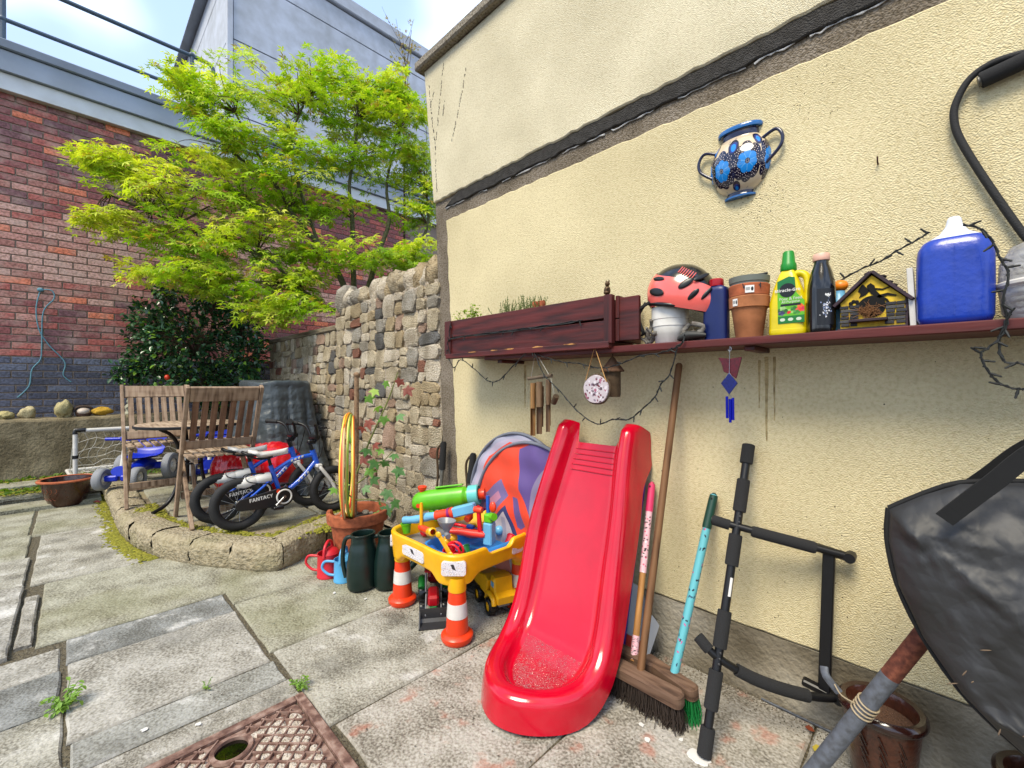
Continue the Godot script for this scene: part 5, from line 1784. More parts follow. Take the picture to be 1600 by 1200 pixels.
	var sc := part(gp, "scroll_pattern", g, mat("scroll", Color(0.48, 0.25, 0.15), 0.35))
	sc.set_meta("kind", "stuff")
	# stones on the ledge
	var rg := RandomNumberGenerator.new()
	rg.seed = 8
	for q in [[Vector3(-6.68, 0.73, 2.10), Vector3(0.085, 0.048, 0.06), Color(0.72, 0.68, 0.48), "low pale stone at the left end of the ledge"], [Vector3(-6.68, 0.75, 1.955), Vector3(0.07, 0.072, 0.062), Color(0.77, 0.72, 0.56), "rounded cream stone on the ledge, second from left"], [Vector3(-6.68, 0.775, 1.70), Vector3(0.075, 0.095, 0.07), Color(0.74, 0.70, 0.52), "tallest pale boulder standing on the ledge"], [Vector3(-6.68, 0.745, 1.40), Vector3(0.06, 0.045, 0.095), Color(0.80, 0.64, 0.20), "yellow ochre slab stone lying on the ledge"]]:
		g = Geo.new()
		var n2 := FastNoiseLite.new()
		n2.seed = rg.randi() % 1000
		n2.frequency = 0.9
		g.ball(Vector3.ZERO, q[1], 22, 0.45, n2)
		solo("garden_stone", q[3], "stone", g, mat("garden_stone_%s" % q[2].to_html(), q[2], 0.9, {"tex": "stone", "bump": "stone_bump", "depth": 0.6, "scale": 3.0}), q[0], "stones set along the ledge")
	var sn := thing("snail_ornament", "dark shell ornament with a pale belly on the ledge", "ornament", Vector3(-6.68, 0.70, 1.545))
	g = Geo.new()
	g.lathe([Vector2(0, 0.0), Vector2(0.055, 0.0), Vector2(0.068, 0.03), Vector2(0.06, 0.055)], 18)
	part(sn, "base", g, mat("ornament_brown", Color(0.30, 0.21, 0.16), 0.6))
	g = Geo.new()
	g.ball(Vector3(0.02, 0.05, 0), Vector3(0.058, 0.04, 0.055), 16)
	part(sn, "belly", g, mat("ornament_pale", Color(0.74, 0.69, 0.64), 0.5))
	g = Geo.new()
	for i in 14:
		var a := PI * i / 13.0
		g.ball(Vector3(-0.005, 0.075 + sin(a) * 0.03, cos(a) * 0.066), Vector3(0.03, 0.014, 0.012), 8)
	part(sn, "shell", g, mat("ornament_shell", Color(0.25, 0.19, 0.15), 0.7))
	var fg := thing("white_figurine", "little white garden figurine at the end of the ledge", "figurine", Vector3(-6.66, 0.70, 1.17))
	g = Geo.new()
	g.lathe([Vector2(0, 0), Vector2(0.055, 0), Vector2(0.058, 0.014), Vector2(0.034, 0.03), Vector2(0.03, 0.05), Vector2(0.04, 0.075), Vector2(0.036, 0.10), Vector2(0.02, 0.12), Vector2(0.012, 0.128)], 16)
	part(fg, "body", g, mat("chalky", Color(0.72, 0.72, 0.64), 0.85, {"tex": "mottle", "scale": 6.0}))
	g = Geo.new()
	g.ball(Vector3(0.004, 0.15, 0), Vector3(0.026, 0.03, 0.025), 12)
	g.ball(Vector3(0.006, 0.178, 0), Vector3(0.02, 0.012, 0.02), 10)
	part(fg, "head", g, M.chalky)
	g = Geo.new()
	g.tube(curve([Vector3(0.02, 0.09, 0.035), Vector3(0.05, 0.08, 0.03), Vector3(0.055, 0.095, 0.0), Vector3(0.05, 0.08, -0.03), Vector3(0.02, 0.09, -0.035)], 3), 0.008, 6)
	part(fg, "arms", g, M.chalky)
	# blue cord hanging on the brick wall
	g = Geo.new()
	g.tube(curve([Vector3(0, 0, 0), Vector3(0.012, 0.005, -0.08), Vector3(0.012, -0.08, -0.10), Vector3(0.01, -0.24, -0.02), Vector3(0.012, -0.60, -0.01), Vector3(0.012, -0.74, 0.0), Vector3(0.014, -0.85, 0.06), Vector3(0.014, -1.02, 0.08), Vector3(0.014, -1.14, 0.16)], 6), 0.006, 5)
	g.tube(curve([Vector3(0.0, 0, 0.0), Vector3(0.012, -0.2, 0.03), Vector3(0.012, -0.42, 0.01), Vector3(0.012, -0.58, -0.06), Vector3(0.012, -0.76, -0.18), Vector3(0.012, -0.90, -0.17), Vector3(0.012, -0.98, -0.23)], 6), 0.0055, 5)
	g.ball(Vector3(0.012, 0, 0), Vector3(0.02, 0.022, 0.025), 8)
	solo("hanging_rope", "pale blue rope tied to a nail on the brick wall", "rope", g, M.rope_blue, Vector3(-6.815, 2.05, 1.87))

# ---- painting flat print: shapes filled into an image, in 0..1 coordinates
func canvas(w: int, h: int, c: Color) -> Image:
	var im := Image.create_empty(w, h, false, Image.FORMAT_RGBA8)
	im.fill(c)
	return im

func paint_poly(im: Image, pts: Array, c: Color) -> void:
	var w := im.get_width()
	var h := im.get_height()
	var p := PackedVector2Array()
	var lo := Vector2(1e9, 1e9)
	var hi := -lo
	for q in pts:
		var e := Vector2(q[0] * w, q[1] * h)
		p.append(e)
		lo = lo.min(e)
		hi = hi.max(e)
	for y in range(maxi(0, int(lo.y)), mini(h, int(hi.y) + 1)):
		for x in range(maxi(0, int(lo.x)), mini(w, int(hi.x) + 1)):
			if Geometry2D.is_point_in_polygon(Vector2(x + 0.5, y + 0.5), p):
				im.set_pixel(x, y, c)

func paint_oval(im: Image, cx: float, cy: float, rx: float, ry: float, c: Color, turn := 0.0) -> void:
	var w := im.get_width()
	var h := im.get_height()
	var m := maxf(rx * w, ry * h) + 1.0
	for y in range(maxi(0, int(cy * h - m)), mini(h, int(cy * h + m) + 1)):
		for x in range(maxi(0, int(cx * w - m)), mini(w, int(cx * w + m) + 1)):
			var d := Vector2(x + 0.5 - cx * w, y + 0.5 - cy * h).rotated(-turn)
			if pow(d.x / (rx * w), 2) + pow(d.y / (ry * h), 2) <= 1.0:
				im.set_pixel(x, y, c)

func printed(key: String, im: Image, rough := 0.6, o := {}) -> StandardMaterial3D:
	o.merge({"flat": true, "image": ImageTexture.create_from_image(im)})
	return mat(key, Color(1, 1, 1), rough, o)

func rounded_rect(w: float, h: float, r: float, n := 4) -> PackedVector2Array:
	var p := PackedVector2Array()
	for c in 4:
		var o := Vector2((w / 2 - r) * [1, -1, -1, 1][c], (h / 2 - r) * [1, 1, -1, -1][c])
		for i in n + 1:
			var a := PI / 2 * (c + float(i) / n)
			p.append(o + Vector2(cos(a), sin(a)) * r)
	return p

# ---- pots, cans and toys on the paving
func build_ground_things() -> void:
	var rg := RandomNumberGenerator.new()
	rg.seed = 51
	# the sapling in its chipped pot
	var at := Vector3(-2.43, 0.0, 0.45)
	var pot := thing("terracotta_pot", "large terracotta pot with a chipped rim below the rubble wall", "pot", at)
	var g := Geo.new()
	var prof := [Vector2(0.0, 0.0), Vector2(0.108, 0.0), Vector2(0.112, 0.006), Vector2(0.148, 0.25), Vector2(0.150, 0.255), Vector2(0.166, 0.258), Vector2(0.169, 0.262), Vector2(0.172, 0.312), Vector2(0.169, 0.32), Vector2(0.152, 0.32), Vector2(0.147, 0.31), Vector2(0.138, 0.23)]
	var fpot := func(u: float, v: float) -> Vector3:
		var a := TAU * u
		var k := v * (prof.size() - 1)
		var i := mini(int(k), prof.size() - 2)
		var q: Vector2 = prof[i].lerp(prof[i + 1], k - i)
		var chip := 0.055 * exp(-pow(wrapf(a - 2.75, -PI, PI) / 0.30, 4.0)) + 0.012 * exp(-pow(wrapf(a - 0.7, -PI, PI) / 0.15, 2.0))
		if q.y > 0.262:
			q.y = maxf(0.262, q.y - chip)
		return Vector3(cos(a) * q.x, q.y, sin(a) * q.x)
	g.sheet(fpot, 48, 44, true, true)
	part(pot, "pot_wall", g, M.terracotta)
	g = Geo.new()
	g.lathe([Vector2(0.142, 0.262), Vector2(0.08, 0.27), Vector2(0.0, 0.275)], 24)
	part(pot, "soil", g, M.soil)
	g = Geo.new()
	for i in 9:
		var a := rg.randf() * TAU
		g.ball(Vector3(cos(a) * 0.09, 0.275, sin(a) * 0.09), Vector3(0.022, 0.012, 0.018) * rg.randf_range(0.7, 1.3), 8)
	var pb := part(pot, "pebbles", g, M.stone_ash)
	pb.set_meta("kind", "stuff")
	var sap := thing("maple_sapling", "young maple sapling with drooping leaves in the terracotta pot", "sapling", at)
	g = Geo.new()
	taper(g, [Vector3(-0.06, 0.25, 0.0), Vector3(-0.058, 0.5, -0.012), Vector3(-0.066, 0.8, -0.022), Vector3(-0.06, 1.10, -0.02)], 0.019, 0.013, 10)
	g.ball(Vector3(-0.06, 1.105, -0.02), Vector3(0.019, 0.016, 0.019), 10)
	part(sap, "trunk", g, mat("sapling_bark", Color(0.58, 0.47, 0.36), 0.85, {"tex": "mottle", "bump": "mid_bump", "depth": 0.2, "scale": 5.0}))
	g = Geo.new()
	taper(g, [Vector3(-0.055, 0.50, -0.01), Vector3(0.03, 0.72, -0.06), Vector3(0.11, 0.95, -0.13), Vector3(0.155, 1.12, -0.17)], 0.007, 0.003, 6)
	taper(g, [Vector3(-0.055, 0.45, -0.01), Vector3(0.06, 0.55, -0.08), Vector3(0.15, 0.66, -0.14)], 0.005, 0.002, 6)
	taper(g, [Vector3(-0.055, 0.36, 0.0), Vector3(-0.09, 0.45, 0.06), Vector3(-0.12, 0.48, 0.1)], 0.004, 0.002, 6)
	taper(g, [Vector3(-0.055, 0.36, 0.0), Vector3(0.06, 0.38, -0.04), Vector3(0.14, 0.36, -0.1)], 0.004, 0.002, 6)
	part(sap, "stems", g, mat("green_stem", Color(0.42, 0.44, 0.22), 0.7))
	var lm := palmate(5, 0.35, 0.30)
	var greens := [mat("sap_leaf_a", Color(0.40, 0.58, 0.24), 0.5, {"flat": true, "back": Color(0.45, 0.6, 0.2)}), mat("sap_leaf_b", Color(0.28, 0.45, 0.22), 0.5, {"flat": true, "back": Color(0.35, 0.5, 0.2)}), mat("sap_leaf_c", Color(0.46, 0.22, 0.16), 0.5, {"flat": true, "back": Color(0.5, 0.2, 0.1)}), mat("sap_leaf_d", Color(0.58, 0.70, 0.30), 0.5, {"flat": true, "back": Color(0.6, 0.7, 0.25)})]
	var spots := [[0.10, 1.06, -0.11, 0], [0.17, 1.08, -0.18, 2], [0.19, 1.03, -0.2, 2], [0.035, 0.98, -0.04, 0], [0.075, 0.92, -0.085, 0], [0.06, 1.02, -0.08, 3], [0.16, 0.87, -0.17, 1], [0.10, 0.86, -0.11, 0], [0.035, 0.84, -0.045, 2], [0.01, 0.80, -0.02, 2], [-0.055, 0.73, 0.045, 2], [-0.03, 0.74, 0.03, 0], [0.06, 0.70, -0.07, 2], [0.09, 0.67, -0.1, 0], [0.14, 0.64, -0.16, 1], [0.07, 0.60, -0.08, 1], [0.04, 0.56, -0.05, 0], [0.16, 0.56, -0.18, 1], [0.17, 0.52, -0.16, 1], [0.05, 0.50, -0.06, 1], [0.11, 0.43, -0.13, 1], [-0.05, 0.47, 0.05, 3], [-0.10, 0.44, 0.09, 0], [-0.075, 0.46, 0.07, 1], [-0.05, 0.43, 0.035, 0], [-0.04, 0.40, 0.04, 1], [0.08, 0.37, -0.09, 1], [0.13, 0.33, -0.13, 1], [0.1, 0.31, -0.06, 0], [0.15, 0.37, -0.14, 1], [0.0, 0.63, -0.03, 2], [0.02, 0.67, -0.05, 1], [0.12, 0.60, -0.11, 1], [0.03, 0.45, -0.02, 1]]
	for q in spots:
		var o := part(sap, "leaf", lm, greens[q[3]], Vector3(q[0], q[1], q[2]))
		var f := Vector3(rg.randfn(0.2, 0.6), -0.75, rg.randfn(0.2, 0.6)).normalized()
		var up := Vector3(rg.randfn(0.7, 0.4), 0.5, rg.randfn(0.6, 0.4)).normalized()
		var x := up.cross(f).normalized()
		o.basis = Basis(x, f.cross(x), f) * rg.randf_range(0.038, 0.058)
	# hula hoops standing in the pot
	var hd := [[Color(0.86, 0.62, 0.08), "yellow", 0.0], [Color(0.80, 0.26, 0.12), "orange red", 0.012], [Color(0.52, 0.66, 0.22), "green", -0.012], [Color(0.88, 0.80, 0.56), "cream", 0.026], [Color(0.85, 0.42, 0.10), "amber", -0.026]]
	for i in hd.size():
		g = Geo.new()
		var pts := []
		for k in 56:
			var a := TAU * k / 56
			pts.append(Vector3(cos(a) * 0.288, sin(a) * 0.292, 0))
		g.tube(pts, 0.0085, 8, false, true)
		var im := canvas(64, 16, hd[i][0])
		for k in 16:   # the wound stripe
			im.fill_rect(Rect2i(0, k, 64, 1), hd[i][0] if k < 9 else [Color(0.78, 0.2, 0.12), Color(0.93, 0.82, 0.3), Color(0.90, 0.8, 0.45), Color(0.85, 0.35, 0.2), Color(0.9, 0.85, 0.4)][i])
		var h := solo("hula_hoop", "%s striped hula hoop standing in the terracotta pot" % hd[i][1], "hula hoop", g, printed("hoop_%d" % i, im, 0.35), at + Vector3(-0.03 + 0.3 * hd[i][2], 0.585 - 0.004 * i, 0.04 + hd[i][2]), "hoops in the pot")
		h.rotation.y = deg_to_rad(-29.0 + 2.2 * (i - 2))
		h.rotation.z = 0.3 * i
	# watering cans
	for q in [[Vector3(-2.40, 0, 0.635), "red", M.plastic_crimson, 0.057, 0.125, "small red metal watering can by the terracotta pot"], [Vector3(-2.285, 0, 0.60), "blue", mat("can_blue", Color(0.32, 0.62, 0.80), 0.4), 0.05, 0.115, "small light blue watering can between red and green cans"]]:
		var c := thing("small_watering_can", q[5], "watering can", q[0], 0.785, "small metal watering cans")
		var m: Material = q[2] if q[1] == "blue" else mat("can_red", Color(0.76, 0.12, 0.17), 0.4)
		var r: float = q[3]
		var hh: float = q[4]
		g = Geo.new()
		g.lathe([Vector2(0, 0.0), Vector2(r * 1.02, 0.0), Vector2(r * 1.04, 0.005), Vector2(r, 0.01), Vector2(r * 0.97, hh - 0.006), Vector2(r, hh), Vector2(r * 0.95, hh), Vector2(r * 0.92, hh - 0.02), Vector2(r * 0.92, 0.02), Vector2(0, 0.015)], 24)
		part(c, "body", g, m)
		g = Geo.new()
		g.lathe([Vector2(r * 0.97, hh), Vector2(r * 0.8, hh + 0.018), Vector2(r * 0.4, hh + 0.028), Vector2(0.0, hh + 0.03)], 16, 0.6, -0.5 * PI, 0.5 * PI)
		part(c, "half_lid", g, m)
		g = Geo.new()
		g.tube(curve([Vector3(0, hh - 0.01, -r), Vector3(0, hh + 0.04, -r * 0.8), Vector3(0, hh + 0.062, 0), Vector3(0, hh + 0.04, r * 0.8), Vector3(0, hh - 0.01, r)], 5), 0.0085, 8)
		part(c, "top_handle", g, m)
		g = Geo.new()
		g.tube(curve([Vector3(-r, hh * 0.85, 0), Vector3(-r - 0.05, hh * 0.85, 0), Vector3(-r - 0.065, hh * 0.55, 0), Vector3(-r - 0.035, hh * 0.28, 0), Vector3(-r, hh * 0.22, 0)], 5), 0.007, 8)
		part(c, "side_handle", g, m)
		g = Geo.new()
		g.tube([Vector3(r * 0.9, hh * 0.25, 0), Vector3(r + 0.05, hh * 0.7, 0), Vector3(r + 0.075, hh * 0.95, 0), Vector3(r + 0.085, hh * 1.02, 0)], [0.014, 0.010, 0.009, 0.02], 10)
		part(c, "spout", g, m)
	for q in [[Vector3(-2.135, 0, 0.565), "dark green plastic watering can beside the blue can", 0.25], [Vector3(-2.05, 0, 0.46), "second dark green watering can next to the toy table", 0.25]]:
		var c := thing("tall_watering_can", q[1], "watering can", q[0], q[2], "tall green watering cans")
		g = Geo.new()
		var fc := func(u: float, v: float) -> Vector3:
			var pr := [Vector2(0.0, 0.0), Vector2(0.06, 0.0), Vector2(0.073, 0.012), Vector2(0.078, 0.06), Vector2(0.076, 0.13), Vector2(0.066, 0.2), Vector2(0.057, 0.235), Vector2(0.055, 0.268), Vector2(0.060, 0.272), Vector2(0.060, 0.28), Vector2(0.052, 0.28), Vector2(0.050, 0.255), Vector2(0.05, 0.16)]
			var k: float = v * 12.0
			var i := mini(int(k), 11)
			var e: Vector2 = pr[i].lerp(pr[i + 1], k - i)
			var a := TAU * u
			return Vector3(cos(a) * e.x * 0.92, e.y, sin(a) * e.x * 1.1)
		g.sheet(fc, 32, 48, true, true)
		part(c, "body", g, M.plastic_dark_green)
		g = Geo.new()
		g.tube(curve([Vector3(-0.045, 0.262, 0.03), Vector3(-0.075, 0.25, 0.045), Vector3(-0.09, 0.2, 0.05), Vector3(-0.092, 0.12, 0.05), Vector3(-0.075, 0.05, 0.045)], 5), 0.011, 10)
		part(c, "handle", g, M.plastic_dark_green)
		g = Geo.new()
		g.tube(curve([Vector3(0.05, 0.06, -0.04), Vector3(0.10, 0.12, -0.09), Vector3(0.14, 0.24, -0.13), Vector3(0.17, 0.33, -0.15)], 4), [0.022, 0.021, 0.02, 0.019, 0.018, 0.017, 0.016, 0.015, 0.015, 0.015, 0.015, 0.017, 0.021], 10)
		part(c, "spout", g, M.plastic_dark_green)
	build_toy_table(rg)

func tray_loop(hx: float, hz: float, power: float, a: float) -> Vector2:
	var c := Vector2(cos(a), sin(a))
	var k := pow(pow(absf(c.x), power) + pow(absf(c.y), power), -1.0 / power)
	return Vector2(c.x * k * hx, c.y * k * hz)

func build_toy_table(rg: RandomNumberGenerator) -> void:
	var base := Vector3(-1.645, 0.0, 0.315)
	var t := thing("sand_and_water_table", "yellow toy play table on traffic cone legs", "play table", base)
	var g := Geo.new()
	var fs := func(u: float, v: float) -> Vector3:   # outside of the tray, over the rim, down inside
		var a := TAU * u
		var sec := [Vector2(0.90, 0.255), Vector2(0.965, 0.262), Vector2(0.985, 0.30), Vector2(1.0, 0.335), Vector2(1.0, 0.35), Vector2(0.985, 0.357), Vector2(0.945, 0.357), Vector2(0.925, 0.35), Vector2(0.91, 0.325), Vector2(0.89, 0.29)]
		var k := v * 9.0
		var i := mini(int(k), 8)
		var e: Vector2 = sec[i].lerp(sec[i + 1], k - i)
		var p := tray_loop(0.268, 0.252, 5.0, a) * e.x
		var corner := pow(absf(sin(2.0 * a)), 3.0)
		p *= 1.0 + 0.035 * corner
		var y := e.y
		if y < 0.32 and v < 0.5:
			y -= 0.035 * smoothstep(0.35, 0.8, corner) * (0.335 - y) / 0.08
		var dip := smoothstep(0.34, 0.22, absf(wrapf(a + 0.05, -PI, PI)))   # the low part of the rim on the right side
		if y > 0.31:
			y = lerpf(y, 0.31 + (y - 0.31) * 0.3, dip)
		return Vector3(p.x, y, p.y)
	g.sheet(fs, 120, 36, true, true)
	part(t, "tray", g, M.plastic_yellow)
	g = Geo.new()
	g.box(Vector3(-0.115, 0.298, 0.0), Vector3(0.23, 0.012, 0.45), 0.004)
	g.box(Vector3(-0.005, 0.315, 0.0), Vector3(0.016, 0.05, 0.45), 0.005)
	part(t, "sand_side", g, M.plastic_grey)
	g = Geo.new()
	var fb := func(u: float, v: float) -> Vector3:
		var a := TAU * u
		var sec := [Vector2(1.0, 0.353), Vector2(0.95, 0.35), Vector2(0.88, 0.29), Vector2(0.8, 0.275), Vector2(0.0, 0.272)]
		var k := v * 4.0
		var i := mini(int(k), 3)
		var e: Vector2 = sec[i].lerp(sec[i + 1], k - i)
		var p := tray_loop(0.122, 0.232, 6.0, a) * e.x
		var dip := smoothstep(0.9, 0.5, absf(wrapf(a, -PI, PI)))
		return Vector3(0.125 + p.x, e.y - (0.034 * dip if e.y > 0.34 else 0.0), p.y)
	g.sheet(fb, 64, 16, true, true)
	part(t, "water_basin", g, mat("basin_blue", Color(0.22, 0.55, 0.86), 0.3, {"tex": "smear", "scale": 3.0}))
	for q in [[-0.205, 0.19], [0.225, 0.195], [0.215, -0.185], [-0.215, -0.18]]:
		var c := Vector3(q[0], 0, q[1])
		g = Geo.new()
		g.lathe([Vector2(0.0, 0.0), Vector2(0.058, 0.0), Vector2(0.066, 0.012), Vector2(0.066, 0.026), Vector2(0.056, 0.036), Vector2(0.047, 0.038), Vector2(0.0335, 0.225)], 28)
		var leg := part(t, "leg", g, M.plastic_orange, c)
		g = Geo.new()
		g.lathe([Vector2(0.0425, 0.10), Vector2(0.0435, 0.101), Vector2(0.0394, 0.158), Vector2(0.0384, 0.158)], 28)
		part(leg, "white_band", g, M.plastic_white)
		g = Geo.new()
		g.lathe([Vector2(0.037, 0.205), Vector2(0.038, 0.21), Vector2(0.036, 0.262)], 24)
		part(leg, "socket", g, M.plastic_yellow)
	var worn := canvas(128, 64, Color(0.82, 0.81, 0.83))
	for i in 500:
		var c2: Color = [Color(0.6, 0.55, 0.6), Color(0.9, 0.9, 0.9), Color(0.35, 0.33, 0.36), Color(0.85, 0.65, 0.3)][rg.randi() % 4]
		var e := rg.randf()
		worn.fill_rect(Rect2i(int(rg.randf() * 128), int(pow(e, 0.6) * 64), 1 + rg.randi() % 3, 1 + rg.randi() % 2), c2)
	paint_poly(worn, [[0.38, 0.2], [0.5, 0.18], [0.6, 0.62], [0.45, 0.5]], Color(0.16, 0.15, 0.17))
	var sticker := printed("worn_sticker", worn, 0.6)
	for q in [[Vector3(0.264, 0.305, 0.248), 45.0, 0.10, 0.058], [Vector3(-0.258, 0.305, 0.247), -45.0, 0.06, 0.056], [Vector3(-0.02, 0.303, 0.2505), 0.0, 0.17, 0.05], [Vector3(0.262, 0.305, -0.243), 135.0, 0.06, 0.05], [Vector3(0.2655, 0.30, -0.12), 90.0, 0.07, 0.04]]:
		g = Geo.new()
		g.prism(rounded_rect(q[2], q[3], 0.012), -0.012, 0.0018, 0.001)
		var o := part(t, "sticker", g, sticker, q[0])
		o.rotation.y = deg_to_rad(q[1])
		if absf(q[1]) in [45.0, 135.0]:
			o.position += Vector3(signf(q[0].x), 0, signf(q[0].z)) * -0.0205
	# toys lying in the tray
	var top := base + Vector3(0, 0.36, 0)
	var w := thing("water_blaster", "big lime green toy water blaster lying across the play table", "toy", top + Vector3(-0.19, 0.075, -0.03), 0.62)
	g = Geo.new()
	var fw := func(u: float, v: float) -> Vector3:
		var x := lerpf(-0.16, 0.17, v)
		var r := 0.046 * pow(maxf(0.0, 1.0 - pow(absf(v * 2 - 1.0), 7.0)), 0.5)
		if v > 0.86:
			r = minf(r, 0.036)
		var a := TAU * u
		return Vector3(x, cos(a) * r * 1.15 + 0.05 * v, sin(a) * r)
	g.sheet(fw, 24, 40, true)
	part(w, "tank", g, M.plastic_lime)
	g = Geo.new()
	for i in 3:
		g.tube([Vector3(-0.03, 0.075 + 0.004 * i, 0.012 * (i - 1)), Vector3(0.11, 0.10 + 0.002 * i, 0.012 * (i - 1))], 0.005, 6)
	part(w, "ribs", g, M.plastic_lime)
	g = Geo.new()
	g.xf = Transform3D(Basis(Vector3.BACK, -PI / 2 + 0.16), Vector3(0.165, 0.05, 0))
	g.lathe([Vector2(0.047, -0.02), Vector2(0.05, -0.018), Vector2(0.05, 0.03), Vector2(0.044, 0.034)], 24)
	part(w, "collar", g, mat("toy_mint", Color(0.38, 0.74, 0.72), 0.35))
	g = Geo.new()
	g.xf = Transform3D(Basis(Vector3.BACK, -PI / 2 + 0.16), Vector3(0.20, 0.056, 0))
	g.lathe([Vector2(0.026, -0.004), Vector2(0.028, 0.0), Vector2(0.026, 0.028), Vector2(0.012, 0.032), Vector2(0.0, 0.032)], 16)
	part(w, "nozzle", g, M.plastic_orange)
	g = Geo.new()
	g.lathe([Vector2(0.014, 0.0), Vector2(0.014, 0.012), Vector2(0.021, 0.016), Vector2(0.024, 0.03), Vector2(0.018, 0.035), Vector2(0, 0.035)], 12)
	part(w, "filler_cap", g, M.plastic_orange, Vector3(-0.105, 0.052, 0))
	g = Geo.new()
	g.xf = rot(Vector3.RIGHT, 90, Vector3(-0.11, -0.005, 0.046))
	g.lathe([Vector2(0.011, 0.0), Vector2(0.011, 0.002), Vector2(0, 0.002)], 16)
	part(w, "badge", g, M.plastic_orange)
	g = Geo.new()
	g.tube([Vector3(-0.06, -0.02, 0.01), Vector3(-0.02, -0.075, 0.02), Vector3(0.02, -0.072, 0.02), Vector3(0.04, -0.02, 0.01)], 0.014, 8)
	part(w, "grip", g, M.plastic_lime)
	w = thing("toy_pump_gun", "light blue and orange toy pump lying over the green blaster", "toy", top + Vector3(-0.06, 0.062, 0.10), 0.50)
	g = Geo.new()
	g.tube(curve([Vector3(-0.17, -0.03, 0), Vector3(-0.10, -0.02, 0), Vector3(-0.03, 0.0, 0), Vector3(0.04, 0.012, 0)], 4), [0.017, 0.019, 0.017, 0.018, 0.02, 0.018, 0.019, 0.021, 0.019, 0.018, 0.018, 0.018, 0.018], 12)
	part(w, "handle", g, M.plastic_sky)
	g = Geo.new()
	g.tube([Vector3(0.0, 0.006, 0), Vector3(0.01, 0.008, 0), Vector3(0.02, 0.010, 0), Vector3(0.03, 0.012, 0), Vector3(0.075, 0.024, 0), Vector3(0.085, 0.027, 0), Vector3(0.095, 0.029, 0)], [0.021, 0.024, 0.021, 0.024, 0.023, 0.027, 0.024], 12)
	part(w, "sleeve", g, M.plastic_orange)
	g = Geo.new()
	g.tube([Vector3(0.066, 0.021, 0), Vector3(0.072, 0.023, 0), Vector3(0.078, 0.025, 0)], 0.0268, 12)
	part(w, "ring", g, M.plastic_purple)
	g = Geo.new()
	g.plank(Vector3(0.09, 0.028, 0), Vector3(0.20, 0.062, 0), Vector3.BACK, 0.04, 0.046, 0.006)
	part(w, "muzzle", g, M.plastic_sky)
	w = thing("toy_funnel", "grey toy funnel on an orange pipe at the table edge", "toy", top + Vector3(0.10, 0.0, 0.155))
	g = Geo.new()
	g.lathe([Vector2(0.012, 0.02), Vector2(0.014, 0.045), Vector2(0.02, 0.055), Vector2(0.046, 0.088), Vector2(0.048, 0.094), Vector2(0.044, 0.094), Vector2(0.016, 0.058), Vector2(0.01, 0.045)], 24, 0.75, 0.0, TAU, 0.75)
	g.tube([Vector3(0.0, 0.035, 0), Vector3(0.025, 0.03, 0.01)], 0.012, 10)
	part(w, "funnel", g, M.plastic_grey)
	g = Geo.new()
	g.tube([Vector3(0, 0.022, 0), Vector3(0.0, -0.04, 0.0)], 0.014, 10)
	g.ball(Vector3(0, 0.0, 0), Vector3(0.02, 0.02, 0.02), 12)
	part(w, "stem", g, M.plastic_yellow)
	w = thing("toy_pipe", "orange toy pipe with a yellow peg standing on it", "toy", top + Vector3(-0.02, 0.0, 0.17), -0.35)
	g = Geo.new()
	g.tube([Vector3(-0.10, 0.012, 0.01), Vector3(-0.08, 0.012, 0.01), Vector3(0.04, 0.03, 0.0)], [0.014, 0.016, 0.016], 12)
	part(w, "pipe", g, M.plastic_orange)
	g = Geo.new()
	g.tube([Vector3(-0.085, 0.02, 0.01), Vector3(-0.088, 0.125, 0.01), Vector3(-0.088, 0.13, 0.01)], [0.009, 0.008, 0.005], 10)
	part(w, "peg", g, M.plastic_yellow)
	g = Geo.new()
	g.xf = rot(Vector3.BACK, -72, Vector3(0.055, 0.034, 0))
	g.lathe([Vector2(0.012, -0.03), Vector2(0.019, -0.025), Vector2(0.019, 0.025), Vector2(0.012, 0.03)], 14)
	part(w, "joint", g, M.plastic_yellow)
	w = thing("toy_water_wheel", "red and yellow toy water wheel beside the funnel", "toy", top + Vector3(0.155, -0.03, 0.16), 0.5)
	g = Geo.new()
	for i in 8:
		var a := TAU * i / 8
		g.plank(Vector3(0, 0, 0), Vector3(cos(a) * 0.042, sin(a) * 0.042, 0), Vector3.BACK, 0.03, 0.004)
	part(w, "blades", g, M.plastic_red)
	for s in [-1.0, 1.0]:
		part(w, "side_ring", ring_z(0.038, 0.006), M.plastic_red, Vector3(0, 0, s * 0.018))
	g = Geo.new()
	g.plank(Vector3(0, 0, 0.03), Vector3(-0.055, 0.08, 0.03), Vector3.RIGHT, 0.02, 0.008, 0.003)
	g.ball(Vector3(0, 0, 0.032), Vector3(0.014, 0.014, 0.006), 10)
	g.ball(Vector3(-0.055, 0.08, 0.032), Vector3(0.014, 0.014, 0.006), 10)
	part(w, "arm", g, M.plastic_yellow)
	w = thing("toy_pipe_elbow", "red toy pipe bent upright over the water basin", "toy", top + Vector3(0.10, 0.01, 0.03), 0.35)
	g = Geo.new()
	g.tube([Vector3(-0.09, 0.0, 0.02), Vector3(-0.05, 0.0, 0.01), Vector3(0.07, 0.0, 0), Vector3(0.085, 0.0, 0)], [0.011, 0.016, 0.016, 0.010], 12)
	part(w, "foot", g, mat("toy_coral", Color(0.86, 0.22, 0.17), 0.35))
	g = Geo.new()
	g.tube([Vector3(0.06, 0.0, 0), Vector3(0.05, 0.12, 0), Vector3(0.05, 0.128, 0)], [0.011, 0.010, 0.006], 10)
	part(w, "upright", g, M.plastic_red)
	g = Geo.new()
	g.xf = rot(Vector3.BACK, 90, Vector3(0.05, 0.11, 0))
	g.lathe([Vector2(0.0, -0.022), Vector2(0.014, -0.02), Vector2(0.016, 0.0), Vector2(0.014, 0.02), Vector2(0.0, 0.022)], 12)
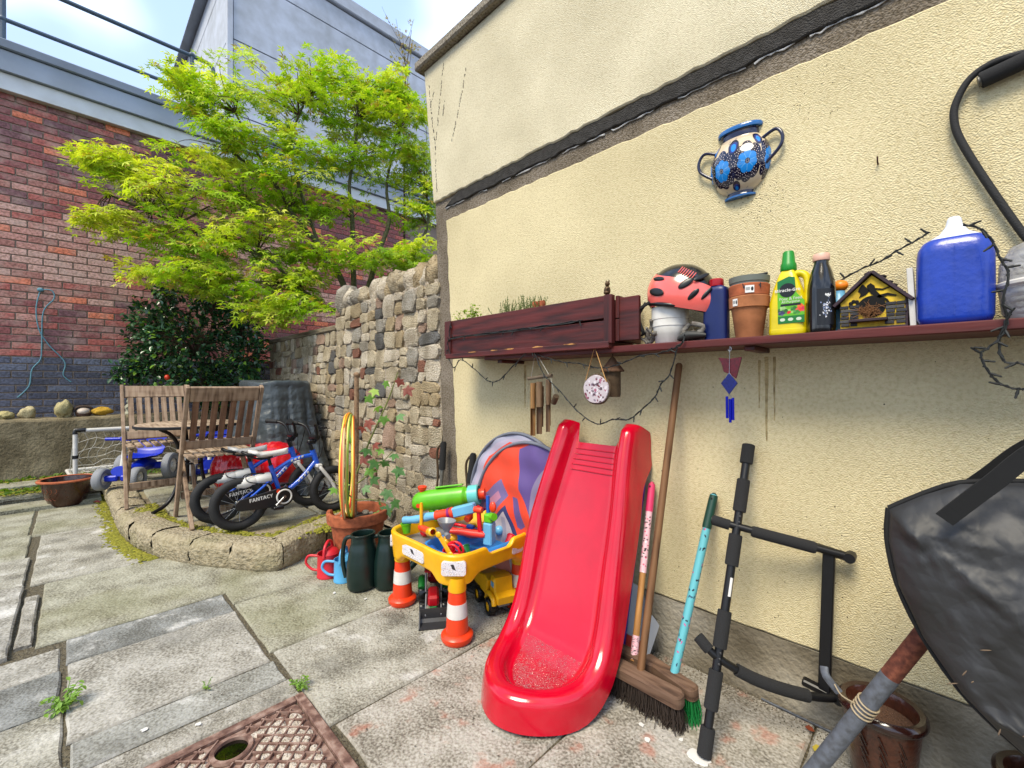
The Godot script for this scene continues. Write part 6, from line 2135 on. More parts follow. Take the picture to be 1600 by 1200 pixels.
	part(w, "elbow", g, M.plastic_orange)
	w = thing("toy_block_tower", "pale blue block with a lime spout at the basin corner", "toy", top + Vector3(0.185, -0.02, -0.02), 0.3)
	g = Geo.new()
	g.box(Vector3(0, 0.035, 0), Vector3(0.045, 0.10, 0.045), 0.005)
	part(w, "block", g, M.plastic_sky)
	g = Geo.new()
	g.box(Vector3(0, 0.105, 0), Vector3(0.042, 0.04, 0.042), 0.006)
	g.tube([Vector3(0.0, 0.11, 0.0), Vector3(0.036, 0.118, 0.018)], 0.017, 10)
	part(w, "spout", g, M.plastic_lime)
	g = Geo.new()
	g.bar(Vector3(-0.012, 0.12, -0.01), Vector3(-0.016, 0.20, -0.012), 0.009, 8)
	part(w, "post", g, M.plastic_blue)
	g = Geo.new()
	g.ball(Vector3(0.018, 0.155, 0.0), Vector3(0.018, 0.025, 0.012), 10)
	part(w, "whistle", g, M.plastic_orange)
	w = thing("toy_ring", "red toy ring lying in the middle of the tray", "toy", top + Vector3(-0.02, 0.0, 0.0))
	g = Geo.new()
	var pr := []
	for k in 24:
		pr.append(Vector3(cos(TAU * k / 24) * 0.058, 0.0 + 0.01 * sin(TAU * k / 24), sin(TAU * k / 24) * 0.05))
	g.tube(pr, 0.008, 8, false, true)
	part(w, "ring", g, M.plastic_red)
	w = thing("toy_starfish", "yellow star shaped sand mould at the back of the tray", "toy", top + Vector3(0.05, 0.03, -0.08), 0.4)
	g = Geo.new()
	var star := PackedVector2Array()
	for k in 10:
		var a := TAU * k / 10
		star.append(Vector2(cos(a), sin(a)) * (0.06 if k % 2 == 0 else 0.034))
	g.prism(star, -0.014, 0.014, 0.006)
	var so := part(w, "mould", g, M.plastic_yellow)
	so.rotation.x = -0.9
	w = thing("toy_boat", "orange toy boat behind the red ring in the tray", "toy", top + Vector3(0.04, -0.02, -0.03), 0.2)
	g = Geo.new()
	g.ball(Vector3(0, 0, 0), Vector3(0.06, 0.024, 0.03), 16)
	part(w, "hull", g, M.plastic_orange)
	g = Geo.new()
	g.box(Vector3(0.0, 0.028, 0), Vector3(0.04, 0.02, 0.026), 0.005)
	part(w, "cabin", g, M.plastic_blue)
	var heap := [[-0.15, 0.0, 0.10, "red ball"], [-0.19, 0.0, -0.02, "blue cup"], [-0.10, 0.02, -0.12, "orange cup"], [0.02, 0.0, 0.06, "yellow ball"], [0.18, -0.03, 0.10, "green cup"], [0.20, -0.03, -0.12, "red cup"], [0.09, 0.0, -0.17, "sky ball"], [-0.03, 0.03, -0.17, "purple cup"], [0.05, -0.01, 0.20, "blue ball"], [-0.2, 0.0, 0.17, "lime cup"]]
	for q in heap:
		var hue: String = q[3].split(" ")[0]
		g = Geo.new()
		if q[3].ends_with("ball"):
			g.ball(Vector3.ZERO, Vector3(0.023, 0.023, 0.023), 16)
		else:
			g.lathe([Vector2(0, 0.0), Vector2(0.017, 0.0), Vector2(0.024, 0.042), Vector2(0.027, 0.043), Vector2(0.027, 0.047), Vector2(0.022, 0.046), Vector2(0.015, 0.004)], 18)
		var hp := solo("toy_" + q[3].split(" ")[1], "small %s plastic %s in the play table tray" % [hue, q[3].split(" ")[1]], "toy", g, M["plastic_" + hue], top + Vector3(q[0], q[1] - 0.03, q[2]), "loose toys in the tray")
		hp.rotation = Vector3(rg.randf_range(-1.2, 1.2), 0, rg.randf_range(-1.2, 1.2))
	# vehicles under the table
	toy_tractor(Vector3(-1.70, 0.0, 0.43), -0.62)
	toy_dumper(Vector3(-1.53, 0.0, 0.20), -0.35)
	g = Geo.new()
	var nz := FastNoiseLite.new()
	nz.seed = 12
	nz.frequency = 1.4
	g.ball(Vector3.ZERO, Vector3(0.10, 0.12, 0.09), 30, 0.75, nz)
	solo("plastic_sack", "crumpled cloudy plastic sack under the play table", "sack", g, mat("cloudy_plastic", Color(0.60, 0.55, 0.50), 0.35, {"tex": "mottle", "bump": "crumple", "depth": 2.0, "scale": 4.0}), Vector3(-1.83, 0.095, 0.22))

func small_wheel(parent: Node3D, at: Vector3, r: float, wide: float, tyre: Material, hub: Material) -> void:
	var g := Geo.new()
	g.xf = rot(Vector3.RIGHT, 90)
	g.lathe([Vector2(r * 0.55, -wide / 2), Vector2(r * 0.9, -wide / 2), Vector2(r, -wide * 0.32), Vector2(r, wide * 0.32), Vector2(r * 0.9, wide / 2), Vector2(r * 0.55, wide / 2)], 20, 0.5)
	for i in 14:
		var a := TAU * i / 14
		g.xf = Transform3D(Basis(Vector3.BACK, a), Vector3.ZERO)
		g.box(Vector3(r, 0, 0), Vector3(r * 0.08, r * 0.18, wide * 0.9))
	var w := part(parent, "wheel", g, tyre, at)
	g = Geo.new()
	g.xf = rot(Vector3.RIGHT, 90)
	g.lathe([Vector2(0, -wide * 0.45), Vector2(r * 0.2, -wide * 0.45), Vector2(r * 0.3, -wide * 0.3), Vector2(r * 0.56, -wide * 0.4), Vector2(r * 0.56, wide * 0.4), Vector2(r * 0.3, wide * 0.3), Vector2(r * 0.2, wide * 0.45), Vector2(0, wide * 0.45)], 18)
	part(w, "hub", g, hub)

func toy_tractor(at: Vector3, turn: float) -> void:   # drives along +x
	var t := thing("toy_tractor", "red and green toy tractor with a grey front bucket", "toy", at, turn)
	for s in [-1.0, 1.0]:
		small_wheel(t, Vector3(-0.06, 0.05, s * 0.055), 0.05, 0.032, M.plastic_black, M.plastic_crimson)
		small_wheel(t, Vector3(0.055, 0.032, s * 0.05), 0.032, 0.026, M.plastic_black, M.plastic_green)
		var f := Geo.new()
		f.tube(curve([Vector3(-0.115, 0.055, s * 0.055), Vector3(-0.10, 0.1, s * 0.055), Vector3(-0.06, 0.115, s * 0.055), Vector3(-0.015, 0.09, s * 0.055)], 4), 0.014, 8, true, false, 1.3)
		part(t, "mudguard", f, M.plastic_green)
	var g := Geo.new()
	g.box(Vector3(0.045, 0.075, 0), Vector3(0.11, 0.05, 0.05), 0.01)
	part(t, "bonnet", g, M.plastic_crimson)
	g = Geo.new()
	g.box(Vector3(0.0, 0.042, 0), Vector3(0.2, 0.03, 0.035), 0.005)
	part(t, "chassis", g, M.plastic_green)
	g = Geo.new()
	g.box(Vector3(-0.05, 0.172, 0), Vector3(0.11, 0.012, 0.085), 0.004)
	part(t, "roof", g, M.plastic_crimson)
	for q in [[0.0, 0.036], [0.0, -0.036], [-0.095, 0.036], [-0.095, -0.036]]:
		g = Geo.new()
		g.bar(Vector3(q[0], 0.08, q[1]), Vector3(q[0] * 0.95, 0.168, q[1]), 0.004, 6)
		part(t, "cab_pillar", g, M.plastic_grey)
	g = Geo.new()
	for s in [-1.0, 1.0]:
		g.plank(Vector3(0.02, 0.075, s * 0.034), Vector3(0.135, 0.035, s * 0.034), Vector3.UP, 0.012, 0.006)
	part(t, "loader_arms", g, M.plastic_grey)
	g = Geo.new()
	var bucket := PackedVector2Array([Vector2(0.13, 0.065), Vector2(0.125, 0.02), Vector2(0.14, 0.004), Vector2(0.185, 0.0), Vector2(0.187, 0.005), Vector2(0.143, 0.010), Vector2(0.132, 0.022), Vector2(0.137, 0.065)])
	g.prism(bucket, -0.06, 0.06)
	g.prism(PackedVector2Array([Vector2(0.13, 0.065), Vector2(0.125, 0.02), Vector2(0.14, 0.004), Vector2(0.185, 0.0)]), 0.056, 0.0615)
	g.prism(PackedVector2Array([Vector2(0.13, 0.065), Vector2(0.125, 0.02), Vector2(0.14, 0.004), Vector2(0.185, 0.0)]), -0.056, -0.0615)
	part(t, "bucket", g, M.plastic_charcoal)
	g = Geo.new()
	g.box(Vector3(-0.15, 0.085, 0.0), Vector3(0.08, 0.05, 0.06), 0.014)
	part(t, "rear_hopper", g, M.plastic_crimson)

func toy_dumper(at: Vector3, turn: float) -> void:
	var t := thing("toy_dumper", "yellow toy dumper truck with black wheels under the table", "toy", at, turn)
	for s in [-1.0, 1.0]:
		small_wheel(t, Vector3(-0.05, 0.038, s * 0.055), 0.038, 0.032, M.plastic_black, M.plastic_yellow)
		small_wheel(t, Vector3(0.085, 0.038, s * 0.055), 0.038, 0.032, M.plastic_black, M.plastic_yellow)
	var g := Geo.new()
	g.box(Vector3(0.015, 0.05, 0), Vector3(0.21, 0.025, 0.06), 0.005)
	part(t, "chassis", g, M.plastic_grey)
	g = Geo.new()
	g.prism(PackedVector2Array([Vector2(-0.12, 0.07), Vector2(0.03, 0.065), Vector2(0.055, 0.14), Vector2(0.04, 0.145), Vector2(0.0, 0.15), Vector2(-0.13, 0.125)]), -0.058, 0.058, 0.006)
	part(t, "tipper", g, M.plastic_yellow)
	g = Geo.new()
	g.prism(PackedVector2Array([Vector2(0.045, 0.06), Vector2(0.135, 0.058), Vector2(0.14, 0.09), Vector2(0.11, 0.105), Vector2(0.10, 0.165), Vector2(0.06, 0.168), Vector2(0.055, 0.12)]), -0.045, 0.045, 0.008)
	part(t, "cab", g, M.plastic_yellow)
	g = Geo.new()
	g.box(Vector3(0.085, 0.135, 0.0455), Vector3(0.028, 0.022, 0.003))
	part(t, "window", g, M.plastic_sky)
	for s in [-1.0, 1.0]:
		g = Geo.new()
		g.tube(curve([Vector3(0.04, 0.06, s * 0.055), Vector3(0.055, 0.085, s * 0.055), Vector3(0.085, 0.092, s * 0.055), Vector3(0.12, 0.08, s * 0.055), Vector3(0.13, 0.058, s * 0.055)], 4), 0.012, 8)
		part(t, "wheel_arch", g, M.plastic_yellow)

# ---- the corner with the slide, the tent and the brooms
func build_slide_corner() -> void:
	var rg := RandomNumberGenerator.new()
	rg.seed = 66
	# the slide, leaning on the wall
	var s := thing("childs_slide", "bright red plastic childs slide leaning against the yellow wall", "slide")
	var path := [Vector2(0.03, 0.92), Vector2(0.085, 0.80), Vector2(0.125, 0.70), Vector2(0.19, 0.53), Vector2(0.26, 0.365), Vector2(0.33, 0.225), Vector2(0.395, 0.135), Vector2(0.47, 0.088), Vector2(0.55, 0.074), Vector2(0.63, 0.075), Vector2(0.72, 0.078)]
	var c3 := []
	for p in path:
		c3.append(Vector3(0, p.y, p.x))
	var line := curve(c3, 8)
	var run := [0.0]
	for i in range(1, line.size()):
		run.append(run[i - 1] + line[i].distance_to(line[i - 1]))
	var l0: float = run[8]      # where the floor begins; the side walls go on above it
	var l1: float = 1.20       # the tip of the rounded end
	var r_end := 0.34
	# across: inward offset and height over the floor, from the skirt over the rim to the floor
	var sec := [Vector2(-0.006, -0.115), Vector2(-0.004, -0.05), Vector2(0.0, 0.012), Vector2(0.005, 0.040), Vector2(0.016, 0.058), Vector2(0.034, 0.066), Vector2(0.054, 0.062), Vector2(0.068, 0.046), Vector2(0.077, 0.024), Vector2(0.087, 0.007), Vector2(0.104, 0.0)]
	var f := func(u: float, v: float) -> Vector3:
		# place on the U-shaped outline
		var side := -1.0 if u < 0.5 else 1.0
		var k := u * 2.0 if u < 0.5 else (1.0 - u) * 2.0
		var l := 0.0
		var a := 0.0
		var nl := 0.0     # outward direction on the outline
		var na := side
		var lc := l1 - r_end
		if k < 0.72:
			l = lerpf(l0 - 0.085, lc, k / 0.72)
			a = 1.0
		else:
			var t := (k - 0.72) / 0.28 * PI * 0.5
			a = pow(cos(t), 1.08) if t < PI * 0.499 else 0.0
			l = lc + r_end * sin(t)
			na = side * cos(t)
			nl = sin(t)
		var half := lerpf(0.193, 0.228, smoothstep(0.05, 0.55, minf(l, lc)))
		var flat := v > 0.7
		var q := minf(v / 0.7, 1.0) * 10.0
		var j := mini(int(q), 9)
		var e: Vector2 = sec[j].lerp(sec[j + 1], q - j)
		var x := side * a * half - na * e.x
		var ll := l - nl * e.x
		if flat:
			var w := (v - 0.7) / 0.3
			x = lerpf(x, 0.0, w)
			ll = lerpf(ll, minf(ll, lc), w)
		var onfloor := smoothstep(0.01, 0.0, e.y) if e.y >= 0.0 else 0.0
		if ll < l0 + 0.25:
			ll = lerpf(ll, maxf(ll, l0 + (ll - l0 + 0.085) * 0.70), onfloor)
		# along the bent chute
		var i := 0
		while i < line.size() - 2 and run[i + 1] < ll:
			i += 1
		var p: Vector3 = line[i].lerp(line[i + 1], clampf((ll - run[i]) / (run[i + 1] - run[i]), 0.0, 1.0))
		var d: Vector3 = (line[mini(i + 2, line.size() - 1)] - line[maxi(i - 1, 0)]).normalized()
		var up := Vector3(0, d.z, -d.y).normalized()
		var h := e.y
		if h < 0.0:   # the skirt is deep at the top and at the foot, shallow between
			h *= lerpf(1.0, 0.36, smoothstep(0.10, 0.30, l) * smoothstep(1.05, 0.85, l))
		var tip := smoothstep(0.05, 0.0, l - (l0 - 0.085))
		if h > 0.0:
			h *= 1.0 - 0.45 * tip * tip
		h *= lerpf(1.1, 0.55, smoothstep(0.3, 1.15, l))
		var o := p + up * h
		if e.y < -0.04:
			o.z = maxf(o.z, 0.006)
		o.y = maxf(o.y, 0.004)
		o.x = -1.025 + x + 0.05 * smoothstep(0.45, 1.1, l)
		return o
	var g := Geo.new()
	g.sheet(f, 132, 48, false, false)
	part(s, "chute", g, M.slide_red)
	g = Geo.new()   # ridges on the step at the top
	for i in 5:
		var y := 0.775 - i * 0.021
		var z := 0.0975 + i * 0.0085
		g.tube([Vector3(-1.125, y, z), Vector3(-0.925, y, z)], 0.0022, 6)
	part(s, "grip_ridges", g, M.slide_red)
	var drops := []
	while drops.size() < 6500:   # rain left standing on the run-out
		var q := Vector2(rg.randf_range(-0.135, 0.135), rg.randf_range(0.42, 0.66))
		if pow(absf(q.x) / 0.128, 4.0) + pow(maxf(0.0, q.y - 0.53) / 0.125, 2.5) > 1.0:
			continue
		var l := 0.0
		var y := 0.0
		for i in line.size() - 1:
			if line[i + 1].z >= q.y:
				y = lerpf(line[i].y, line[i + 1].y, (q.y - line[i].z) / (line[i + 1].z - line[i].z))
				l = lerpf(run[i], run[i + 1], (q.y - line[i].z) / (line[i + 1].z - line[i].z))
				break
		var r := rg.randf_range(0.0007, 0.0019)
		drops.append(Transform3D(Basis().scaled(Vector3(r, r * 0.5, r)), Vector3(-1.025 + q.x + 0.05 * smoothstep(0.45, 1.1, l), y + 0.0006, q.y)))
	g = Geo.new()
	g.ball(Vector3.ZERO, Vector3.ONE, 8)
	var water := mat("drops", Color(1, 1, 1), 0.02, {"flat": true, "alpha": 0.06})
	water.refraction_enabled = true
	water.refraction_scale = 0.033
	many(s, "rain_drops", g.mesh(), water, drops, []).set_meta("kind", "stuff")
	# the blue board behind it
	g = Geo.new()
	g.prism(rounded_rect(0.30, 0.72, 0.05, 5), -0.012, 0.012, 0.006)
	g.xf = Transform3D(Basis(), Vector3(0, 0, 0.012))
	for q in [[0.137, 0.0, 0.012, 0.60], [-0.137, 0.0, 0.012, 0.60], [0.06, -0.02, 0.012, 0.5], [0.0, -0.02, 0.012, 0.5]]:
		g.box(Vector3(q[0], q[1], 0.0), Vector3(q[2], q[3], 0.03), 0.004)
	g.xf = Transform3D()
	var bb := solo("blue_board", "blue plastic panel leaning between the red slide and brooms", "panel", g, mat("sledge_blue", Color(0.03, 0.17, 0.60), 0.35, {"tex": "smear", "scale": 3.0}), Vector3(-0.985, 0.36, 0.125))
	bb.rotation = Vector3(-0.17, 0.0, -0.05)
	# the play tent, folded against the wall
	tent()
	# folded fabric beside the slide
	g = Geo.new()
	var ff := func(u: float, v: float) -> Vector3:
		return Vector3(lerpf(-0.93, -0.765, u), lerpf(0.012, 0.30, v) * (1.0 - 0.55 * pow(u, 2.0)), 0.17 - 0.10 * v + 0.012 * sin(u * 14.0 + v * 3.0))
	g.sheet(ff, 24, 16)
	var fim := canvas(64, 64, Color(0.60, 0.62, 0.66))
	fim.fill_rect(Rect2i(14, 6, 36, 18), Color(0.72, 0.20, 0.14))
	solo("folded_fabric", "grey and red folded fabric on the ground behind the brooms", "fabric", g, printed("folded_print", fim, 0.8))
	# brooms
	var hearts := canvas(256, 64, Color(0.88, 0.70, 0.74))
	for i in 120:
		paint_oval(hearts, rg.randf(), rg.randf(), 0.010, 0.05, [Color(0.80, 0.16, 0.36), Color(0.08, 0.07, 0.08), Color(0.08, 0.07, 0.08), Color(0.94, 0.88, 0.9)][rg.randi() % 4], rg.randf() * PI)
	var dashes := canvas(256, 64, Color(0.36, 0.66, 0.70))
	for i in 90:
		paint_oval(dashes, rg.randf(), rg.randf(), 0.012, 0.022, [Color(0.05, 0.06, 0.10), Color(0.74, 0.3, 0.5), Color(0.12, 0.2, 0.3)][rg.randi() % 3], rg.randf() * PI)
	broom("wide broom with long plain wooden handle and dark bristles", Vector3(-0.704, 0.10, 0.318), Vector3(-0.703, 1.127, 0.024), 0.0125, M.broom_wood, [], Vector3(-0.69, 0.098, 0.33), 0.27, 0.05, -0.02, mat("bristle_dark", Color(0.17, 0.125, 0.095), 0.9), rg)
	broom("short teal handled broom with green bristles by the wall", Vector3(-0.622, 0.10, 0.252), Vector3(-0.578, 0.66, 0.022), 0.0125, mat("teal_handle", Color(0.36, 0.66, 0.70), 0.5), [[0.0, 0.80, printed("teal_print", dashes, 0.45)], [0.80, 1.0, mat("teal_grip", Color(0.03, 0.22, 0.17), 0.45)]], Vector3(-0.635, 0.098, 0.252), 0.20, 0.045, -0.24, mat("bristle_green", Color(0.02, 0.45, 0.20), 0.6), rg)
	broom("broom with pink grip and pink patterned wooden handle", Vector3(-0.762, 0.10, 0.255), Vector3(-0.811, 0.663, 0.026), 0.0115, M.broom_light, [[0.0, 0.12, printed("heart_print", hearts, 0.5)], [0.46, 0.82, M.heart_print], [0.82, 1.0, M.plastic_pink]], Vector3(-0.775, 0.098, 0.245), 0.18, 0.04, 0.0, M.bristle_dark, rg)
	# tools standing by the corner of the house
	for q in [[Vector3(-2.165, 0.0, 0.08), Vector3(-2.16, 0.70, 0.035), "garden tool with a black grip leaning on the stone wall"], [Vector3(-1.93, 0.0, 0.10), Vector3(-1.885, 0.66, 0.03), "garden tool with a black foam grip by the tent"]]:
		var t := thing("garden_tool", q[2], "garden tool", Vector3.ZERO, 0.0, "tools standing at the house corner")
		var d: Vector3 = (q[1] - q[0]).normalized()
		g = Geo.new()
		g.bar(q[0], q[1] - d * 0.16, 0.012, 10)
		part(t, "shaft", g, mat("galvanised", Color(0.48, 0.48, 0.46), 0.5, {"metal": 0.5, "tex": "mottle", "scale": 4.0}))
		g = Geo.new()
		g.tube([q[1] - d * 0.17, q[1] - d * 0.165, q[1] - d * 0.01, q[1]], [0.017, 0.02, 0.019, 0.012], 12)
		part(t, "grip", g, M.foam)
		g = Geo.new()
		g.prism(PackedVector2Array([Vector2(-0.05, 0.0), Vector2(0.05, 0.0), Vector2(0.055, 0.14), Vector2(0.0, 0.16), Vector2(-0.055, 0.14)]), -0.003, 0.003, 0.001)
		part(t, "blade", g, M.galvanised, q[0] + Vector3(0, 0.0, 0.0))
		g = Geo.new()
		g.tube(curve([q[1] + Vector3(0.0, -0.01, 0.0), q[1] + Vector3(-0.03, -0.03, 0.01), q[1] + Vector3(-0.055, -0.08, 0.01), q[1] + Vector3(-0.045, -0.2, 0.01), q[1] + Vector3(-0.06, -0.34, 0.012)], 5), 0.007, 8)
		part(t, "twine_handle", g, M.twig)

func broom(label: String, a: Vector3, b: Vector3, r: float, wood: Material, bands: Array, head: Vector3, long: float, deep: float, turn: float, hair: Material, rg: RandomNumberGenerator) -> void:
	var t := thing("broom", label, "broom", Vector3.ZERO, 0.0, "brooms leaning on the wall")
	var g := Geo.new()
	g.tube([a - (b - a) * 0.01, a, b.lerp(a, 0.006), b], [r, r, r, r * 0.6], 14)
	part(t, "handle", g, wood)
	for q in bands:
		g = Geo.new()
		var p0: Vector3 = a.lerp(b, q[0])
		var p1: Vector3 = a.lerp(b, q[1])
		var rr := r + 0.0012
		if q[1] == 1.0:
			g.tube([p0, p0.lerp(p1, 0.06), p0.lerp(p1, 0.8), p0.lerp(p1, 0.95), p1 + (p1 - p0).normalized() * 0.004], [rr + 0.001, rr + 0.002, rr + 0.001, rr, rr * 0.35], 14)
			part(t, "grip", g, q[2])
			g = Geo.new()
			var e := p0.lerp(p1, 0.86) + Vector3(0, 0, rr)
			g.ball(e, Vector3(0.004, 0.009, 0.002), 8)
			part(t, "hanging_hole", g, M.plastic_black)
		else:
			g.tube([p0, p1], rr, 14, false)
			part(t, "printed_sleeve", g, q[2])
	var xf := Transform3D(Basis(Vector3.UP, turn) * Basis(Vector3.RIGHT, 0.12), head)
	g = Geo.new()
	g.xf = xf * rot(Vector3.RIGHT, -90)
	var ol := rounded_rect(long, deep, deep * 0.4, 4)
	g.prism(ol, -0.018, 0.02, 0.006)
	part(t, "head", g, M.head_wood)
	g = Geo.new()
	var n := int(long * 2400)
	for i in n:
		var x := rg.randf_range(-long * 0.47, long * 0.47)
		var z := rg.randf_range(-deep * 0.38, deep * 0.38)
		var p0 := xf * Vector3(x, -0.014, z)
		var p1 := xf * Vector3(x * 1.05 + rg.randfn(0, 0.005), -0.06, z * 1.25 + rg.randfn(0, 0.004))
		var p2 := xf * Vector3(x * 1.08 + rg.randfn(0, 0.009), -0.10, z * 1.5 + rg.randfn(0, 0.008) + 0.006)
		p2.y = maxf(p2.y, 0.002)
		g.tube([p0, p1, p2], [0.0019, 0.0017, 0.0009], 3, false)
	var br := part(t, "bristles", g, hair)
	br.set_meta("kind", "stuff")

func tent() -> void:
	var t := thing("play_tent", "collapsed pop up play tent printed as a fire engine", "tent")
	var orange := Color(0.84, 0.24, 0.12)
	var navy := Color(0.16, 0.19, 0.38)
	var lilac := Color(0.42, 0.37, 0.55)
	var back := canvas(512, 512, Color(0.60, 0.60, 0.68))
	paint_oval(back, 0.5, 0.5, 0.46, 0.46, Color(0.66, 0.62, 0.70))
	paint_poly(back, [[0.10, 0.42], [0.2, 0.2], [0.42, 0.07], [0.6, 0.08], [0.8, 0.2], [0.72, 0.3], [0.45, 0.22], [0.3, 0.3], [0.16, 0.5]], orange)
	paint_poly(back, [[0.12, 0.62], [0.16, 0.42], [0.3, 0.27], [0.46, 0.2], [0.62, 0.26], [0.62, 0.6], [0.3, 0.85]], navy)
	paint_poly(back, [[0.80, 0.2], [0.9, 0.3], [0.94, 0.4], [0.76, 0.34]], navy)
	var front := canvas(512, 512, orange)
	paint_poly(front, [[0.40, 0.05], [0.52, 0.0], [1.0, 0.05], [1.0, 0.78], [0.76, 0.74], [0.44, 0.30]], Color(0.34, 0.26, 0.50))
	paint_oval(front, 0.80, 0.36, 0.27, 0.27, Color(0.48, 0.44, 0.56))
	paint_oval(front, 0.82, 0.36, 0.20, 0.20, Color(0.36, 0.31, 0.50))
	paint_oval(front, 0.84, 0.36, 0.15, 0.15, Color(0.30, 0.30, 0.58))
	paint_oval(front, 0.85, 0.36, 0.085, 0.085, Color(0.24, 0.24, 0.52))
	paint_oval(front, 0.855, 0.36, 0.02, 0.02, Color(0.7, 0.7, 0.78))
	for i in 6:
		paint_oval(front, 0.855 + cos(i * 1.05) * 0.05, 0.36 + sin(i * 1.05) * 0.05, 0.008, 0.008, Color(0.6, 0.6, 0.7))
	paint_poly(front, [[0.02, 0.56], [0.05, 0.42], [0.26, 0.26], [0.33, 0.36], [0.1, 0.62]], lilac)
	paint_poly(front, [[0.07, 0.53], [0.10, 0.45], [0.24, 0.34], [0.27, 0.38], [0.12, 0.53]], Color(0.66, 0.45, 0.55))
	paint_poly(front, [[0.37, 0.36], [0.42, 0.36], [0.50, 0.52], [0.46, 0.55], [0.43, 0.54]], Color(0.36, 0.28, 0.50))
	paint_poly(front, [[0.10, 0.62], [0.32, 0.42], [0.60, 0.82], [0.42, 0.97], [0.16, 0.9]], navy)
	paint_poly(front, [[0.13, 0.63], [0.31, 0.46], [0.56, 0.81], [0.42, 0.93], [0.18, 0.88]], Color(0.68, 0.64, 0.66))
	paint_poly(front, [[0.20, 0.75], [0.34, 0.72], [0.40, 0.86], [0.26, 0.90]], Color(0.76, 0.45, 0.38))
	paint_poly(front, [[0.32, 0.50], [0.36, 0.66], [0.30, 0.72], [0.28, 0.5]], Color(0.58, 0.56, 0.62))
	paint_poly(front, [[0.66, 0.92], [1.0, 0.86], [1.0, 1.0], [0.5, 1.0]], Color(0.72, 0.52, 0.34))
	for q in [[back, "tent_back_print", Vector3(-1.53, 0.455, 0.055), 0.345, 0.0], [front, "tent_front_print", Vector3(-1.385, 0.40, 0.12), 0.372, 0.0]]:
		var g := Geo.new()
		var r: float = q[3]
		var fd := func(u: float, v: float) -> Vector3:
			var a := TAU * u
			var d := Vector2(cos(a), sin(a)) * v * r
			return Vector3(d.x, d.y, 0.022 * (1.0 - v * v) + 0.005 * sin(d.x * 34.0 + d.y * 21.0) + 0.004 * sin(d.y * 47.0) - 0.06 * d.y)
		g.sheet(fd, 56, 22, true, true)
		for i in g.uv.size():
			g.uv[i] = Vector2(0.5 + g.v[i].x / r * 0.5, 0.5 - g.v[i].y / r * 0.5)
		part(t, "panel", g, printed(q[1], q[0], 0.6, {"sheen": 0.2}), q[2])
		g = Geo.new()
		var rim := []
		for k in 60:
			var a := TAU * k / 60
			rim.append(Vector3(cos(a) * r, sin(a) * r, -0.06 * sin(a) * r))
		g.tube(rim, 0.0085, 8, false, true, 1.4)
		part(t, "hem", g, mat("tent_hem", Color(0.47, 0.49, 0.55), 0.6, {"tex": "grain", "scale": 8.0}), q[2])

# ---- the shelf on the yellow wall and what stands on it
const SHELF := 1.191

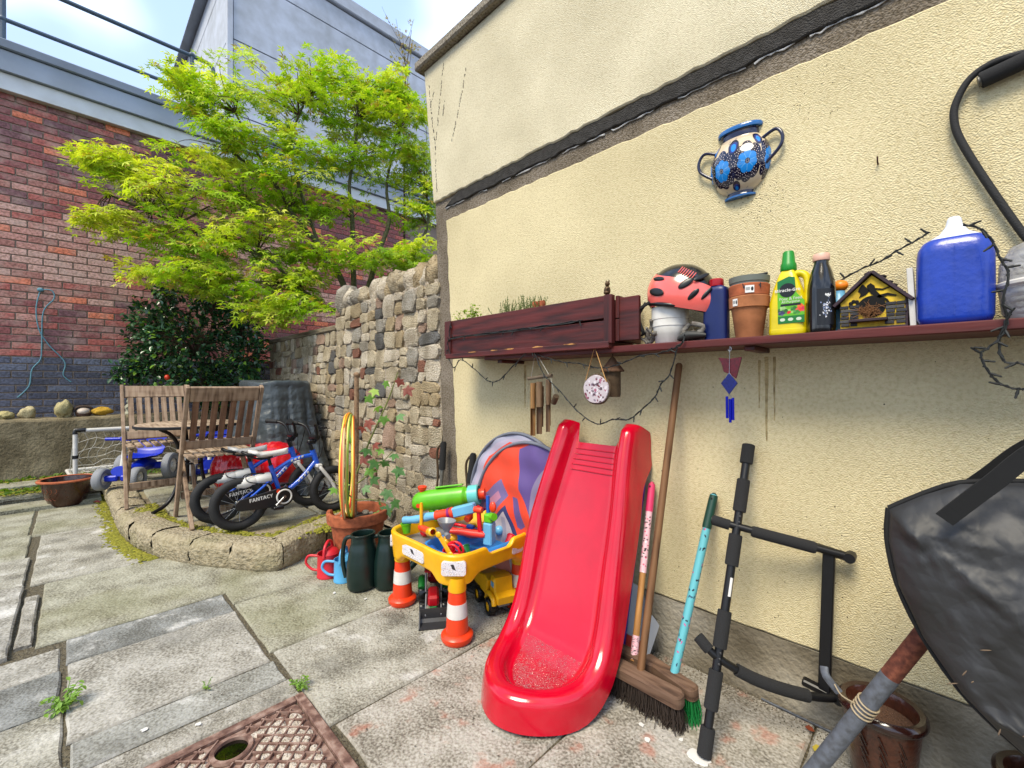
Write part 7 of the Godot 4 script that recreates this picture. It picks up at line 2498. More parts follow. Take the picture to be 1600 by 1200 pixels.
func build_shelf() -> void:
	var rg := RandomNumberGenerator.new()
	rg.seed = 91
	var s := thing("wall_shelf", "long dark red stained wooden shelf on the yellow wall", "shelf")
	var g := Geo.new()
	g.box(Vector3(-0.2, 1.1785, 0.106), Vector3(2.8, 0.025, 0.196), 0.003)
	part(s, "board", g, M.stained_wood)
	for x in [-1.515, -0.418, 0.7]:
		g = Geo.new()
		g.box(Vector3(x, 1.158, 0.10), Vector3(0.03, 0.014, 0.16), 0.002)
		part(s, "bracket", g, M.stained_wood_y)
	# the planter at its left end
	var p := thing("wooden_planter", "dark red wooden trough planter at the left end of shelf", "planter")
	g = Geo.new()
	g.box(Vector3(-1.38, 1.245, 0.205), Vector3(0.965, 0.088, 0.018), 0.002)
	part(p, "lower_board", g, M.stained_wood)
	g = Geo.new()
	g.box(Vector3(-1.38, 1.340, 0.205), Vector3(0.965, 0.086, 0.018), 0.002)
	part(p, "upper_board", g, M.stained_wood)
	g = Geo.new()
	g.box(Vector3(-1.38, 1.2, 0.115), Vector3(0.98, 0.018, 0.20), 0.002)
	g.box(Vector3(-1.38, 1.29, 0.025), Vector3(0.96, 0.16, 0.014), 0.002)
	part(p, "back_and_base", g, M.stained_wood)
	for x in [-1.872, -0.888]:
		g = Geo.new()
		g.box(Vector3(x, 1.292, 0.21), Vector3(0.05 if x < -1 else 0.034, 0.182, 0.026), 0.002)
		part(p, "corner_post", g, M.stained_wood_y)
	for q in [[-1.86, 0.014], [-0.862, 0.014]]:
		g = Geo.new()
		g.box(Vector3(q[0], 1.25, 0.115), Vector3(q[1], 0.082, 0.17), 0.002)
		g.box(Vector3(q[0], 1.336, 0.115), Vector3(q[1], 0.084, 0.17), 0.002)
		part(p, "end_boards", g, M.stained_wood_y)
	g = Geo.new()
	g.box(Vector3(-0.822, 1.29, 0.185), Vector3(0.09, 0.16, 0.016), 0.002)
	part(p, "end_panel", g, M.stained_wood)
	g = Geo.new()
	g.box(Vector3(-1.38, 1.196, 0.205), Vector3(1.0, 0.026, 0.05), 0.003)
	part(p, "front_ledge", g, M.stained_wood)
	for i in 5:   # where paint has flaked to bare wood
		g = Geo.new()
		var c := Vector2(-1.65 + 0.14 * i + rg.randf_range(-0.05, 0.05), 1.208)
		var poly := PackedVector2Array()
		for k in 9:
			var a := TAU * k / 9
			poly.append(c + Vector2(cos(a) * rg.randf_range(0.012, 0.045), sin(a) * rg.randf_range(0.002, 0.004)))
		g.prism(poly, 0.2295, 0.2308)
		part(p, "bare_patch", g, M.broom_light)
	g = Geo.new()
	g.box(Vector3(-1.37, 1.36, 0.115), Vector3(0.96, 0.02, 0.155))
	part(p, "soil", g, M.soil)
	# small plants in it
	var plants := [[Vector3(-1.80, 1.37, 0.12), "bright green sprig growing in the planter", 26, 0.11, 0.018, Color(0.28, 0.42, 0.03)], [Vector3(-1.86, 1.37, 0.14), "small pale sprig at the planter's left end", 10, 0.07, 0.014, Color(0.36, 0.45, 0.08)]]
	for q in plants:
		var t := thing("herb_sprig", q[1], "plant", q[0], 0.0, "small plants in the planter")
		g = Geo.new()
		var pl := []
		var cl := []
		for i in 4:
			var d: Vector3 = Vector3(rg.randfn(0, 0.3), 1, rg.randfn(0, 0.3)).normalized() * q[3] * rg.randf_range(0.6, 1.1)
			g.tube([Vector3.ZERO, d * 0.5 + Vector3(rg.randfn(0, 0.006), 0, 0), d], 0.0012, 4)
			for k in q[2]:
				var e: Vector3 = d * rg.randf_range(0.3, 1.0) + Vector3(rg.randfn(0, 0.012), rg.randfn(0, 0.006), rg.randfn(0, 0.012))
				pl.append(Transform3D(Basis.from_euler(Vector3(rg.randfn(0, 0.6), rg.randf() * TAU, rg.randfn(0, 0.6))) * q[4], e))
				cl.append(q[5] * rg.randf_range(0.7, 1.2))
		part(t, "stem", g, M.green_stem)
		var fo := many(t, "foliage", oval_leaf(), M.leaf, pl, cl)
		fo.set_meta("kind", "stuff")
	var th := thing("thyme_clump", "wiry grey green herb clump in the middle of planter", "plant", Vector3(-1.42, 1.37, 0.12))
	g = Geo.new()
	for i in 90:
		var b := Vector3(rg.randf_range(-0.14, 0.14), 0, rg.randfn(0, 0.03))
		var d := Vector3(rg.randfn(0, 0.25), 1, rg.randfn(0, 0.25)).normalized() * rg.randf_range(0.04, 0.10)
		g.tube([b, b + d * 0.5 + Vector3(rg.randfn(0, 0.004), 0, 0), b + d], 0.0011, 3)
		for k in 7:
			g.ball(b + d * (0.25 + 0.11 * k) + Vector3(rg.randfn(0, 0.002), 0, rg.randfn(0, 0.002)), Vector3(0.0032, 0.002, 0.0032), 4)
	var tw := part(th, "stems", g, mat("thyme", Color(0.36, 0.42, 0.20), 0.8))
	tw.set_meta("kind", "stuff")
	for x in [-1.325, -1.29]:
		g = Geo.new()
		g.lathe([Vector2(0.012, 0.0), Vector2(0.014, 0.03), Vector2(0.018, 0.04), Vector2(0.016, 0.055), Vector2(0.0, 0.058)], 14)
		solo("clay_marker", "%s small terracotta marker sticking out of the planter" % ("left" if x < -1.3 else "right"), "marker", g, M.terracotta, Vector3(x, 1.37, 0.13), "clay markers in the planter")
	# little figurine on the planter's end
	var f := thing("bronze_figurine", "tiny bronze animal figurine on the planter corner", "figurine", Vector3(-0.90, 1.3835, 0.205))
	g = Geo.new()
	g.ball(Vector3(0, 0.018, 0), Vector3(0.013, 0.019, 0.012), 12)
	g.ball(Vector3(0.001, 0.009, 0.008), Vector3(0.012, 0.007, 0.008), 10)
	part(f, "body", g, mat("bronze", Color(0.35, 0.26, 0.15), 0.45, {"metal": 0.4, "tex": "mottle", "scale": 8.0}))
	g = Geo.new()
	g.ball(Vector3(0.002, 0.043, 0.002), Vector3(0.0095, 0.010, 0.0095), 12)
	g.ball(Vector3(-0.004, 0.053, 0.0), Vector3(0.003, 0.004, 0.002), 8)
	g.ball(Vector3(0.008, 0.053, 0.0), Vector3(0.003, 0.004, 0.002), 8)
	part(f, "head", g, M.bronze)
	g = Geo.new()
	g.tube(curve([Vector3(0.008, 0.03, 0.008), Vector3(0.014, 0.026, 0.012), Vector3(0.006, 0.02, 0.015)], 3), 0.003, 6)
	part(f, "arm", g, M.bronze)

func loft(rows: Array, power: float, segs := 36) -> Geo:   # rows: [y, half x, half z]; a rounded box that changes with height
	var g := Geo.new()
	var f := func(u: float, v: float) -> Vector3:
		var k := v * (rows.size() - 1)
		var i := mini(int(k), rows.size() - 2)
		var t := k - i
		var a := TAU * u
		var p := tray_loop(lerpf(rows[i][1], rows[i + 1][1], t), lerpf(rows[i][2], rows[i + 1][2], t), power, a)
		return Vector3(p.x, lerpf(rows[i][0], rows[i + 1][0], t), p.y)
	g.sheet(f, segs, (rows.size() - 1) * 2, true, true)
	return g

func build_shelf_things() -> void:
	var rg := RandomNumberGenerator.new()
	rg.seed = 14
	var g := Geo.new()
	# white pot
	var wp := thing("white_pot", "ribbed white ceramic pot under the cycle helmet", "pot", Vector3(-0.692, SHELF, 0.125))
	g.lathe([Vector2(0, 0.0), Vector2(0.044, 0.0), Vector2(0.05, 0.006), Vector2(0.055, 0.035), Vector2(0.0565, 0.037), Vector2(0.058, 0.06), Vector2(0.0605, 0.062), Vector2(0.061, 0.085), Vector2(0.063, 0.087), Vector2(0.063, 0.128), Vector2(0.059, 0.13), Vector2(0.056, 0.12), Vector2(0.05, 0.05)], 36)
	part(wp, "pot_wall", g, mat("white_glaze", Color(0.88, 0.87, 0.85), 0.35, {"tex": "smear", "scale": 6.0}))
	g = Geo.new()
	g.lathe([Vector2(0.055, 0.11), Vector2(0.0, 0.112)], 20)
	part(wp, "soil", g, M.soil)
	helmet()
	# driftwood and odd metal
	for q in [[Vector3(-0.765, SHELF, 0.16), "twisted silvery driftwood left of the white pot", 0.05], [Vector3(-0.592, SHELF, 0.155), "grey gnarled driftwood between white pot and blue bottle", 0.062]]:
		var t := thing("driftwood", q[1], "driftwood", q[0], 0.0, "driftwood on the shelf")
		for i in 5:
			var pts := []
			var o := Vector3(rg.randfn(0, 0.015), 0.006, rg.randfn(0, 0.012))
			for k in 6:
				pts.append(o)
				o += Vector3(rg.randfn(0, 0.5), rg.randf_range(0.0, 0.7), rg.randfn(0, 0.3)) * q[2] * 0.55
				o.y = maxf(o.y, 0.008)
				o.z = clampf(o.z, -0.1, 0.04)
			g = Geo.new()
			g.tube(curve(pts, 3), 0.008 if i < 3 else 0.0045, 7)
			part(t, "branch", g, mat("driftwood", Color(0.46, 0.45, 0.43), 0.85, {"tex": "wood_x", "bump": "mid_bump", "depth": 0.2, "scale": 6.0}))
	g = Geo.new()
	g.tube(curve([Vector3(-0.04, 0.006, 0), Vector3(0.0, 0.016, 0.01), Vector3(0.05, 0.014, 0)], 4), [0.006, 0.010, 0.013, 0.014, 0.016, 0.014, 0.012, 0.01, 0.006], 10, true, false, 1.6)
	solo("dark_feather_leaf", "flat dark curled leaf shape on shelf below the helmet", "leaf", g, mat("dark_bronze", Color(0.20, 0.20, 0.19), 0.6), Vector3(-0.60, SHELF + 0.004, 0.17))
	# blue bottle with a red cap
	var b := thing("blue_bottle", "plain blue plastic bottle with a red cap", "bottle", Vector3(-0.530, SHELF, 0.135))
	part(b, "body", loft([[0.0, 0.0, 0.0], [0.0, 0.032, 0.024], [0.004, 0.037, 0.028], [0.16, 0.037, 0.028], [0.172, 0.034, 0.025], [0.178, 0.022, 0.018], [0.18, 0.02, 0.016]], 4.0), mat("bottle_blue", Color(0.03, 0.115, 0.36), 0.4, {"tex": "smear", "bump": "fine_bump", "depth": 0.02, "scale": 4.0}))
	g = Geo.new()
	g.lathe([Vector2(0.022, 0.178), Vector2(0.0225, 0.18), Vector2(0.022, 0.199), Vector2(0.019, 0.202), Vector2(0, 0.202)], 24)
	part(b, "cap", g, M.plastic_crimson)
	# stacked plant pots
	for q in [[0.0, "lower terracotta pot of the stack on the shelf"], [0.036, "upper terracotta pot nested in the stack, sticker on rim"]]:
		var t := thing("small_clay_pot", q[1], "pot", Vector3(-0.435, SHELF + q[0], 0.125), 0.0, "stacked clay pots")
		g = Geo.new()
		g.lathe([Vector2(0, 0.0), Vector2(0.036, 0.0), Vector2(0.038, 0.004), Vector2(0.050, 0.095), Vector2(0.056, 0.096), Vector2(0.058, 0.128), Vector2(0.055, 0.131), Vector2(0.051, 0.128), Vector2(0.046, 0.09), Vector2(0.036, 0.02)], 36)
		part(t, "pot_wall", g, M.terracotta if q[0] > 0 else mat("limed_clay", Color(0.70, 0.45, 0.29), 0.9, {"tex": "patch", "scale": 4.0, "bump": "fine_bump", "depth": 0.05}))
		var label_im := canvas(64, 32, Color(0.88, 0.88, 0.87))
		paint_oval(label_im, 0.22, 0.5, 0.14, 0.28, Color(0.08, 0.08, 0.09))
		for k in 10:
			label_im.fill_rect(Rect2i(30 + k * 3, 8, 1 + k % 2, 14), Color(0.15, 0.15, 0.15))
		g = Geo.new()
		var a0 := (1.05 if q[0] > 0 else 1.85)
		g.lathe([Vector2(0.0572 + 0.0012, 0.100), Vector2(0.0578 + 0.0012, 0.122)], 6, 0.75, a0, a0 + (0.42 if q[0] > 0 else 0.3))
		part(t, "sticker", g, printed("price_sticker", label_im, 0.5))
	var gp := thing("grey_plastic_pot", "grey plastic plant pot on top of the clay pots", "pot", Vector3(-0.435, SHELF + 0.095, 0.125))
	g = Geo.new()
	g.lathe([Vector2(0.0, 0.0), Vector2(0.045, 0.0), Vector2(0.053, 0.078), Vector2(0.056, 0.079), Vector2(0.058, 0.096), Vector2(0.055, 0.097), Vector2(0.05, 0.03)], 36)
	part(gp, "pot_wall", g, mat("pot_grey", Color(0.42, 0.44, 0.41), 0.6))
	var wt := part(gp, "lettering", words("WITH", 0.02, 0.001, false, true), M.plastic_black, Vector3(0.022, 0.062, 0.0495))
	wt.rotation.y = 0.42
	g = Geo.new()
	g.tube([Vector3(-0.045, 0.102, 0.0), Vector3(0.05, 0.106, -0.01)], 0.0035, 6)
	part(gp, "plastic_tag", g, M.plastic_black)
	plant_food()
	black_bottle()
	birdhouse(rg)
	jug()
	# the dusty tub at the right edge
	var tub := thing("clear_tub", "dusty clear plastic tub at the right end of shelf", "tub", Vector3(0.175, SHELF, 0.12))
	g = Geo.new()
	g.lathe([Vector2(0, 0.0), Vector2(0.07, 0.0), Vector2(0.082, 0.02), Vector2(0.088, 0.075), Vector2(0.09, 0.08), Vector2(0.088, 0.085), Vector2(0.086, 0.13), Vector2(0.07, 0.165), Vector2(0.04, 0.18), Vector2(0.0, 0.184)], 36)
	part(tub, "shell", g, mat("dusty_clear", Color(0.74, 0.75, 0.77), 0.3, {"alpha": 0.72, "tex": "patch", "scale": 5.0, "bump": "crumple", "depth": 0.5}))
	g = Geo.new()
	g.lathe([Vector2(0.0885, 0.074), Vector2(0.093, 0.078), Vector2(0.093, 0.084), Vector2(0.0885, 0.088)], 36)
	part(tub, "rim", g, M.plastic_white)
	# papers behind the jug, toys behind the bottles
	g = Geo.new()
	g.box(Vector3.ZERO, Vector3(0.012, 0.15, 0.09), 0.001)
	var pp := solo("paper_packet", "thin white paper packet beside the blue jug", "packet", g, M.plastic_white, Vector3(-0.058, SHELF + 0.075, 0.10))
	pp.rotation.z = 0.05
	var ot := thing("orange_toy", "small orange topped toy behind the dark bottle", "toy", Vector3(-0.215, SHELF, 0.07))
	g = Geo.new()
	g.lathe([Vector2(0, 0), Vector2(0.026, 0.0), Vector2(0.026, 0.10), Vector2(0.015, 0.115), Vector2(0.015, 0.125)], 18)
	part(ot, "body", g, M.plastic_sky)
	g = Geo.new()
	g.ball(Vector3(0.003, 0.14, 0), Vector3(0.02, 0.017, 0.018), 14)
	part(ot, "knob", g, mat("toy_amber", Color(0.90, 0.50, 0.08), 0.35))
	hanging_things(rg)

func helmet() -> void:
	var h := thing("cycle_helmet", "coral and black childs cycle helmet resting on white pot", "helmet", Vector3(-0.658, 1.362, 0.12))
	h.rotation.z = -0.10
	var rx := 0.122
	var ry := 0.108
	var rz := 0.088
	var coral := mat("coral", Color(0.90, 0.40, 0.37), 0.25, {"coat": 0.5})
	var shell := func(grow: float, y0: float, y1: float) -> Callable:
		return func(u: float, v: float) -> Vector3:
			var a := TAU * u
			var s := lerpf(y0, y1, v)
			var c := sqrt(maxf(0.0, 1.0 - s * s))
			var back := 1.0 + 0.10 * cos(a) * (1.0 - s)
			var low := -0.03 * maxf(0.0, cos(a)) * (1.0 - v) * (1.0 if y0 < 0.0 else 0.0)
			return Vector3(cos(a) * c * rx * back, s * ry + low, sin(a) * c * rz) * grow
	var g := Geo.new()
	g.sheet(shell.call(1.0, -0.25, 1.0), 44, 20, true, true)
	part(h, "black_shell", g, mat("helmet_black", Color(0.045, 0.045, 0.05), 0.22, {"coat": 0.5}))
	g = Geo.new()
	var band := func(u: float, v: float) -> Vector3:   # the coral side, sweeping up at the front
		var a := lerpf(-0.35, PI + 0.25, u)
		var top := 0.42 + 0.34 * smoothstep(0.4, 1.0, u) - 0.22 * smoothstep(0.35, 0.0, u)
		var s := lerpf(-0.42, top, v)
		var c := sqrt(maxf(0.0, 1.0 - s * s))
		var back := 1.0 + 0.10 * cos(a) * (1.0 - s)
		var lip := 0.012 * sin(PI * v)
		return Vector3(cos(a) * c * rx * back, s * ry - 0.02 * maxf(0.0, cos(a)), sin(a) * c * rz) * (1.035 + lip)
	g.sheet(band, 40, 12, false, true)
	part(h, "coral_shell", g, coral)
	for q in [[1.95, 0.0, 0.033, 0.014, -0.2], [2.0, 0.42, 0.027, 0.008, -0.1], [1.15, 0.22, 0.027, 0.012, 0.65], [0.95, -0.10, 0.024, 0.009, 0.9], [0.62, -0.06, 0.026, 0.007, 0.95], [0.72, 0.42, 0.03, 0.008, 0.45]]:
		var a: float = q[0]
		var s: float = q[1]
		var c := sqrt(1.0 - s * s)
		var p := Vector3(cos(a) * c * rx * (1.0 + 0.1 * cos(a) * (1.0 - s)), s * ry, sin(a) * c * rz) * 1.047
		var n := Vector3(cos(a) * c / rx, s / ry, sin(a) * c / rz).normalized()
		var x := Vector3(-sin(a), 0, cos(a)).normalized()
		x = (x - n * x.dot(n)).normalized()
		g = Geo.new()
		g.xf = Transform3D(Basis(-x, n.cross(-x), n) * Basis(Vector3.BACK, q[4]), p)
		g.ball(Vector3.ZERO, Vector3(q[2], q[3], 0.004), 14)
		part(h, "vent", g, M.plastic_black)
	for i in 7:   # slanted coral stripes at the crown
		var a := 1.32 - i * 0.07
		var s := 0.66 - i * 0.035
		var c := sqrt(1.0 - s * s)
		var p := Vector3(cos(a) * c * rx, s * ry, sin(a) * c * rz) * 1.02
		g = Geo.new()
		g.plank(p + Vector3(-0.006, -0.008, 0.004), p + Vector3(0.005, 0.012, -0.005), Vector3.RIGHT, 0.003, 0.003, 0.0005)
		part(h, "stripe", g, coral)
	g = Geo.new()
	g.tube(curve([Vector3(-0.10, -0.03, 0.05), Vector3(-0.12, -0.08, 0.06), Vector3(-0.10, -0.14, 0.05), Vector3(-0.13, -0.15, 0.03)], 4), 0.006, 6, true, false, 0.4)
	g.tube(curve([Vector3(-0.08, -0.03, 0.06), Vector3(-0.135, -0.07, 0.065), Vector3(-0.15, -0.12, 0.05)], 4), 0.006, 6, true, false, 0.4)
	part(h, "chin_strap", g, M.webbing)
	g = Geo.new()
	g.tube(curve([Vector3(-0.085, -0.035, 0.05), Vector3(-0.02, -0.042, 0.082), Vector3(0.06, -0.05, 0.06), Vector3(0.105, -0.06, 0.02)], 5), 0.008, 8)
	part(h, "padding", g, M.plastic_black)

func plant_food() -> void:
	var b := thing("plant_food_bottle", "yellow plant food bottle with a green cap and label", "bottle", Vector3(-0.328, SHELF, 0.125))
	var yellow := mat("bottle_yellow", Color(0.88, 0.80, 0.03), 0.3, {"tex": "smear", "scale": 4.0})
	part(b, "body", loft([[0.0, 0.0, 0.0], [0.0, 0.042, 0.024], [0.005, 0.048, 0.029], [0.018, 0.049, 0.03], [0.022, 0.048, 0.029], [0.10, 0.047, 0.029], [0.135, 0.038, 0.029], [0.16, 0.030, 0.028], [0.183, 0.022, 0.022], [0.192, 0.017, 0.017], [0.20, 0.016, 0.016]], 4.0, 44), yellow)
	var g := Geo.new()
	g.tube(curve([Vector3(0.02, 0.182, 0), Vector3(0.036, 0.18, 0), Vector3(0.0475, 0.165, 0), Vector3(0.05, 0.13, 0), Vector3(0.049, 0.105, 0), Vector3(0.044, 0.092, 0)], 5), 0.0105, 12, true, false, 1.5)
	part(b, "handle", g, yellow)
	g = Geo.new()
	g.lathe([Vector2(0.02, 0.193), Vector2(0.0212, 0.195), Vector2(0.020, 0.214), Vector2(0.0175, 0.218), Vector2(0.0145, 0.248), Vector2(0.012, 0.252), Vector2(0, 0.252)], 24)
	for i in 24:
		var a := TAU * i / 24
		g.bar(Vector3(cos(a) * 0.0203, 0.196, sin(a) * 0.0203), Vector3(cos(a) * 0.0195, 0.213, sin(a) * 0.0195), 0.0009, 4)
	part(b, "cap", g, mat("cap_green", Color(0.03, 0.50, 0.12), 0.4))
	var im := canvas(128, 256, Color(0.36, 0.66, 0.10))
	im.fill_rect(Rect2i(0, 0, 128, 78), Color(0.05, 0.42, 0.20))
	im.fill_rect(Rect2i(0, 216, 128, 40), Color(0.07, 0.42, 0.15))
	for q in [[0.1, 0.72, Color(0.10, 0.30, 0.07)], [0.22, 0.68, Color(0.55, 0.72, 0.42)], [0.3, 0.74, Color(0.12, 0.36, 0.08)], [0.16, 0.78, Color(0.2, 0.2, 0.35)], [0.52, 0.74, Color(0.5, 0.7, 0.3)], [0.62, 0.70, Color(0.14, 0.4, 0.1)], [0.86, 0.66, Color(0.85, 0.35, 0.1)], [0.92, 0.72, Color(0.75, 0.15, 0.25)], [0.8, 0.74, Color(0.85, 0.2, 0.15)], [0.72, 0.78, Color(0.2, 0.5, 0.15)]]:
		paint_oval(im, q[0], q[1], 0.11, 0.04, q[2])
		for k in 5:
			paint_oval(im, q[0] + 0.09 * cos(k * 1.26), q[1] + 0.035 * sin(k * 1.26), 0.05, 0.02, q[2].lightened(0.15 * (k % 2)))
	paint_oval(im, 0.44, 0.77, 0.08, 0.03, Color(0.80, 0.10, 0.08), -0.6)
	for k in 3:
		paint_oval(im, 0.2 + 0.3 * k, 0.92, 0.1, 0.035, Color(0.75, 0.8, 0.72))
	g = Geo.new()
	g.prism(PackedVector2Array([Vector2(-0.020, 0.036), Vector2(0.046, 0.036), Vector2(0.046, 0.098), Vector2(0.025, 0.125), Vector2(0.022, 0.168), Vector2(0.008, 0.172), Vector2(-0.022, 0.160)]), 0.0285, 0.0305)
	var lb := part(b, "label", g, printed("food_label", im, 0.4))
	g = Geo.new()
	g.xf = rot(Vector3.RIGHT, 90, Vector3(0.004, 0.132, 0.0305))
	g.lathe([Vector2(0.0205, 0.0), Vector2(0.0205, 0.0009), Vector2(0.0, 0.0009)], 28)
	part(lb, "black_disc", g, M.plastic_black)
	var w := part(lb, "brand_lettering", words("Miracle-Gro", 0.0115, 0.0008, false, true), M.plastic_white, Vector3(0.004, 0.132, 0.0319))
	w = part(lb, "lettering", words("Pour & Feed", 0.0105, 0.0006), M.plastic_white, Vector3(0.012, 0.107, 0.031))
	w = part(lb, "lettering", words("All Purpose", 0.009, 0.0006), M.plastic_white, Vector3(0.012, 0.098, 0.031))
	g = Geo.new()
	g.box(Vector3(0.012, 0.0895, 0.0309), Vector3(0.05, 0.006, 0.0008))
	part(lb, "dark_strip", g, M.plastic_black)

func black_bottle() -> void:
	var b := thing("dark_bottle", "dark brown bottle with a pale pink cap", "bottle", Vector3(-0.246, SHELF, 0.135))
	var g := Geo.new()
	g.lathe([Vector2(0, 0.0), Vector2(0.028, 0.0), Vector2(0.033, 0.005), Vector2(0.034, 0.015), Vector2(0.034, 0.125), Vector2(0.0325, 0.14), Vector2(0.027, 0.17), Vector2(0.019, 0.193), Vector2(0.0175, 0.203), Vector2(0.0175, 0.206)], 12, 0.9)
	part(b, "body", g, mat("dark_glass", Color(0.035, 0.028, 0.035), 0.12, {"coat": 0.6}))
	g = Geo.new()
	g.lathe([Vector2(0.0195, 0.205), Vector2(0.0205, 0.207), Vector2(0.0205, 0.222), Vector2(0.018, 0.225), Vector2(0, 0.225)], 20)
	part(b, "cap", g, mat("cap_pink", Color(0.84, 0.66, 0.58), 0.5))
	var rg := RandomNumberGenerator.new()
	rg.seed = 3
	var im := canvas(128, 256, Color(0.05, 0.05, 0.065))
	for i in 90:
		var y := rg.randfn(0.55, 0.12)
		paint_oval(im, rg.randfn(0.5, 0.14), y, rg.randf_range(0.02, 0.06), rg.randf_range(0.008, 0.025), [Color(0.85, 0.85, 0.86), Color(0.45, 0.5, 0.62), Color(0.05, 0.05, 0.07)][rg.randi() % 3], rg.randf() * PI)
	for i in 26:
		paint_oval(im, rg.randfn(0.45, 0.1), rg.randfn(0.18, 0.02), 0.03, 0.012, Color(0.85, 0.85, 0.84), rg.randf() * PI)
	g = Geo.new()
	g.lathe([Vector2(0.0346, 0.022), Vector2(0.0346, 0.122)], 10, 0.75, 0.4, 1.7)
	part(b, "label", g, printed("dark_label", im, 0.35))

func birdhouse(rg: RandomNumberGenerator) -> void:
	var b := thing("bird_house", "yellow and purple wooden bird house with a fairy silhouette", "bird house", Vector3(-0.135, SHELF, 0.145))
	var purple := mat("purple_paint", Color(0.20, 0.11, 0.17), 0.6, {"tex": "wood_x", "scale": 4.0})
	var yellow := mat("yellow_paint", Color(0.86, 0.72, 0.12), 0.65, {"tex": "mottle", "scale": 3.0})
	var front := PackedVector2Array([Vector2(-0.066, 0.008), Vector2(0.066, 0.008), Vector2(0.066, 0.078), Vector2(0.0, 0.145), Vector2(-0.066, 0.078)])
	var g := Geo.new()
	g.prism(front, -0.10, 0.0, 0.001)
	part(b, "house_body", g, yellow)
	g = Geo.new()
	g.box(Vector3(0.068, 0.042, -0.05), Vector3(0.006, 0.07, 0.10), 0.001)
	part(b, "side_wall", g, purple)
	g = Geo.new()
	g.box(Vector3(0.0, 0.004, -0.045), Vector3(0.142, 0.009, 0.115), 0.001)
	part(b, "floor_board", g, purple)
	for s in [-1.0, 1.0]:
		g = Geo.new()
		g.plank(Vector3(s * 0.002, 0.152, 0.006), Vector3(s * 0.08, 0.070, 0.006), Vector3.BACK, 0.012, 0.008, 0.001)
		part(b, "barge_board", g, purple)
		g = Geo.new()
		g.plank(Vector3(s * 0.0, 0.154, -0.05), Vector3(s * 0.082, 0.070, -0.05), Vector3.BACK, 0.108, 0.006, 0.001)
		for i in 12:
			var t := rg.randf()
			g.ball(Vector3(s * 0.08 * t, 0.158 - 0.082 * t, rg.randf_range(-0.1, -0.01)), Vector3(0.011, 0.005, 0.012), 7)
		part(b, "roof_panel", g, mat("bark_roof", Color(0.17, 0.14, 0.13), 0.9, {"tex": "mottle", "scale": 8.0, "bump": "mid_bump", "depth": 0.2}))
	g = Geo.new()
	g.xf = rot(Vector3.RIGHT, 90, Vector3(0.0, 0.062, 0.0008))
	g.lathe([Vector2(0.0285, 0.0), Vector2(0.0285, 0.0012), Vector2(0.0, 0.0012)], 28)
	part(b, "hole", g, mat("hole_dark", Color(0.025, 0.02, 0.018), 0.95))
	g = Geo.new()
	for i in 120:
		var p := Vector3(rg.randfn(-0.006, 0.012), 0.050 + rg.randfn(0, 0.009), 0.003)
		var d := Vector3(rg.randfn(0, 1), rg.randfn(-0.2, 0.7), rg.randfn(0.2, 0.4)).normalized() * rg.randf_range(0.006, 0.016)
		g.tube([p - d, p + Vector3(0, 0, rg.randf_range(0.0, 0.006)), p + d], 0.0006, 3)
	var st := part(b, "nest_straw", g, mat("straw", Color(0.50, 0.34, 0.20), 0.9))
	st.set_meta("kind", "stuff")
	g = Geo.new()
	g.box(Vector3(-0.006, 0.026, 0.012), Vector3(0.078, 0.007, 0.026), 0.001)
	part(b, "perch", g, purple)
	for s in [-1.0, 1.0]:   # slips of slate stuck on either side
		for r in 6:
			for k in 2:
				g = Geo.new()
				var w := rg.randf_range(0.015, 0.022)
				g.box(Vector3(s * (0.057 - k * 0.02) + rg.randf_range(-0.002, 0.002), 0.018 + r * 0.0095, 0.0015), Vector3(w, 0.008, 0.004), 0.001)
				part(b, "slate_slip", g, mat("slip_%d" % (r % 3), [Color(0.22, 0.22, 0.24), Color(0.30, 0.30, 0.31), Color(0.17, 0.17, 0.19)][r % 3], 0.8, {"tex": "grain", "scale": 8.0}))
	var ink := M.hole_dark as Material
	g = Geo.new()   # a small winged figure cut from black card
	for poly in [[[-0.012, 0.118], [-0.004, 0.124], [0.004, 0.116], [0.006, 0.104], [0.018, 0.088], [0.012, 0.083], [-0.002, 0.094], [-0.010, 0.108]], [[-0.006, 0.104], [-0.020, 0.124], [-0.026, 0.116], [-0.030, 0.106], [-0.024, 0.098], [-0.028, 0.088], [-0.014, 0.094]], [[0.010, 0.090], [0.030, 0.094], [0.048, 0.086], [0.046, 0.083], [0.030, 0.087], [0.014, 0.082]], [[0.008, 0.086], [0.026, 0.074], [0.034, 0.062], [0.037, 0.063], [0.030, 0.078], [0.014, 0.090]], [[0.004, 0.110], [0.020, 0.106], [0.034, 0.110], [0.034, 0.107], [0.020, 0.102], [0.005, 0.105]]]:
		var pv := PackedVector2Array()
		for q in poly:
			pv.append(Vector2(q[0] + 0.002, q[1]))
		g.prism(pv, 0.0, 0.0022)
	part(b, "fairy_silhouette", g, ink)
	g = Geo.new()
	g.bar(Vector3(-0.037, 0.03, 0.0015), Vector3(-0.036, 0.065, 0.0015), 0.0011, 5)
	for i in 7:
		g.ball(Vector3(-0.036 + 0.008 * cos(i * 0.9), 0.072 + 0.008 * sin(i * 0.9), 0.0012), Vector3(0.005, 0.005, 0.0012), 7)
	part(b, "flower_silhouette", g, ink)

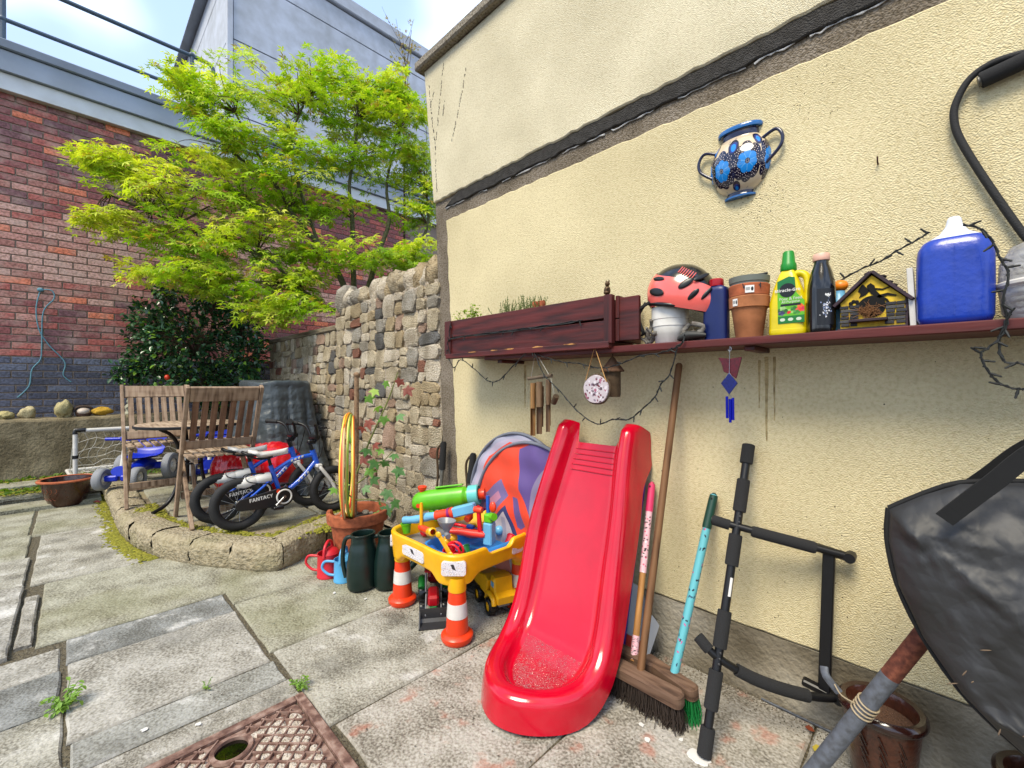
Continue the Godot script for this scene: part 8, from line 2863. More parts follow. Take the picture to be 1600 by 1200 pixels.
func jug() -> void:
	var j := thing("blue_jug", "large blue plastic fluid container with pale spout", "container", Vector3(0.017, SHELF, 0.12))
	part(j, "body", loft([[0.0, 0.0, 0.0], [0.0, 0.052, 0.045], [0.006, 0.062, 0.054], [0.018, 0.066, 0.058], [0.08, 0.067, 0.059], [0.165, 0.0665, 0.058], [0.185, 0.064, 0.056], [0.200, 0.056, 0.050], [0.206, 0.048, 0.044]], 4.5, 48), mat("jug_blue", Color(0.05, 0.22, 0.66), 0.34, {"tex": "smear", "scale": 5.0, "bump": "mid_bump", "depth": 0.06, "coat": 0.3}))
	part(j, "shoulder", loft([[0.2055, 0.0488, 0.0445], [0.210, 0.044, 0.040], [0.222, 0.026, 0.026], [0.240, 0.0155, 0.0155], [0.257, 0.0125, 0.0125], [0.262, 0.009, 0.009], [0.2635, 0.0, 0.0]], 3.0, 36), mat("milky", Color(0.80, 0.82, 0.87), 0.35))
	var g := Geo.new()
	g.box(Vector3(0, 0.1, 0.0587), Vector3(0.0012, 0.16, 0.0016))
	part(j, "seam", g, M.jug_blue)

func hanging_things(rg: RandomNumberGenerator) -> void:
	# bamboo chime
	var c := thing("bamboo_wind_chime", "bamboo wind chime hanging under the planter", "wind chime")
	var g := Geo.new()
	g.bar(Vector3(-1.318, 1.074, 0.19), Vector3(-1.182, 1.086, 0.19), 0.0075, 10)
	part(c, "top_bar", g, mat("old_stick", Color(0.42, 0.37, 0.31), 0.85, {"tex": "wood_x", "scale": 6.0}))
	g = Geo.new()
	g.tube([Vector3(-1.30, 1.08, 0.19), Vector3(-1.262, 1.19, 0.205), Vector3(-1.198, 1.09, 0.19)], 0.0011, 4)
	part(c, "cord", g, M.net)
	var bam := mat("bamboo", Color(0.60, 0.45, 0.26), 0.55, {"tex": "wood_y", "scale": 4.0})
	var bam2 := mat("bamboo_grey", Color(0.48, 0.38, 0.27), 0.6, {"tex": "wood_y", "scale": 4.0})
	for q in [[-1.293, 1.055, 0.82, 0.013, 0.185, 0], [-1.262, 1.04, 0.86, 0.011, 0.165, 1], [-1.243, 1.06, 0.832, 0.014, 0.20, 1], [-1.212, 1.06, 0.87, 0.011, 0.175, 0], [-1.198, 1.07, 0.845, 0.010, 0.195, 1]]:
		g = Geo.new()
		var r: float = q[3]
		var half: float = lerpf(q[1], q[2], 0.48)
		g.tube([Vector3(q[0], q[1], q[4]), Vector3(q[0], q[1] - 0.04, q[4]), Vector3(q[0], q[1] - 0.043, q[4]), Vector3(q[0], q[1] - 0.048, q[4]), Vector3(q[0], half, q[4])], [r, r, r * 1.12, r, r], 12)
		g.xf = Transform3D(Basis(), Vector3(q[0], q[2], q[4]))   # the slit lower half
		g.lathe([Vector2(r * 0.95, 0.0), Vector2(r, half - q[2])], 8, 0.75, PI * 0.6, PI * 1.6)
		part(c, "tube", g, bam if q[5] == 0 else bam2)
	g = Geo.new()
	g.xf = Transform3D(Basis(Vector3.BACK, -0.7) * Basis(Vector3.RIGHT, 0.3), Vector3(-1.165, 0.985, 0.19))
	g.lathe([Vector2(0, -0.02), Vector2(0.013, -0.02), Vector2(0.013, 0.02), Vector2(0.0, 0.02)], 14)
	part(c, "clapper", g, M.twig)
	g = Geo.new()
	g.bar(Vector3(-1.19, 1.085, 0.19), Vector3(-1.166, 1.0, 0.19), 0.0009, 4)
	part(c, "clapper_cord", g, M.net)
	# painted wood slice
	var w := thing("wood_slice_ornament", "round painted wood slice hanging from a cord", "ornament")
	var im := canvas(128, 128, Color(0.72, 0.68, 0.70))
	for i in 70:
		paint_oval(im, rg.randfn(0.5, 0.2), rg.randfn(0.5, 0.2), rg.randf_range(0.02, 0.07), rg.randf_range(0.02, 0.06), [Color(0.40, 0.14, 0.20), Color(0.30, 0.22, 0.26), Color(0.60, 0.36, 0.44), Color(0.80, 0.78, 0.80), Color(0.5, 0.44, 0.5)][rg.randi() % 5], rg.randf() * PI)
	g = Geo.new()
	var ov := PackedVector2Array()
	for i in 30:
		var a := TAU * i / 30
		ov.append(Vector2(cos(a) * 0.056, sin(a) * 0.054) * (1.0 + 0.02 * sin(a * 5.0)))
	g.prism(ov, -0.006, 0.006, 0.0015)
	part(w, "disc", g, printed("slice_print", im, 0.55), Vector3(-0.941, 1.03, 0.216))
	g = Geo.new()
	g.prism(ov, -0.007, 0.004)
	g.xf = Transform3D(Basis().scaled(Vector3(1.05, 1.05, 0.9)), Vector3.ZERO)
	g = Geo.new()
	var rim := []
	for i in 30:
		rim.append(Vector3(ov[i].x * 1.02, ov[i].y * 1.02, -0.002))
	g.tube(rim, 0.0045, 6, false, true)
	part(w, "bark_rim", g, M.twig, Vector3(-0.941, 1.03, 0.214))
	g = Geo.new()
	g.tube([Vector3(-0.985, 1.065, 0.222), Vector3(-0.947, 1.192, 0.218), Vector3(-0.893, 1.058, 0.222)], 0.0022, 5)
	part(w, "cord", g, mat("jute", Color(0.66, 0.50, 0.30), 0.9))
	# the little log house behind it
	var lh := thing("log_bird_feeder", "small round log bird feeder hanging behind the wood slice", "bird feeder", Vector3(-0.918, 1.0, 0.14))
	g = Geo.new()
	g.lathe([Vector2(0, 0.0), Vector2(0.03, 0.0), Vector2(0.032, 0.01), Vector2(0.032, 0.10), Vector2(0.0, 0.10)], 16)
	part(lh, "log", g, M.twig)
	g = Geo.new()
	g.lathe([Vector2(0.045, 0.098), Vector2(0.046, 0.102), Vector2(0.006, 0.155), Vector2(0.0, 0.156)], 16)
	part(lh, "roof", g, mat("feeder_roof", Color(0.45, 0.33, 0.24), 0.85, {"tex": "wood_y", "scale": 5.0}))
	g = Geo.new()
	g.bar(Vector3(0, 0.154, 0), Vector3(0, 0.168, 0), 0.0015, 5)
	part(lh, "hanger", g, M.wire)
	# glass chime
	var k := thing("glass_chime", "stained glass chime with red fan and blue diamond", "wind chime")
	g = Geo.new()
	g.prism(PackedVector2Array([Vector2(-0.502, 1.132), Vector2(-0.468, 1.128), Vector2(-0.434, 1.132), Vector2(-0.44, 1.105), Vector2(-0.450, 1.066), Vector2(-0.468, 1.08), Vector2(-0.486, 1.088), Vector2(-0.492, 1.112)]), 0.194, 0.198, 0.0008)
	part(k, "red_glass", g, mat("red_glass", Color(0.34, 0.03, 0.10), 0.3, {"tex": "mottle", "scale": 10.0}))
	g = Geo.new()
	g.prism(PackedVector2Array([Vector2(-0.468, 1.084), Vector2(-0.444, 1.052), Vector2(-0.468, 1.018), Vector2(-0.492, 1.052)]), 0.2, 0.205, 0.001)
	part(k, "blue_glass", g, mat("blue_glass", Color(0.04, 0.09, 0.42), 0.3, {"tex": "mottle", "scale": 10.0}))
	g = Geo.new()
	g.tube([Vector3(-0.468, 1.084, 0.2025), Vector3(-0.443, 1.052, 0.2025), Vector3(-0.468, 1.017, 0.2025), Vector3(-0.493, 1.052, 0.2025)], 0.0018, 5, false, true)
	part(k, "lead_edge", g, M.steel)
	for q in [[-0.475, 1.012, 0.945], [-0.466, 1.004, 0.932], [-0.458, 1.008, 0.94]]:
		g = Geo.new()
		g.bar(Vector3(q[0], q[1], 0.202), Vector3(q[0] + 0.001, q[2], 0.202), 0.0042, 8)
		part(k, "glass_rod", g, mat("rod_blue", Color(0.03, 0.07, 0.55), 0.12))
	g = Geo.new()
	g.tube([Vector3(-0.468, 1.165, 0.198), Vector3(-0.468, 1.084, 0.2025)], 0.0008, 4)
	g.tube(curve([Vector3(-0.468, 1.166, 0.198), Vector3(-0.463, 1.158, 0.198), Vector3(-0.468, 1.150, 0.198), Vector3(-0.473, 1.156, 0.198)], 3), 0.0014, 5)
	for q in [-0.475, -0.466, -0.458]:
		g.bar(Vector3(-0.468, 1.018, 0.202), Vector3(q, 1.008, 0.202), 0.0006, 4)
	part(k, "hook", g, M.steel)
	# strings of fairy lights, switched off
	light_string("dark fairy light string looping below the planter and slide top", [[-1.876, 1.214], [-1.809, 1.134], [-1.756, 1.175], [-1.640, 1.120], [-1.546, 1.065], [-1.471, 1.068], [-1.375, 1.131], [-1.266, 1.19], [-1.197, 1.091], [-1.108, 1.019], [-1.022, 0.944], [-0.932, 0.899], [-0.863, 0.920], [-0.797, 0.924], [-0.748, 0.960], [-0.700, 1.006], [-0.677, 1.050], [-0.648, 1.082], [-0.622, 1.166]], 0.222, rg)
	light_string("second fairy light string running along under the shelf", [[-1.266, 1.185], [-1.204, 1.165], [-1.101, 1.139], [-1.022, 1.131], [-0.932, 1.111], [-0.850, 1.120], [-0.760, 1.149], [-0.689, 1.155], [-0.618, 1.175], [-0.60, 1.21]], 0.212, rg)
	light_string("fairy light string rising over the bird house roof", [[-0.222, 1.344], [-0.166, 1.374], [-0.125, 1.387], [-0.092, 1.408], [-0.054, 1.427], [-0.027, 1.444]], 0.055, rg)
	light_string("fairy light tangle hanging below the shelf's right end", [[0.030, 1.406], [0.055, 1.392], [0.074, 1.360], [0.085, 1.320], [0.097, 1.283], [0.089, 1.229], [0.095, 1.187], [0.088, 1.154], [0.066, 1.127], [0.057, 1.118], [0.063, 1.089], [0.083, 1.053], [0.111, 1.039], [0.128, 1.050], [0.12, 1.09], [0.09, 1.10], [0.085, 1.15], [0.1, 1.2]], 0.215, rg)
	light_string("coil of fairy light wire laid along the planter front", [[-1.84, 1.37], [-1.852, 1.33], [-1.845, 1.29], [-1.80, 1.292], [-1.6, 1.293], [-1.4, 1.294], [-1.2, 1.295], [-1.0, 1.298], [-1.2, 1.288], [-1.5, 1.287], [-1.83, 1.285], [-1.855, 1.24], [-1.84, 1.21]], 0.222, rg)

func light_string(label: String, pts: Array, z: float, rg: RandomNumberGenerator) -> void:
	var t := thing("fairy_light_string", label, "fairy lights", Vector3.ZERO, 0.0, "strings of fairy lights on the shelf")
	var p3 := []
	for q in pts:
		p3.append(Vector3(q[0], q[1], z + rg.randf_range(0.0, 0.006)))
	var line := curve(p3, 5)
	var g := Geo.new()
	g.tube(line, 0.0022, 5)
	var tw := []
	for i in line.size():
		tw.append(line[i] + Vector3(sin(i * 2.1) * 0.003, cos(i * 2.1) * 0.003, 0.002))
	g.tube(tw, 0.0015, 4)
	part(t, "cable", g, M.wire)
	var i := 2
	while i < line.size() - 1:
		g = Geo.new()
		var d := Vector3(rg.randfn(0, 0.6), rg.randfn(-0.3, 0.7), 0.1).normalized()
		var o: Vector3 = line[i]
		g.tube([o, o + d * 0.010, o + d * 0.012, o + d * 0.019, o + d * 0.021], [0.002, 0.003, 0.0022, 0.0022, 0.0008], 6)
		part(t, "bulb", g, M.wire)
		i += rg.randi_range(3, 5)

# ---- the right-hand corner
func build_right_corner() -> void:
	var rg := RandomNumberGenerator.new()
	rg.seed = 44
	# pull-up bar leaning on the wall
	var t := thing("pull_up_bar", "black doorway pull up bar with foam grips against wall", "exercise bar")
	var a := Vector3(-0.463, 0.847, 0.032)
	var b := Vector3(-0.478, 0.006, 0.375)
	var g := Geo.new()
	g.bar(a, b, 0.0125, 14)
	part(t, "main_tube", g, M.black_metal)
	for q in [[0.0, 0.07], [0.13, 0.245], [0.325, 0.43], [0.575, 0.69], [0.757, 0.87], [0.92, 1.0]]:
		g = Geo.new()
		var p0 := a.lerp(b, q[0])
		var p1 := a.lerp(b, q[1])
		g.tube([p0.lerp(p1, 0.0), p0.lerp(p1, 0.03), p0.lerp(p1, 0.97), p1], [0.018, 0.0195, 0.0195, 0.018], 16)
		part(t, "foam_grip", g, M.foam)
	var x1 := a.lerp(b, 0.30)
	var x2 := a.lerp(b, 0.72)
	var h1 := Vector3(-0.192, 0.552, 0.045)
	var h2 := Vector3(-0.215, 0.142, 0.06)
	var o1 := x1 + (x1 - h1).normalized() * 0.075 + Vector3(0, 0.004, 0.0)
	g = Geo.new()
	g.bar(o1, h1, 0.0115, 12)
	part(t, "upper_arm", g, M.black_metal)
	g = Geo.new()
	g.tube([x1.lerp(h1, 0.14), x1.lerp(h1, 0.16), x1.lerp(h1, 0.70), x1.lerp(h1, 0.72)], [0.015, 0.0175, 0.0175, 0.015], 14)
	part(t, "foam_grip", g, M.foam)
	g = Geo.new()
	g.tube([o1, o1.lerp(x1, 0.08), o1.lerp(x1, 0.72)], [0.010, 0.0165, 0.0165], 14)
	part(t, "foam_grip", g, M.foam)
	var o2 := x2 + Vector3(-0.055, 0.045, 0.01)
	var low := curve([o2, x2, x2.lerp(h2, 0.35) + Vector3(-0.0, -0.022, 0.01), x2.lerp(h2, 0.75) + Vector3(0, -0.02, 0.006), h2], 6)
	g = Geo.new()
	g.tube(low, 0.0115, 12)
	part(t, "lower_arm", g, M.black_metal)
	g = Geo.new()
	g.tube(low.slice(9, 19), 0.0175, 14)
	part(t, "foam_grip", g, M.foam)
	g = Geo.new()
	g.tube(low.slice(0, 5), 0.0165, 14)
	part(t, "foam_grip", g, M.foam)
	g = Geo.new()
	g.plank(h1 + Vector3(-0.048, 0.012, 0.006), h2 + Vector3(-0.035, 0.0, 0.004), Vector3.RIGHT, 0.03, 0.022, 0.003)
	part(t, "door_brace", g, M.black_metal)
	for h in [h1, h2]:
		g = Geo.new()
		g.plank(h + Vector3(-0.09, 0.01, 0.004), h + Vector3(0.012, -0.004, 0.0), Vector3.UP, 0.02, 0.028, 0.004)
		g.xf = rot(Vector3.RIGHT, 90, h)
		g.lathe([Vector2(0.0, -0.018), Vector2(0.014, -0.018), Vector2(0.015, 0.0), Vector2(0.014, 0.018), Vector2(0.0, 0.018)], 14)
		part(t, "hinge", g, M.black_metal)
	for q in [0.265, 0.285, 0.705, 0.722, 0.738]:
		g = Geo.new()
		var p := a.lerp(b, q) + Vector3(0.008, 0.006, 0.010)
		g.ball(p, Vector3(0.004, 0.004, 0.003), 8)
		part(t, "bolt", g, M.plastic_charcoal)
	g = Geo.new()
	g.tube([a.lerp(b, 0.47) + Vector3(0.009, 0.005, 0.008), a.lerp(b, 0.53) + Vector3(0.009, 0.005, 0.008)], 0.0045, 6)
	part(t, "label_remnant", g, M.plastic_white)
	# the round black bag with its strap
	var bag := thing("round_carry_bag", "big round black bag with webbing handle at right", "bag")
	var outline := [[-0.087, 0.775], [-0.033, 0.815], [0.022, 0.847], [0.10, 0.862], [0.25, 0.875], [0.45, 0.86], [0.62, 0.78], [0.74, 0.64], [0.80, 0.46], [0.79, 0.28], [0.72, 0.12], [0.62, 0.03], [0.50, 0.012], [0.38, 0.06], [0.25, 0.20], [0.16, 0.325], [0.103, 0.374], [0.072, 0.397], [0.022, 0.444], [-0.033, 0.527], [-0.072, 0.619], [-0.089, 0.71]]
	var mid := Vector2(0.33, 0.47)
	var nz := FastNoiseLite.new()
	nz.seed = 9
	nz.frequency = 3.0
	for s in [1.0, -1.0]:
		var f := func(u: float, v: float) -> Vector3:
			var k := u * outline.size()
			var i := int(k) % outline.size()
			var p := Vector2(outline[i][0], outline[i][1])
			var q := Vector2(outline[(i + 1) % outline.size()][0], outline[(i + 1) % outline.size()][1])
			var e := mid + (p.lerp(q, k - floorf(k)) - mid) * v
			var bulge := 0.085 * sqrt(maxf(0.0, 1.0 - pow(v, 3.0)))
			var fold: float = bag_fold(nz, e)
			fold *= smoothstep(1.0, 0.86, v)
			return Vector3(e.x, e.y, 0.385 + s * (bulge + fold * (1.0 if s > 0 else 0.3)) - 0.10 * (e.y - 0.4))
		g = Geo.new()
		g.sheet(f, 176, 90, true, s < 0)
		part(bag, "panel", g, M.bag_cloth)
	g = Geo.new()
	var rimp := []
	for q in outline:
		rimp.append(Vector3(q[0], q[1], 0.385 - 0.10 * (q[1] - 0.4)))
	g.tube(curve(rimp + [rimp[0]], 3), 0.006, 6)
	part(bag, "piping", g, M.webbing)
	g = Geo.new()
	for off in [0.045, -0.05]:
		var st := curve([Vector3(0.0, 0.79, 0.385 + off * 1.3), Vector3(0.06, 0.865, 0.39 + off), Vector3(0.13, 0.945, 0.39 + off * 0.6), Vector3(0.25, 1.0, 0.385), Vector3(0.38, 0.98, 0.385 + off * 0.4), Vector3(0.48, 0.86, 0.385 + off)], 6)
		for i in st.size() - 1:
			g.plank(st[i], st[i + 1] + (st[i + 1] - st[i]) * 0.06, Vector3(-0.5, 0.9, 0.25), 0.032, 0.003, 0.0005)
	part(bag, "strap", g, M.webbing)
	g = Geo.new()   # scuffs and dried mud on the cloth
	for i in 46:
		var e := Vector2(rg.randf_range(-0.03, 0.35), rg.randf_range(0.42, 0.74))
		if e.y < 0.75 - e.x * 1.0 and e.x < 0.0 and e.y < 0.55:
			continue
		var v := clampf((e - mid).length() / 0.45, 0.0, 0.97)
		var fold := bag_fold(nz, e)
		var z := 0.385 + 0.085 * sqrt(maxf(0.0, 1.0 - pow(v, 3.0))) + fold * smoothstep(1.0, 0.86, v) - 0.10 * (e.y - 0.4)
		g.xf = rot(Vector3.BACK, rg.randf_range(20, 80), Vector3(e.x, e.y, z))
		g.ball(Vector3.ZERO, Vector3(rg.randf_range(0.002, 0.009), 0.0011, 0.0012), 6)
	var sc := part(bag, "mud_scuffs", g, mat("dried_mud", Color(0.42, 0.35, 0.28), 0.95, {"flat": true}))
	sc.set_meta("kind", "stuff")
	# the rusty pipe in front of the pot
	var pp := thing("rusty_pipe", "grey pipe with a rusty upper half leaning behind bag", "pipe")
	var q0 := Vector3(-0.268, 0.0, 0.30)
	var q1 := Vector3(0.09, 0.74, 0.26)
	g = Geo.new()
	g.bar(q0, q0.lerp(q1, 0.50), 0.0195, 14)
	part(pp, "grey_end", g, mat("pipe_grey", Color(0.36, 0.38, 0.42), 0.6, {"tex": "mottle", "scale": 4.0, "bump": "fine_bump", "depth": 0.05}))
	g = Geo.new()
	g.bar(q0.lerp(q1, 0.50), q1, 0.0192, 14)
	part(pp, "rusty_end", g, mat("pipe_rust", Color(0.46, 0.27, 0.20), 0.85, {"tex": "rust", "scale": 5.0, "bump": "mid_bump", "depth": 0.1}))
	g = Geo.new()
	for i in 4:
		var c := q0.lerp(q1, 0.355 + 0.012 * i)
		var y := (q1 - q0).normalized()
		var x := y.cross(Vector3.BACK).normalized()
		var ring := []
		for k in 16:
			ring.append(c + (x * cos(TAU * k / 16) + y.cross(x) * sin(TAU * k / 16)) * 0.0215 + y * 0.004 * sin(TAU * k / 16))
		g.tube(ring, 0.0024, 5, false, true)
	g.tube(curve([q0.lerp(q1, 0.38) + Vector3(-0.02, 0.0, 0.01), q0.lerp(q1, 0.38) + Vector3(-0.045, 0.012, 0.02), q0.lerp(q1, 0.38) + Vector3(-0.06, 0.03, 0.015)], 4), 0.0018, 5)
	part(pp, "wire_tie", g, mat("tie_wire", Color(0.62, 0.56, 0.46), 0.5))
	g = Geo.new()
	g.tube(curve([q0.lerp(q1, 0.36) + Vector3(-0.045, 0.02, 0.0), q0.lerp(q1, 0.37) + Vector3(-0.075, 0.04, 0.0), q0.lerp(q1, 0.38) + Vector3(-0.085, 0.05, -0.01)], 3), 0.010, 8, true, false, 0.45)
	part(pp, "metal_tab", g, M.pipe_grey)
	# glazed pots on the ground
	for q in [[Vector3(-0.118, 0, 0.115), "brown glazed pot behind the rusty pipe", 1.0], [Vector3(0.165, 0, 0.14), "brown glazed pot under the black bag at corner", 0.95]]:
		var p := thing("brown_pot", q[1], "pot", q[0], 0.0, "brown glazed pots by the wall")
		p.scale = Vector3.ONE * q[2]
		g = Geo.new()
		g.lathe([Vector2(0, 0.0), Vector2(0.058, 0.0), Vector2(0.062, 0.008), Vector2(0.074, 0.09), Vector2(0.081, 0.16), Vector2(0.083, 0.178), Vector2(0.090, 0.184), Vector2(0.092, 0.196), Vector2(0.086, 0.204), Vector2(0.076, 0.202), Vector2(0.071, 0.19), Vector2(0.068, 0.15)], 40)
		part(p, "pot_wall", g, mat("pot_glaze", Color(0.30, 0.155, 0.10), 0.3, {"tex": "mottle", "scale": 6.0, "bump": "mid_bump", "depth": 0.12, "coat": 0.4}))
		g = Geo.new()
		g.lathe([Vector2(0.0905, 0.182), Vector2(0.0945, 0.190), Vector2(0.093, 0.200), Vector2(0.086, 0.2065), Vector2(0.075, 0.203)], 40)
		part(p, "rim", g, mat("rim_glaze", Color(0.16, 0.07, 0.055), 0.18, {"coat": 0.6}))
		g = Geo.new()
		g.lathe([Vector2(0.0705, 0.165), Vector2(0.03, 0.17), Vector2(0, 0.168)], 24)
		part(p, "soil", g, mat("pale_soil", Color(0.52, 0.38, 0.29), 0.95, {"tex": "stone", "scale": 6.0, "bump": "stone_bump", "depth": 0.6}))
		for k in 3:
			g = Geo.new()
			var ad := 0.9 + 0.5 * k
			var cc := Vector3(cos(ad) * 0.0765, 0.095, sin(ad) * 0.0765)
			for j in 4:
				var pts := []
				for m in 5:
					var an := ad + (m - 2) * 0.05 + 0.02 * j
					var rr := 0.0685 + (0.06 + 0.025 * j + 0.012 * m) * 0.09
					pts.append(Vector3(cos(an) * rr, 0.05 + 0.025 * j + 0.010 * m, sin(an) * rr))
				g.tube(pts, 0.0022, 4)
			part(p, "leaf_relief", g, M.rim_glaze)
	# cable and foam tube high on the wall
	g = Geo.new()
	g.tube(curve([Vector3(0.24, 1.80, 0.02), Vector3(0.19, 1.826, 0.022), Vector3(0.135, 1.84, 0.022), Vector3(0.083, 1.842, 0.022), Vector3(0.045, 1.822, 0.02), Vector3(0.022, 1.775, 0.02), Vector3(0.018, 1.735, 0.02), Vector3(0.029, 1.677, 0.02), Vector3(0.073, 1.557, 0.02), Vector3(0.135, 1.407, 0.02), Vector3(0.16, 1.36, 0.025), Vector3(0.19, 1.2, 0.03)], 7), 0.0082, 10)
	solo("black_hose", "thick black hose looped on the wall above shelf", "hose", g, M.rubber)
	var ft := thing("foam_tube", "short dark foam tube fixed to wall at upper right", "tube")
	g = Geo.new()
	g.tube([Vector3(0.064, 1.808, 0.022), Vector3(0.066, 1.8085, 0.022), Vector3(0.14, 1.822, 0.022), Vector3(0.26, 1.84, 0.022)], [0.017, 0.0195, 0.0195, 0.0195], 16)
	part(ft, "foam", g, M.foam)
	g = Geo.new()
	g.tube([Vector3(0.060, 1.807, 0.022), Vector3(0.066, 1.808, 0.022)], 0.013, 12)
	part(ft, "core", g, M.galvanised)
	g = Geo.new()
	g.tube([Vector3(0, 0, 0), Vector3(0, 0.001, 0.018), Vector3(0, 0.016, 0.02)], 0.0022, 6)
	solo("wall_nail", "bent rusty nail in the yellow wall", "nail", g, mat("rusty_nail", Color(0.30, 0.18, 0.12), 0.8), Vector3(-0.134, 1.678, -0.002))
	wall_pot()

func bag_fold(nz: FastNoiseLite, e: Vector2) -> float:
	return (1.0 - absf(sin(e.x * 16.0 + e.y * 9.0 + nz.get_noise_2d(e.x, e.y) * 3.0))) * 0.026 * smoothstep(-0.15, 0.2, nz.get_noise_2d(e.x * 0.8 + 4.0, e.y * 0.8)) + (1.0 - absf(sin(e.x * 7.0 - e.y * 15.0 + nz.get_noise_2d(e.x + 9.0, e.y) * 3.0))) * 0.024 * smoothstep(-0.15, 0.25, nz.get_noise_2d(e.x * 0.8, e.y * 0.8 + 7.0)) + nz.get_noise_2d(e.x * 2.0, e.y * 2.0) * 0.012

func wall_pot() -> void:
	var p := thing("painted_wall_pot", "blue flowered ceramic wall pot on the yellow wall", "wall pot", Vector3(-0.50, 1.69, 0.0))
	var cream := Color(0.80, 0.73, 0.62)
	var im := canvas(512, 256, cream)
	var navy := Color(0.045, 0.05, 0.17)
	var dots := Color(0.86, 0.80, 0.76)
	var blue := Color(0.08, 0.50, 0.82)
	for q in [[0.66, 0.55], [0.37, 0.52], [0.06, 0.5], [0.93, 0.5]]:
		for k in 8:
			var a := TAU * k / 8
			var c := Vector2(q[0] + cos(a) * 0.118, q[1] + sin(a) * 0.18)
			paint_oval(im, c.x, c.y, 0.066, 0.10, navy)
			for d in 16:
				var e := Vector2(cos(d * 2.4), sin(d * 2.4)) * sqrt((d + 0.5) / 16.0)
				paint_oval(im, c.x + e.x * 0.052, c.y + e.y * 0.078, 0.0045, 0.0066, dots)
		for k in 7:
			var a := TAU * k / 7 + 0.2
			var c := Vector2(q[0] + cos(a) * 0.064, q[1] + sin(a) * 0.095)
			paint_oval(im, c.x, c.y, 0.043, 0.063, blue)
		for k in 7:
			var a := TAU * (k + 0.5) / 7 + 0.2
			for s in 12:
				var t := s / 12.0
				paint_oval(im, q[0] + cos(a) * 0.085 * t, q[1] + sin(a) * 0.125 * t, 0.0022, 0.0045, Color(0.55, 0.75, 0.9))
		paint_oval(im, q[0], q[1], 0.026, 0.038, navy)
		for d in 6:
			paint_oval(im, q[0] + cos(d * 1.05) * 0.014, q[1] + sin(d * 1.05) * 0.02, 0.003, 0.006, dots)
	for q in [[0.52, 0.26, 0.5], [0.5, 0.86, -0.6], [0.8, 0.2, -0.5], [0.22, 0.2, 0.4]]:
		paint_oval(im, q[0], q[1], 0.062, 0.12, navy, q[2])
		paint_oval(im, q[0], q[1] + 0.015, 0.045, 0.08, Color(0.10, 0.16, 0.46), q[2])
		paint_oval(im, q[0], q[1] + 0.025, 0.028, 0.055, blue, q[2])
	for q in [[0.50, 0.10], [0.58, 0.16], [0.45, 0.5], [0.52, 0.66], [0.3, 0.9], [0.72, 0.9]]:
		for s in 30:
			var a := s * 0.3
			paint_oval(im, q[0] + cos(a) * 0.0012 * s * 0.6, q[1] + sin(a) * 0.0024 * s * 0.6, 0.0022, 0.0045, Color(0.28, 0.30, 0.40))
	var g := Geo.new()
	var prof := [Vector2(0.042, 0.018), Vector2(0.055, 0.025), Vector2(0.075, 0.045), Vector2(0.090, 0.075), Vector2(0.097, 0.105), Vector2(0.096, 0.135), Vector2(0.086, 0.168), Vector2(0.072, 0.19), Vector2(0.062, 0.20)]
	g.lathe(prof, 40, 0.75, 0.0, PI, 0.55)
	part(p, "belly", g, printed("talavera", im, 0.12, {"coat": 0.6}))
	g = Geo.new()
	g.lathe([Vector2(0.058, 0.198), Vector2(0.060, 0.204), Vector2(0.058, 0.222), Vector2(0.062, 0.226)], 30, 0.75, 0.0, PI, 0.5)
	g.lathe([Vector2(0.044, 0.006), Vector2(0.041, 0.012), Vector2(0.043, 0.02)], 30, 0.75, 0.0, PI, 0.5)
	part(p, "neck", g, mat("glaze_navy", Color(0.05, 0.055, 0.20), 0.15, {"coat": 0.5}))
	g = Geo.new()
	g.lathe([Vector2(0.061, 0.225), Vector2(0.070, 0.226), Vector2(0.072, 0.234), Vector2(0.069, 0.24), Vector2(0.060, 0.238), Vector2(0.054, 0.21)], 30, 0.75, 0.0, PI, 0.5)
	g.lathe([Vector2(0.0, 0.0), Vector2(0.049, 0.0), Vector2(0.050, 0.006), Vector2(0.043, 0.008)], 30, 0.75, 0.0, PI, 0.5)
	part(p, "rim", g, mat("glaze_blue", Color(0.06, 0.36, 0.62), 0.15, {"coat": 0.5}))
	for s in [-1.0, 1.0]:
		g = Geo.new()
		g.tube(curve([Vector3(s * 0.068, 0.170, 0.016), Vector3(s * 0.112, 0.187, 0.018), Vector3(s * 0.132, 0.16, 0.02), Vector3(s * 0.126, 0.125, 0.02), Vector3(s * 0.084, 0.088, 0.016)], 5), 0.0055, 8)
		part(p, "handle", g, M.glaze_navy)

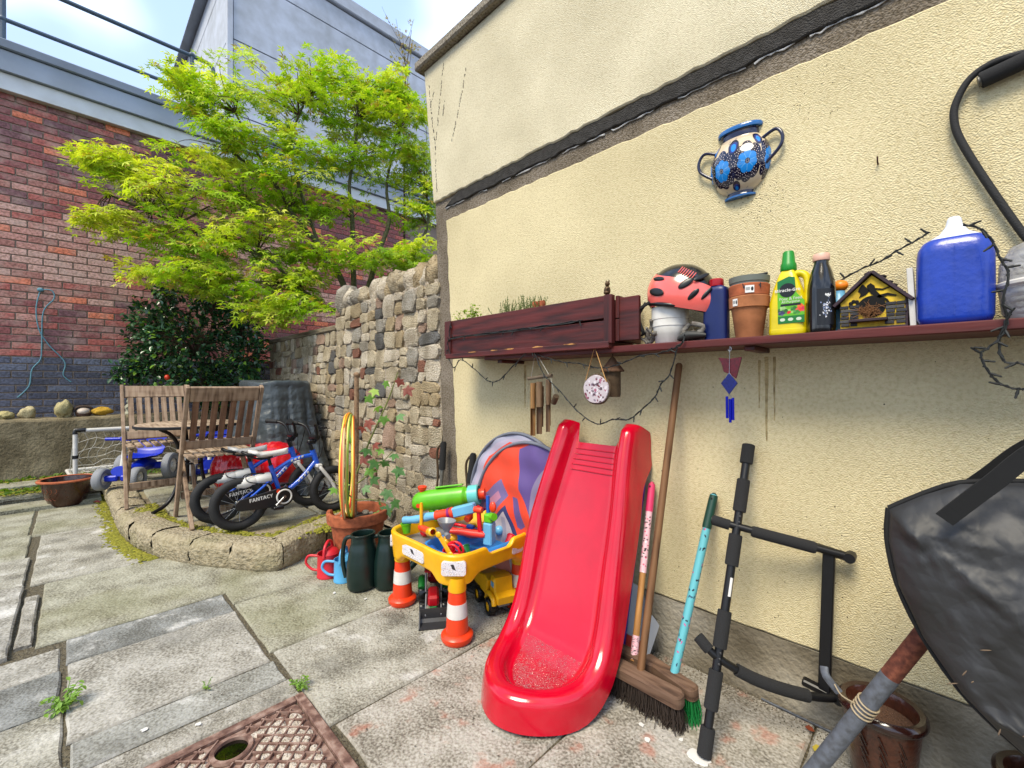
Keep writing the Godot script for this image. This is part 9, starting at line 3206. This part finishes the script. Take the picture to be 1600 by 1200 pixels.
# ---- odds and ends
func build_small_things() -> void:
	var rg := RandomNumberGenerator.new()
	rg.seed = 101
	var g := Geo.new()
	# a thin rod along the foot of the wall
	g.bar(Vector3(-0.43, 0.006, 0.012), Vector3(-0.19, 0.006, 0.02), 0.004, 6)
	solo("thin_rod", "thin metal rod lying at the foot of wall", "rod", g, M.pipe_grey)
	# fallen leaves
	for q in [[Vector3(-0.262, 0.012, 0.112), 0.034, Color(0.62, 0.55, 0.16), "dry yellow leaf on the ground near the brown pot", 0.4], [Vector3(-0.30, 0.012, 0.06), 0.026, Color(0.46, 0.20, 0.08), "dry rust brown leaf close to the wall foot", 1.9], [Vector3(-5.28, 0.02, 1.50), 0.05, Color(0.34, 0.10, 0.09), "dark red fallen leaf beside the glazed bowl", 2.8]]:
		var o := solo("fallen_leaf", q[3], "leaf", oval_leaf(), mat("dry_%s" % q[2].to_html(), q[2], 0.8, {"flat": true}), q[0], "fallen leaves")
		o.scale = Vector3(1.2, 1.0, 1.0) * q[1]
		o.rotation = Vector3(0.2, q[4], 0.35)
	# a splash of white paint under the exercise bar
	g = Geo.new()
	var poly := PackedVector2Array()
	for i in 16:
		var a := TAU * i / 16
		poly.append(Vector2(cos(a) * 0.034, sin(a) * 0.026) * rg.randf_range(0.75, 1.15))
	g.xf = rot(Vector3.RIGHT, -90)
	g.prism(poly, 0.0, 0.003, 0.0008)
	solo("paint_splash", "splash of white paint under the black bar's foot", "paint", g, M.plastic_white, Vector3(-0.488, 0.0005, 0.385))
	# grit and dead leaf bits along the foot of the wall and under the play table
	var places := []
	var cols := []
	for i in 3200:
		var q := Vector3(rg.randf_range(-2.1, 0.3), 0.002, absf(rg.randfn(0.0, 0.05)) + 0.004)
		if i > 1700:
			q = Vector3(rg.randf_range(-1.95, -1.25), 0.002, rg.randf_range(0.02, 0.6))
		if i > 2900:
			q = Vector3(rg.randf_range(-2.3, -0.3), 0.002, rg.randf_range(0.2, 1.3))
		var s := rg.randf_range(0.0007, 0.0022)
		places.append(Transform3D(Basis.from_euler(Vector3(rg.randf() * 3, rg.randf() * 3, rg.randf() * 3)).scaled(Vector3(s, s * 0.6, s * 1.3)), q))
		cols.append([Color(0.08, 0.06, 0.04), Color(0.14, 0.10, 0.06), Color(0.05, 0.045, 0.03), Color(0.45, 0.42, 0.36)][rg.randi() % 4])
	g = Geo.new()
	g.ball(Vector3.ZERO, Vector3.ONE, 6)
	var o2 := many(self, "ground_grit", g.mesh(), mat("grit", Color(1, 1, 1), 0.95, {"tint": true, "flat": true}), places, cols)
	o2.set_meta("kind", "stuff")
	o2.set_meta("label", "scattered dark grit along the foot of the wall")
	o2.set_meta("category", "grit")
	# bird droppings and pale flecks on the slabs
	for i in 7:
		var q: Vector3 = [Vector3(-2.17, 0.003, 0.70), Vector3(-2.0, 0.003, 0.62), Vector3(-1.63, 0.003, 1.35), Vector3(-0.62, 0.003, 0.43), Vector3(-0.55, 0.003, 0.36), Vector3(-0.66, 0.003, 0.39), Vector3(-1.72, 0.003, 1.47)][i]
		g = Geo.new()
		var pl := PackedVector2Array()
		for k in 9:
			var a := TAU * k / 9
			pl.append(Vector2(cos(a), sin(a)) * rg.randf_range(0.004, 0.011))
		g.xf = rot(Vector3.RIGHT, -90)
		g.prism(pl, 0.0, 0.0012)
		solo("pale_fleck", ["pale fleck beside the green watering cans", "pale fleck on the slab before the play table", "pale fleck between the drain hole and broad slab", "pale fleck in front of the dark broom bristles", "pale fleck just right of the dark bristles", "pale fleck under the dark bristles", "pale fleck left of the drain hole"][i], "fleck", g, M.plastic_white, q, "pale flecks on the paving")
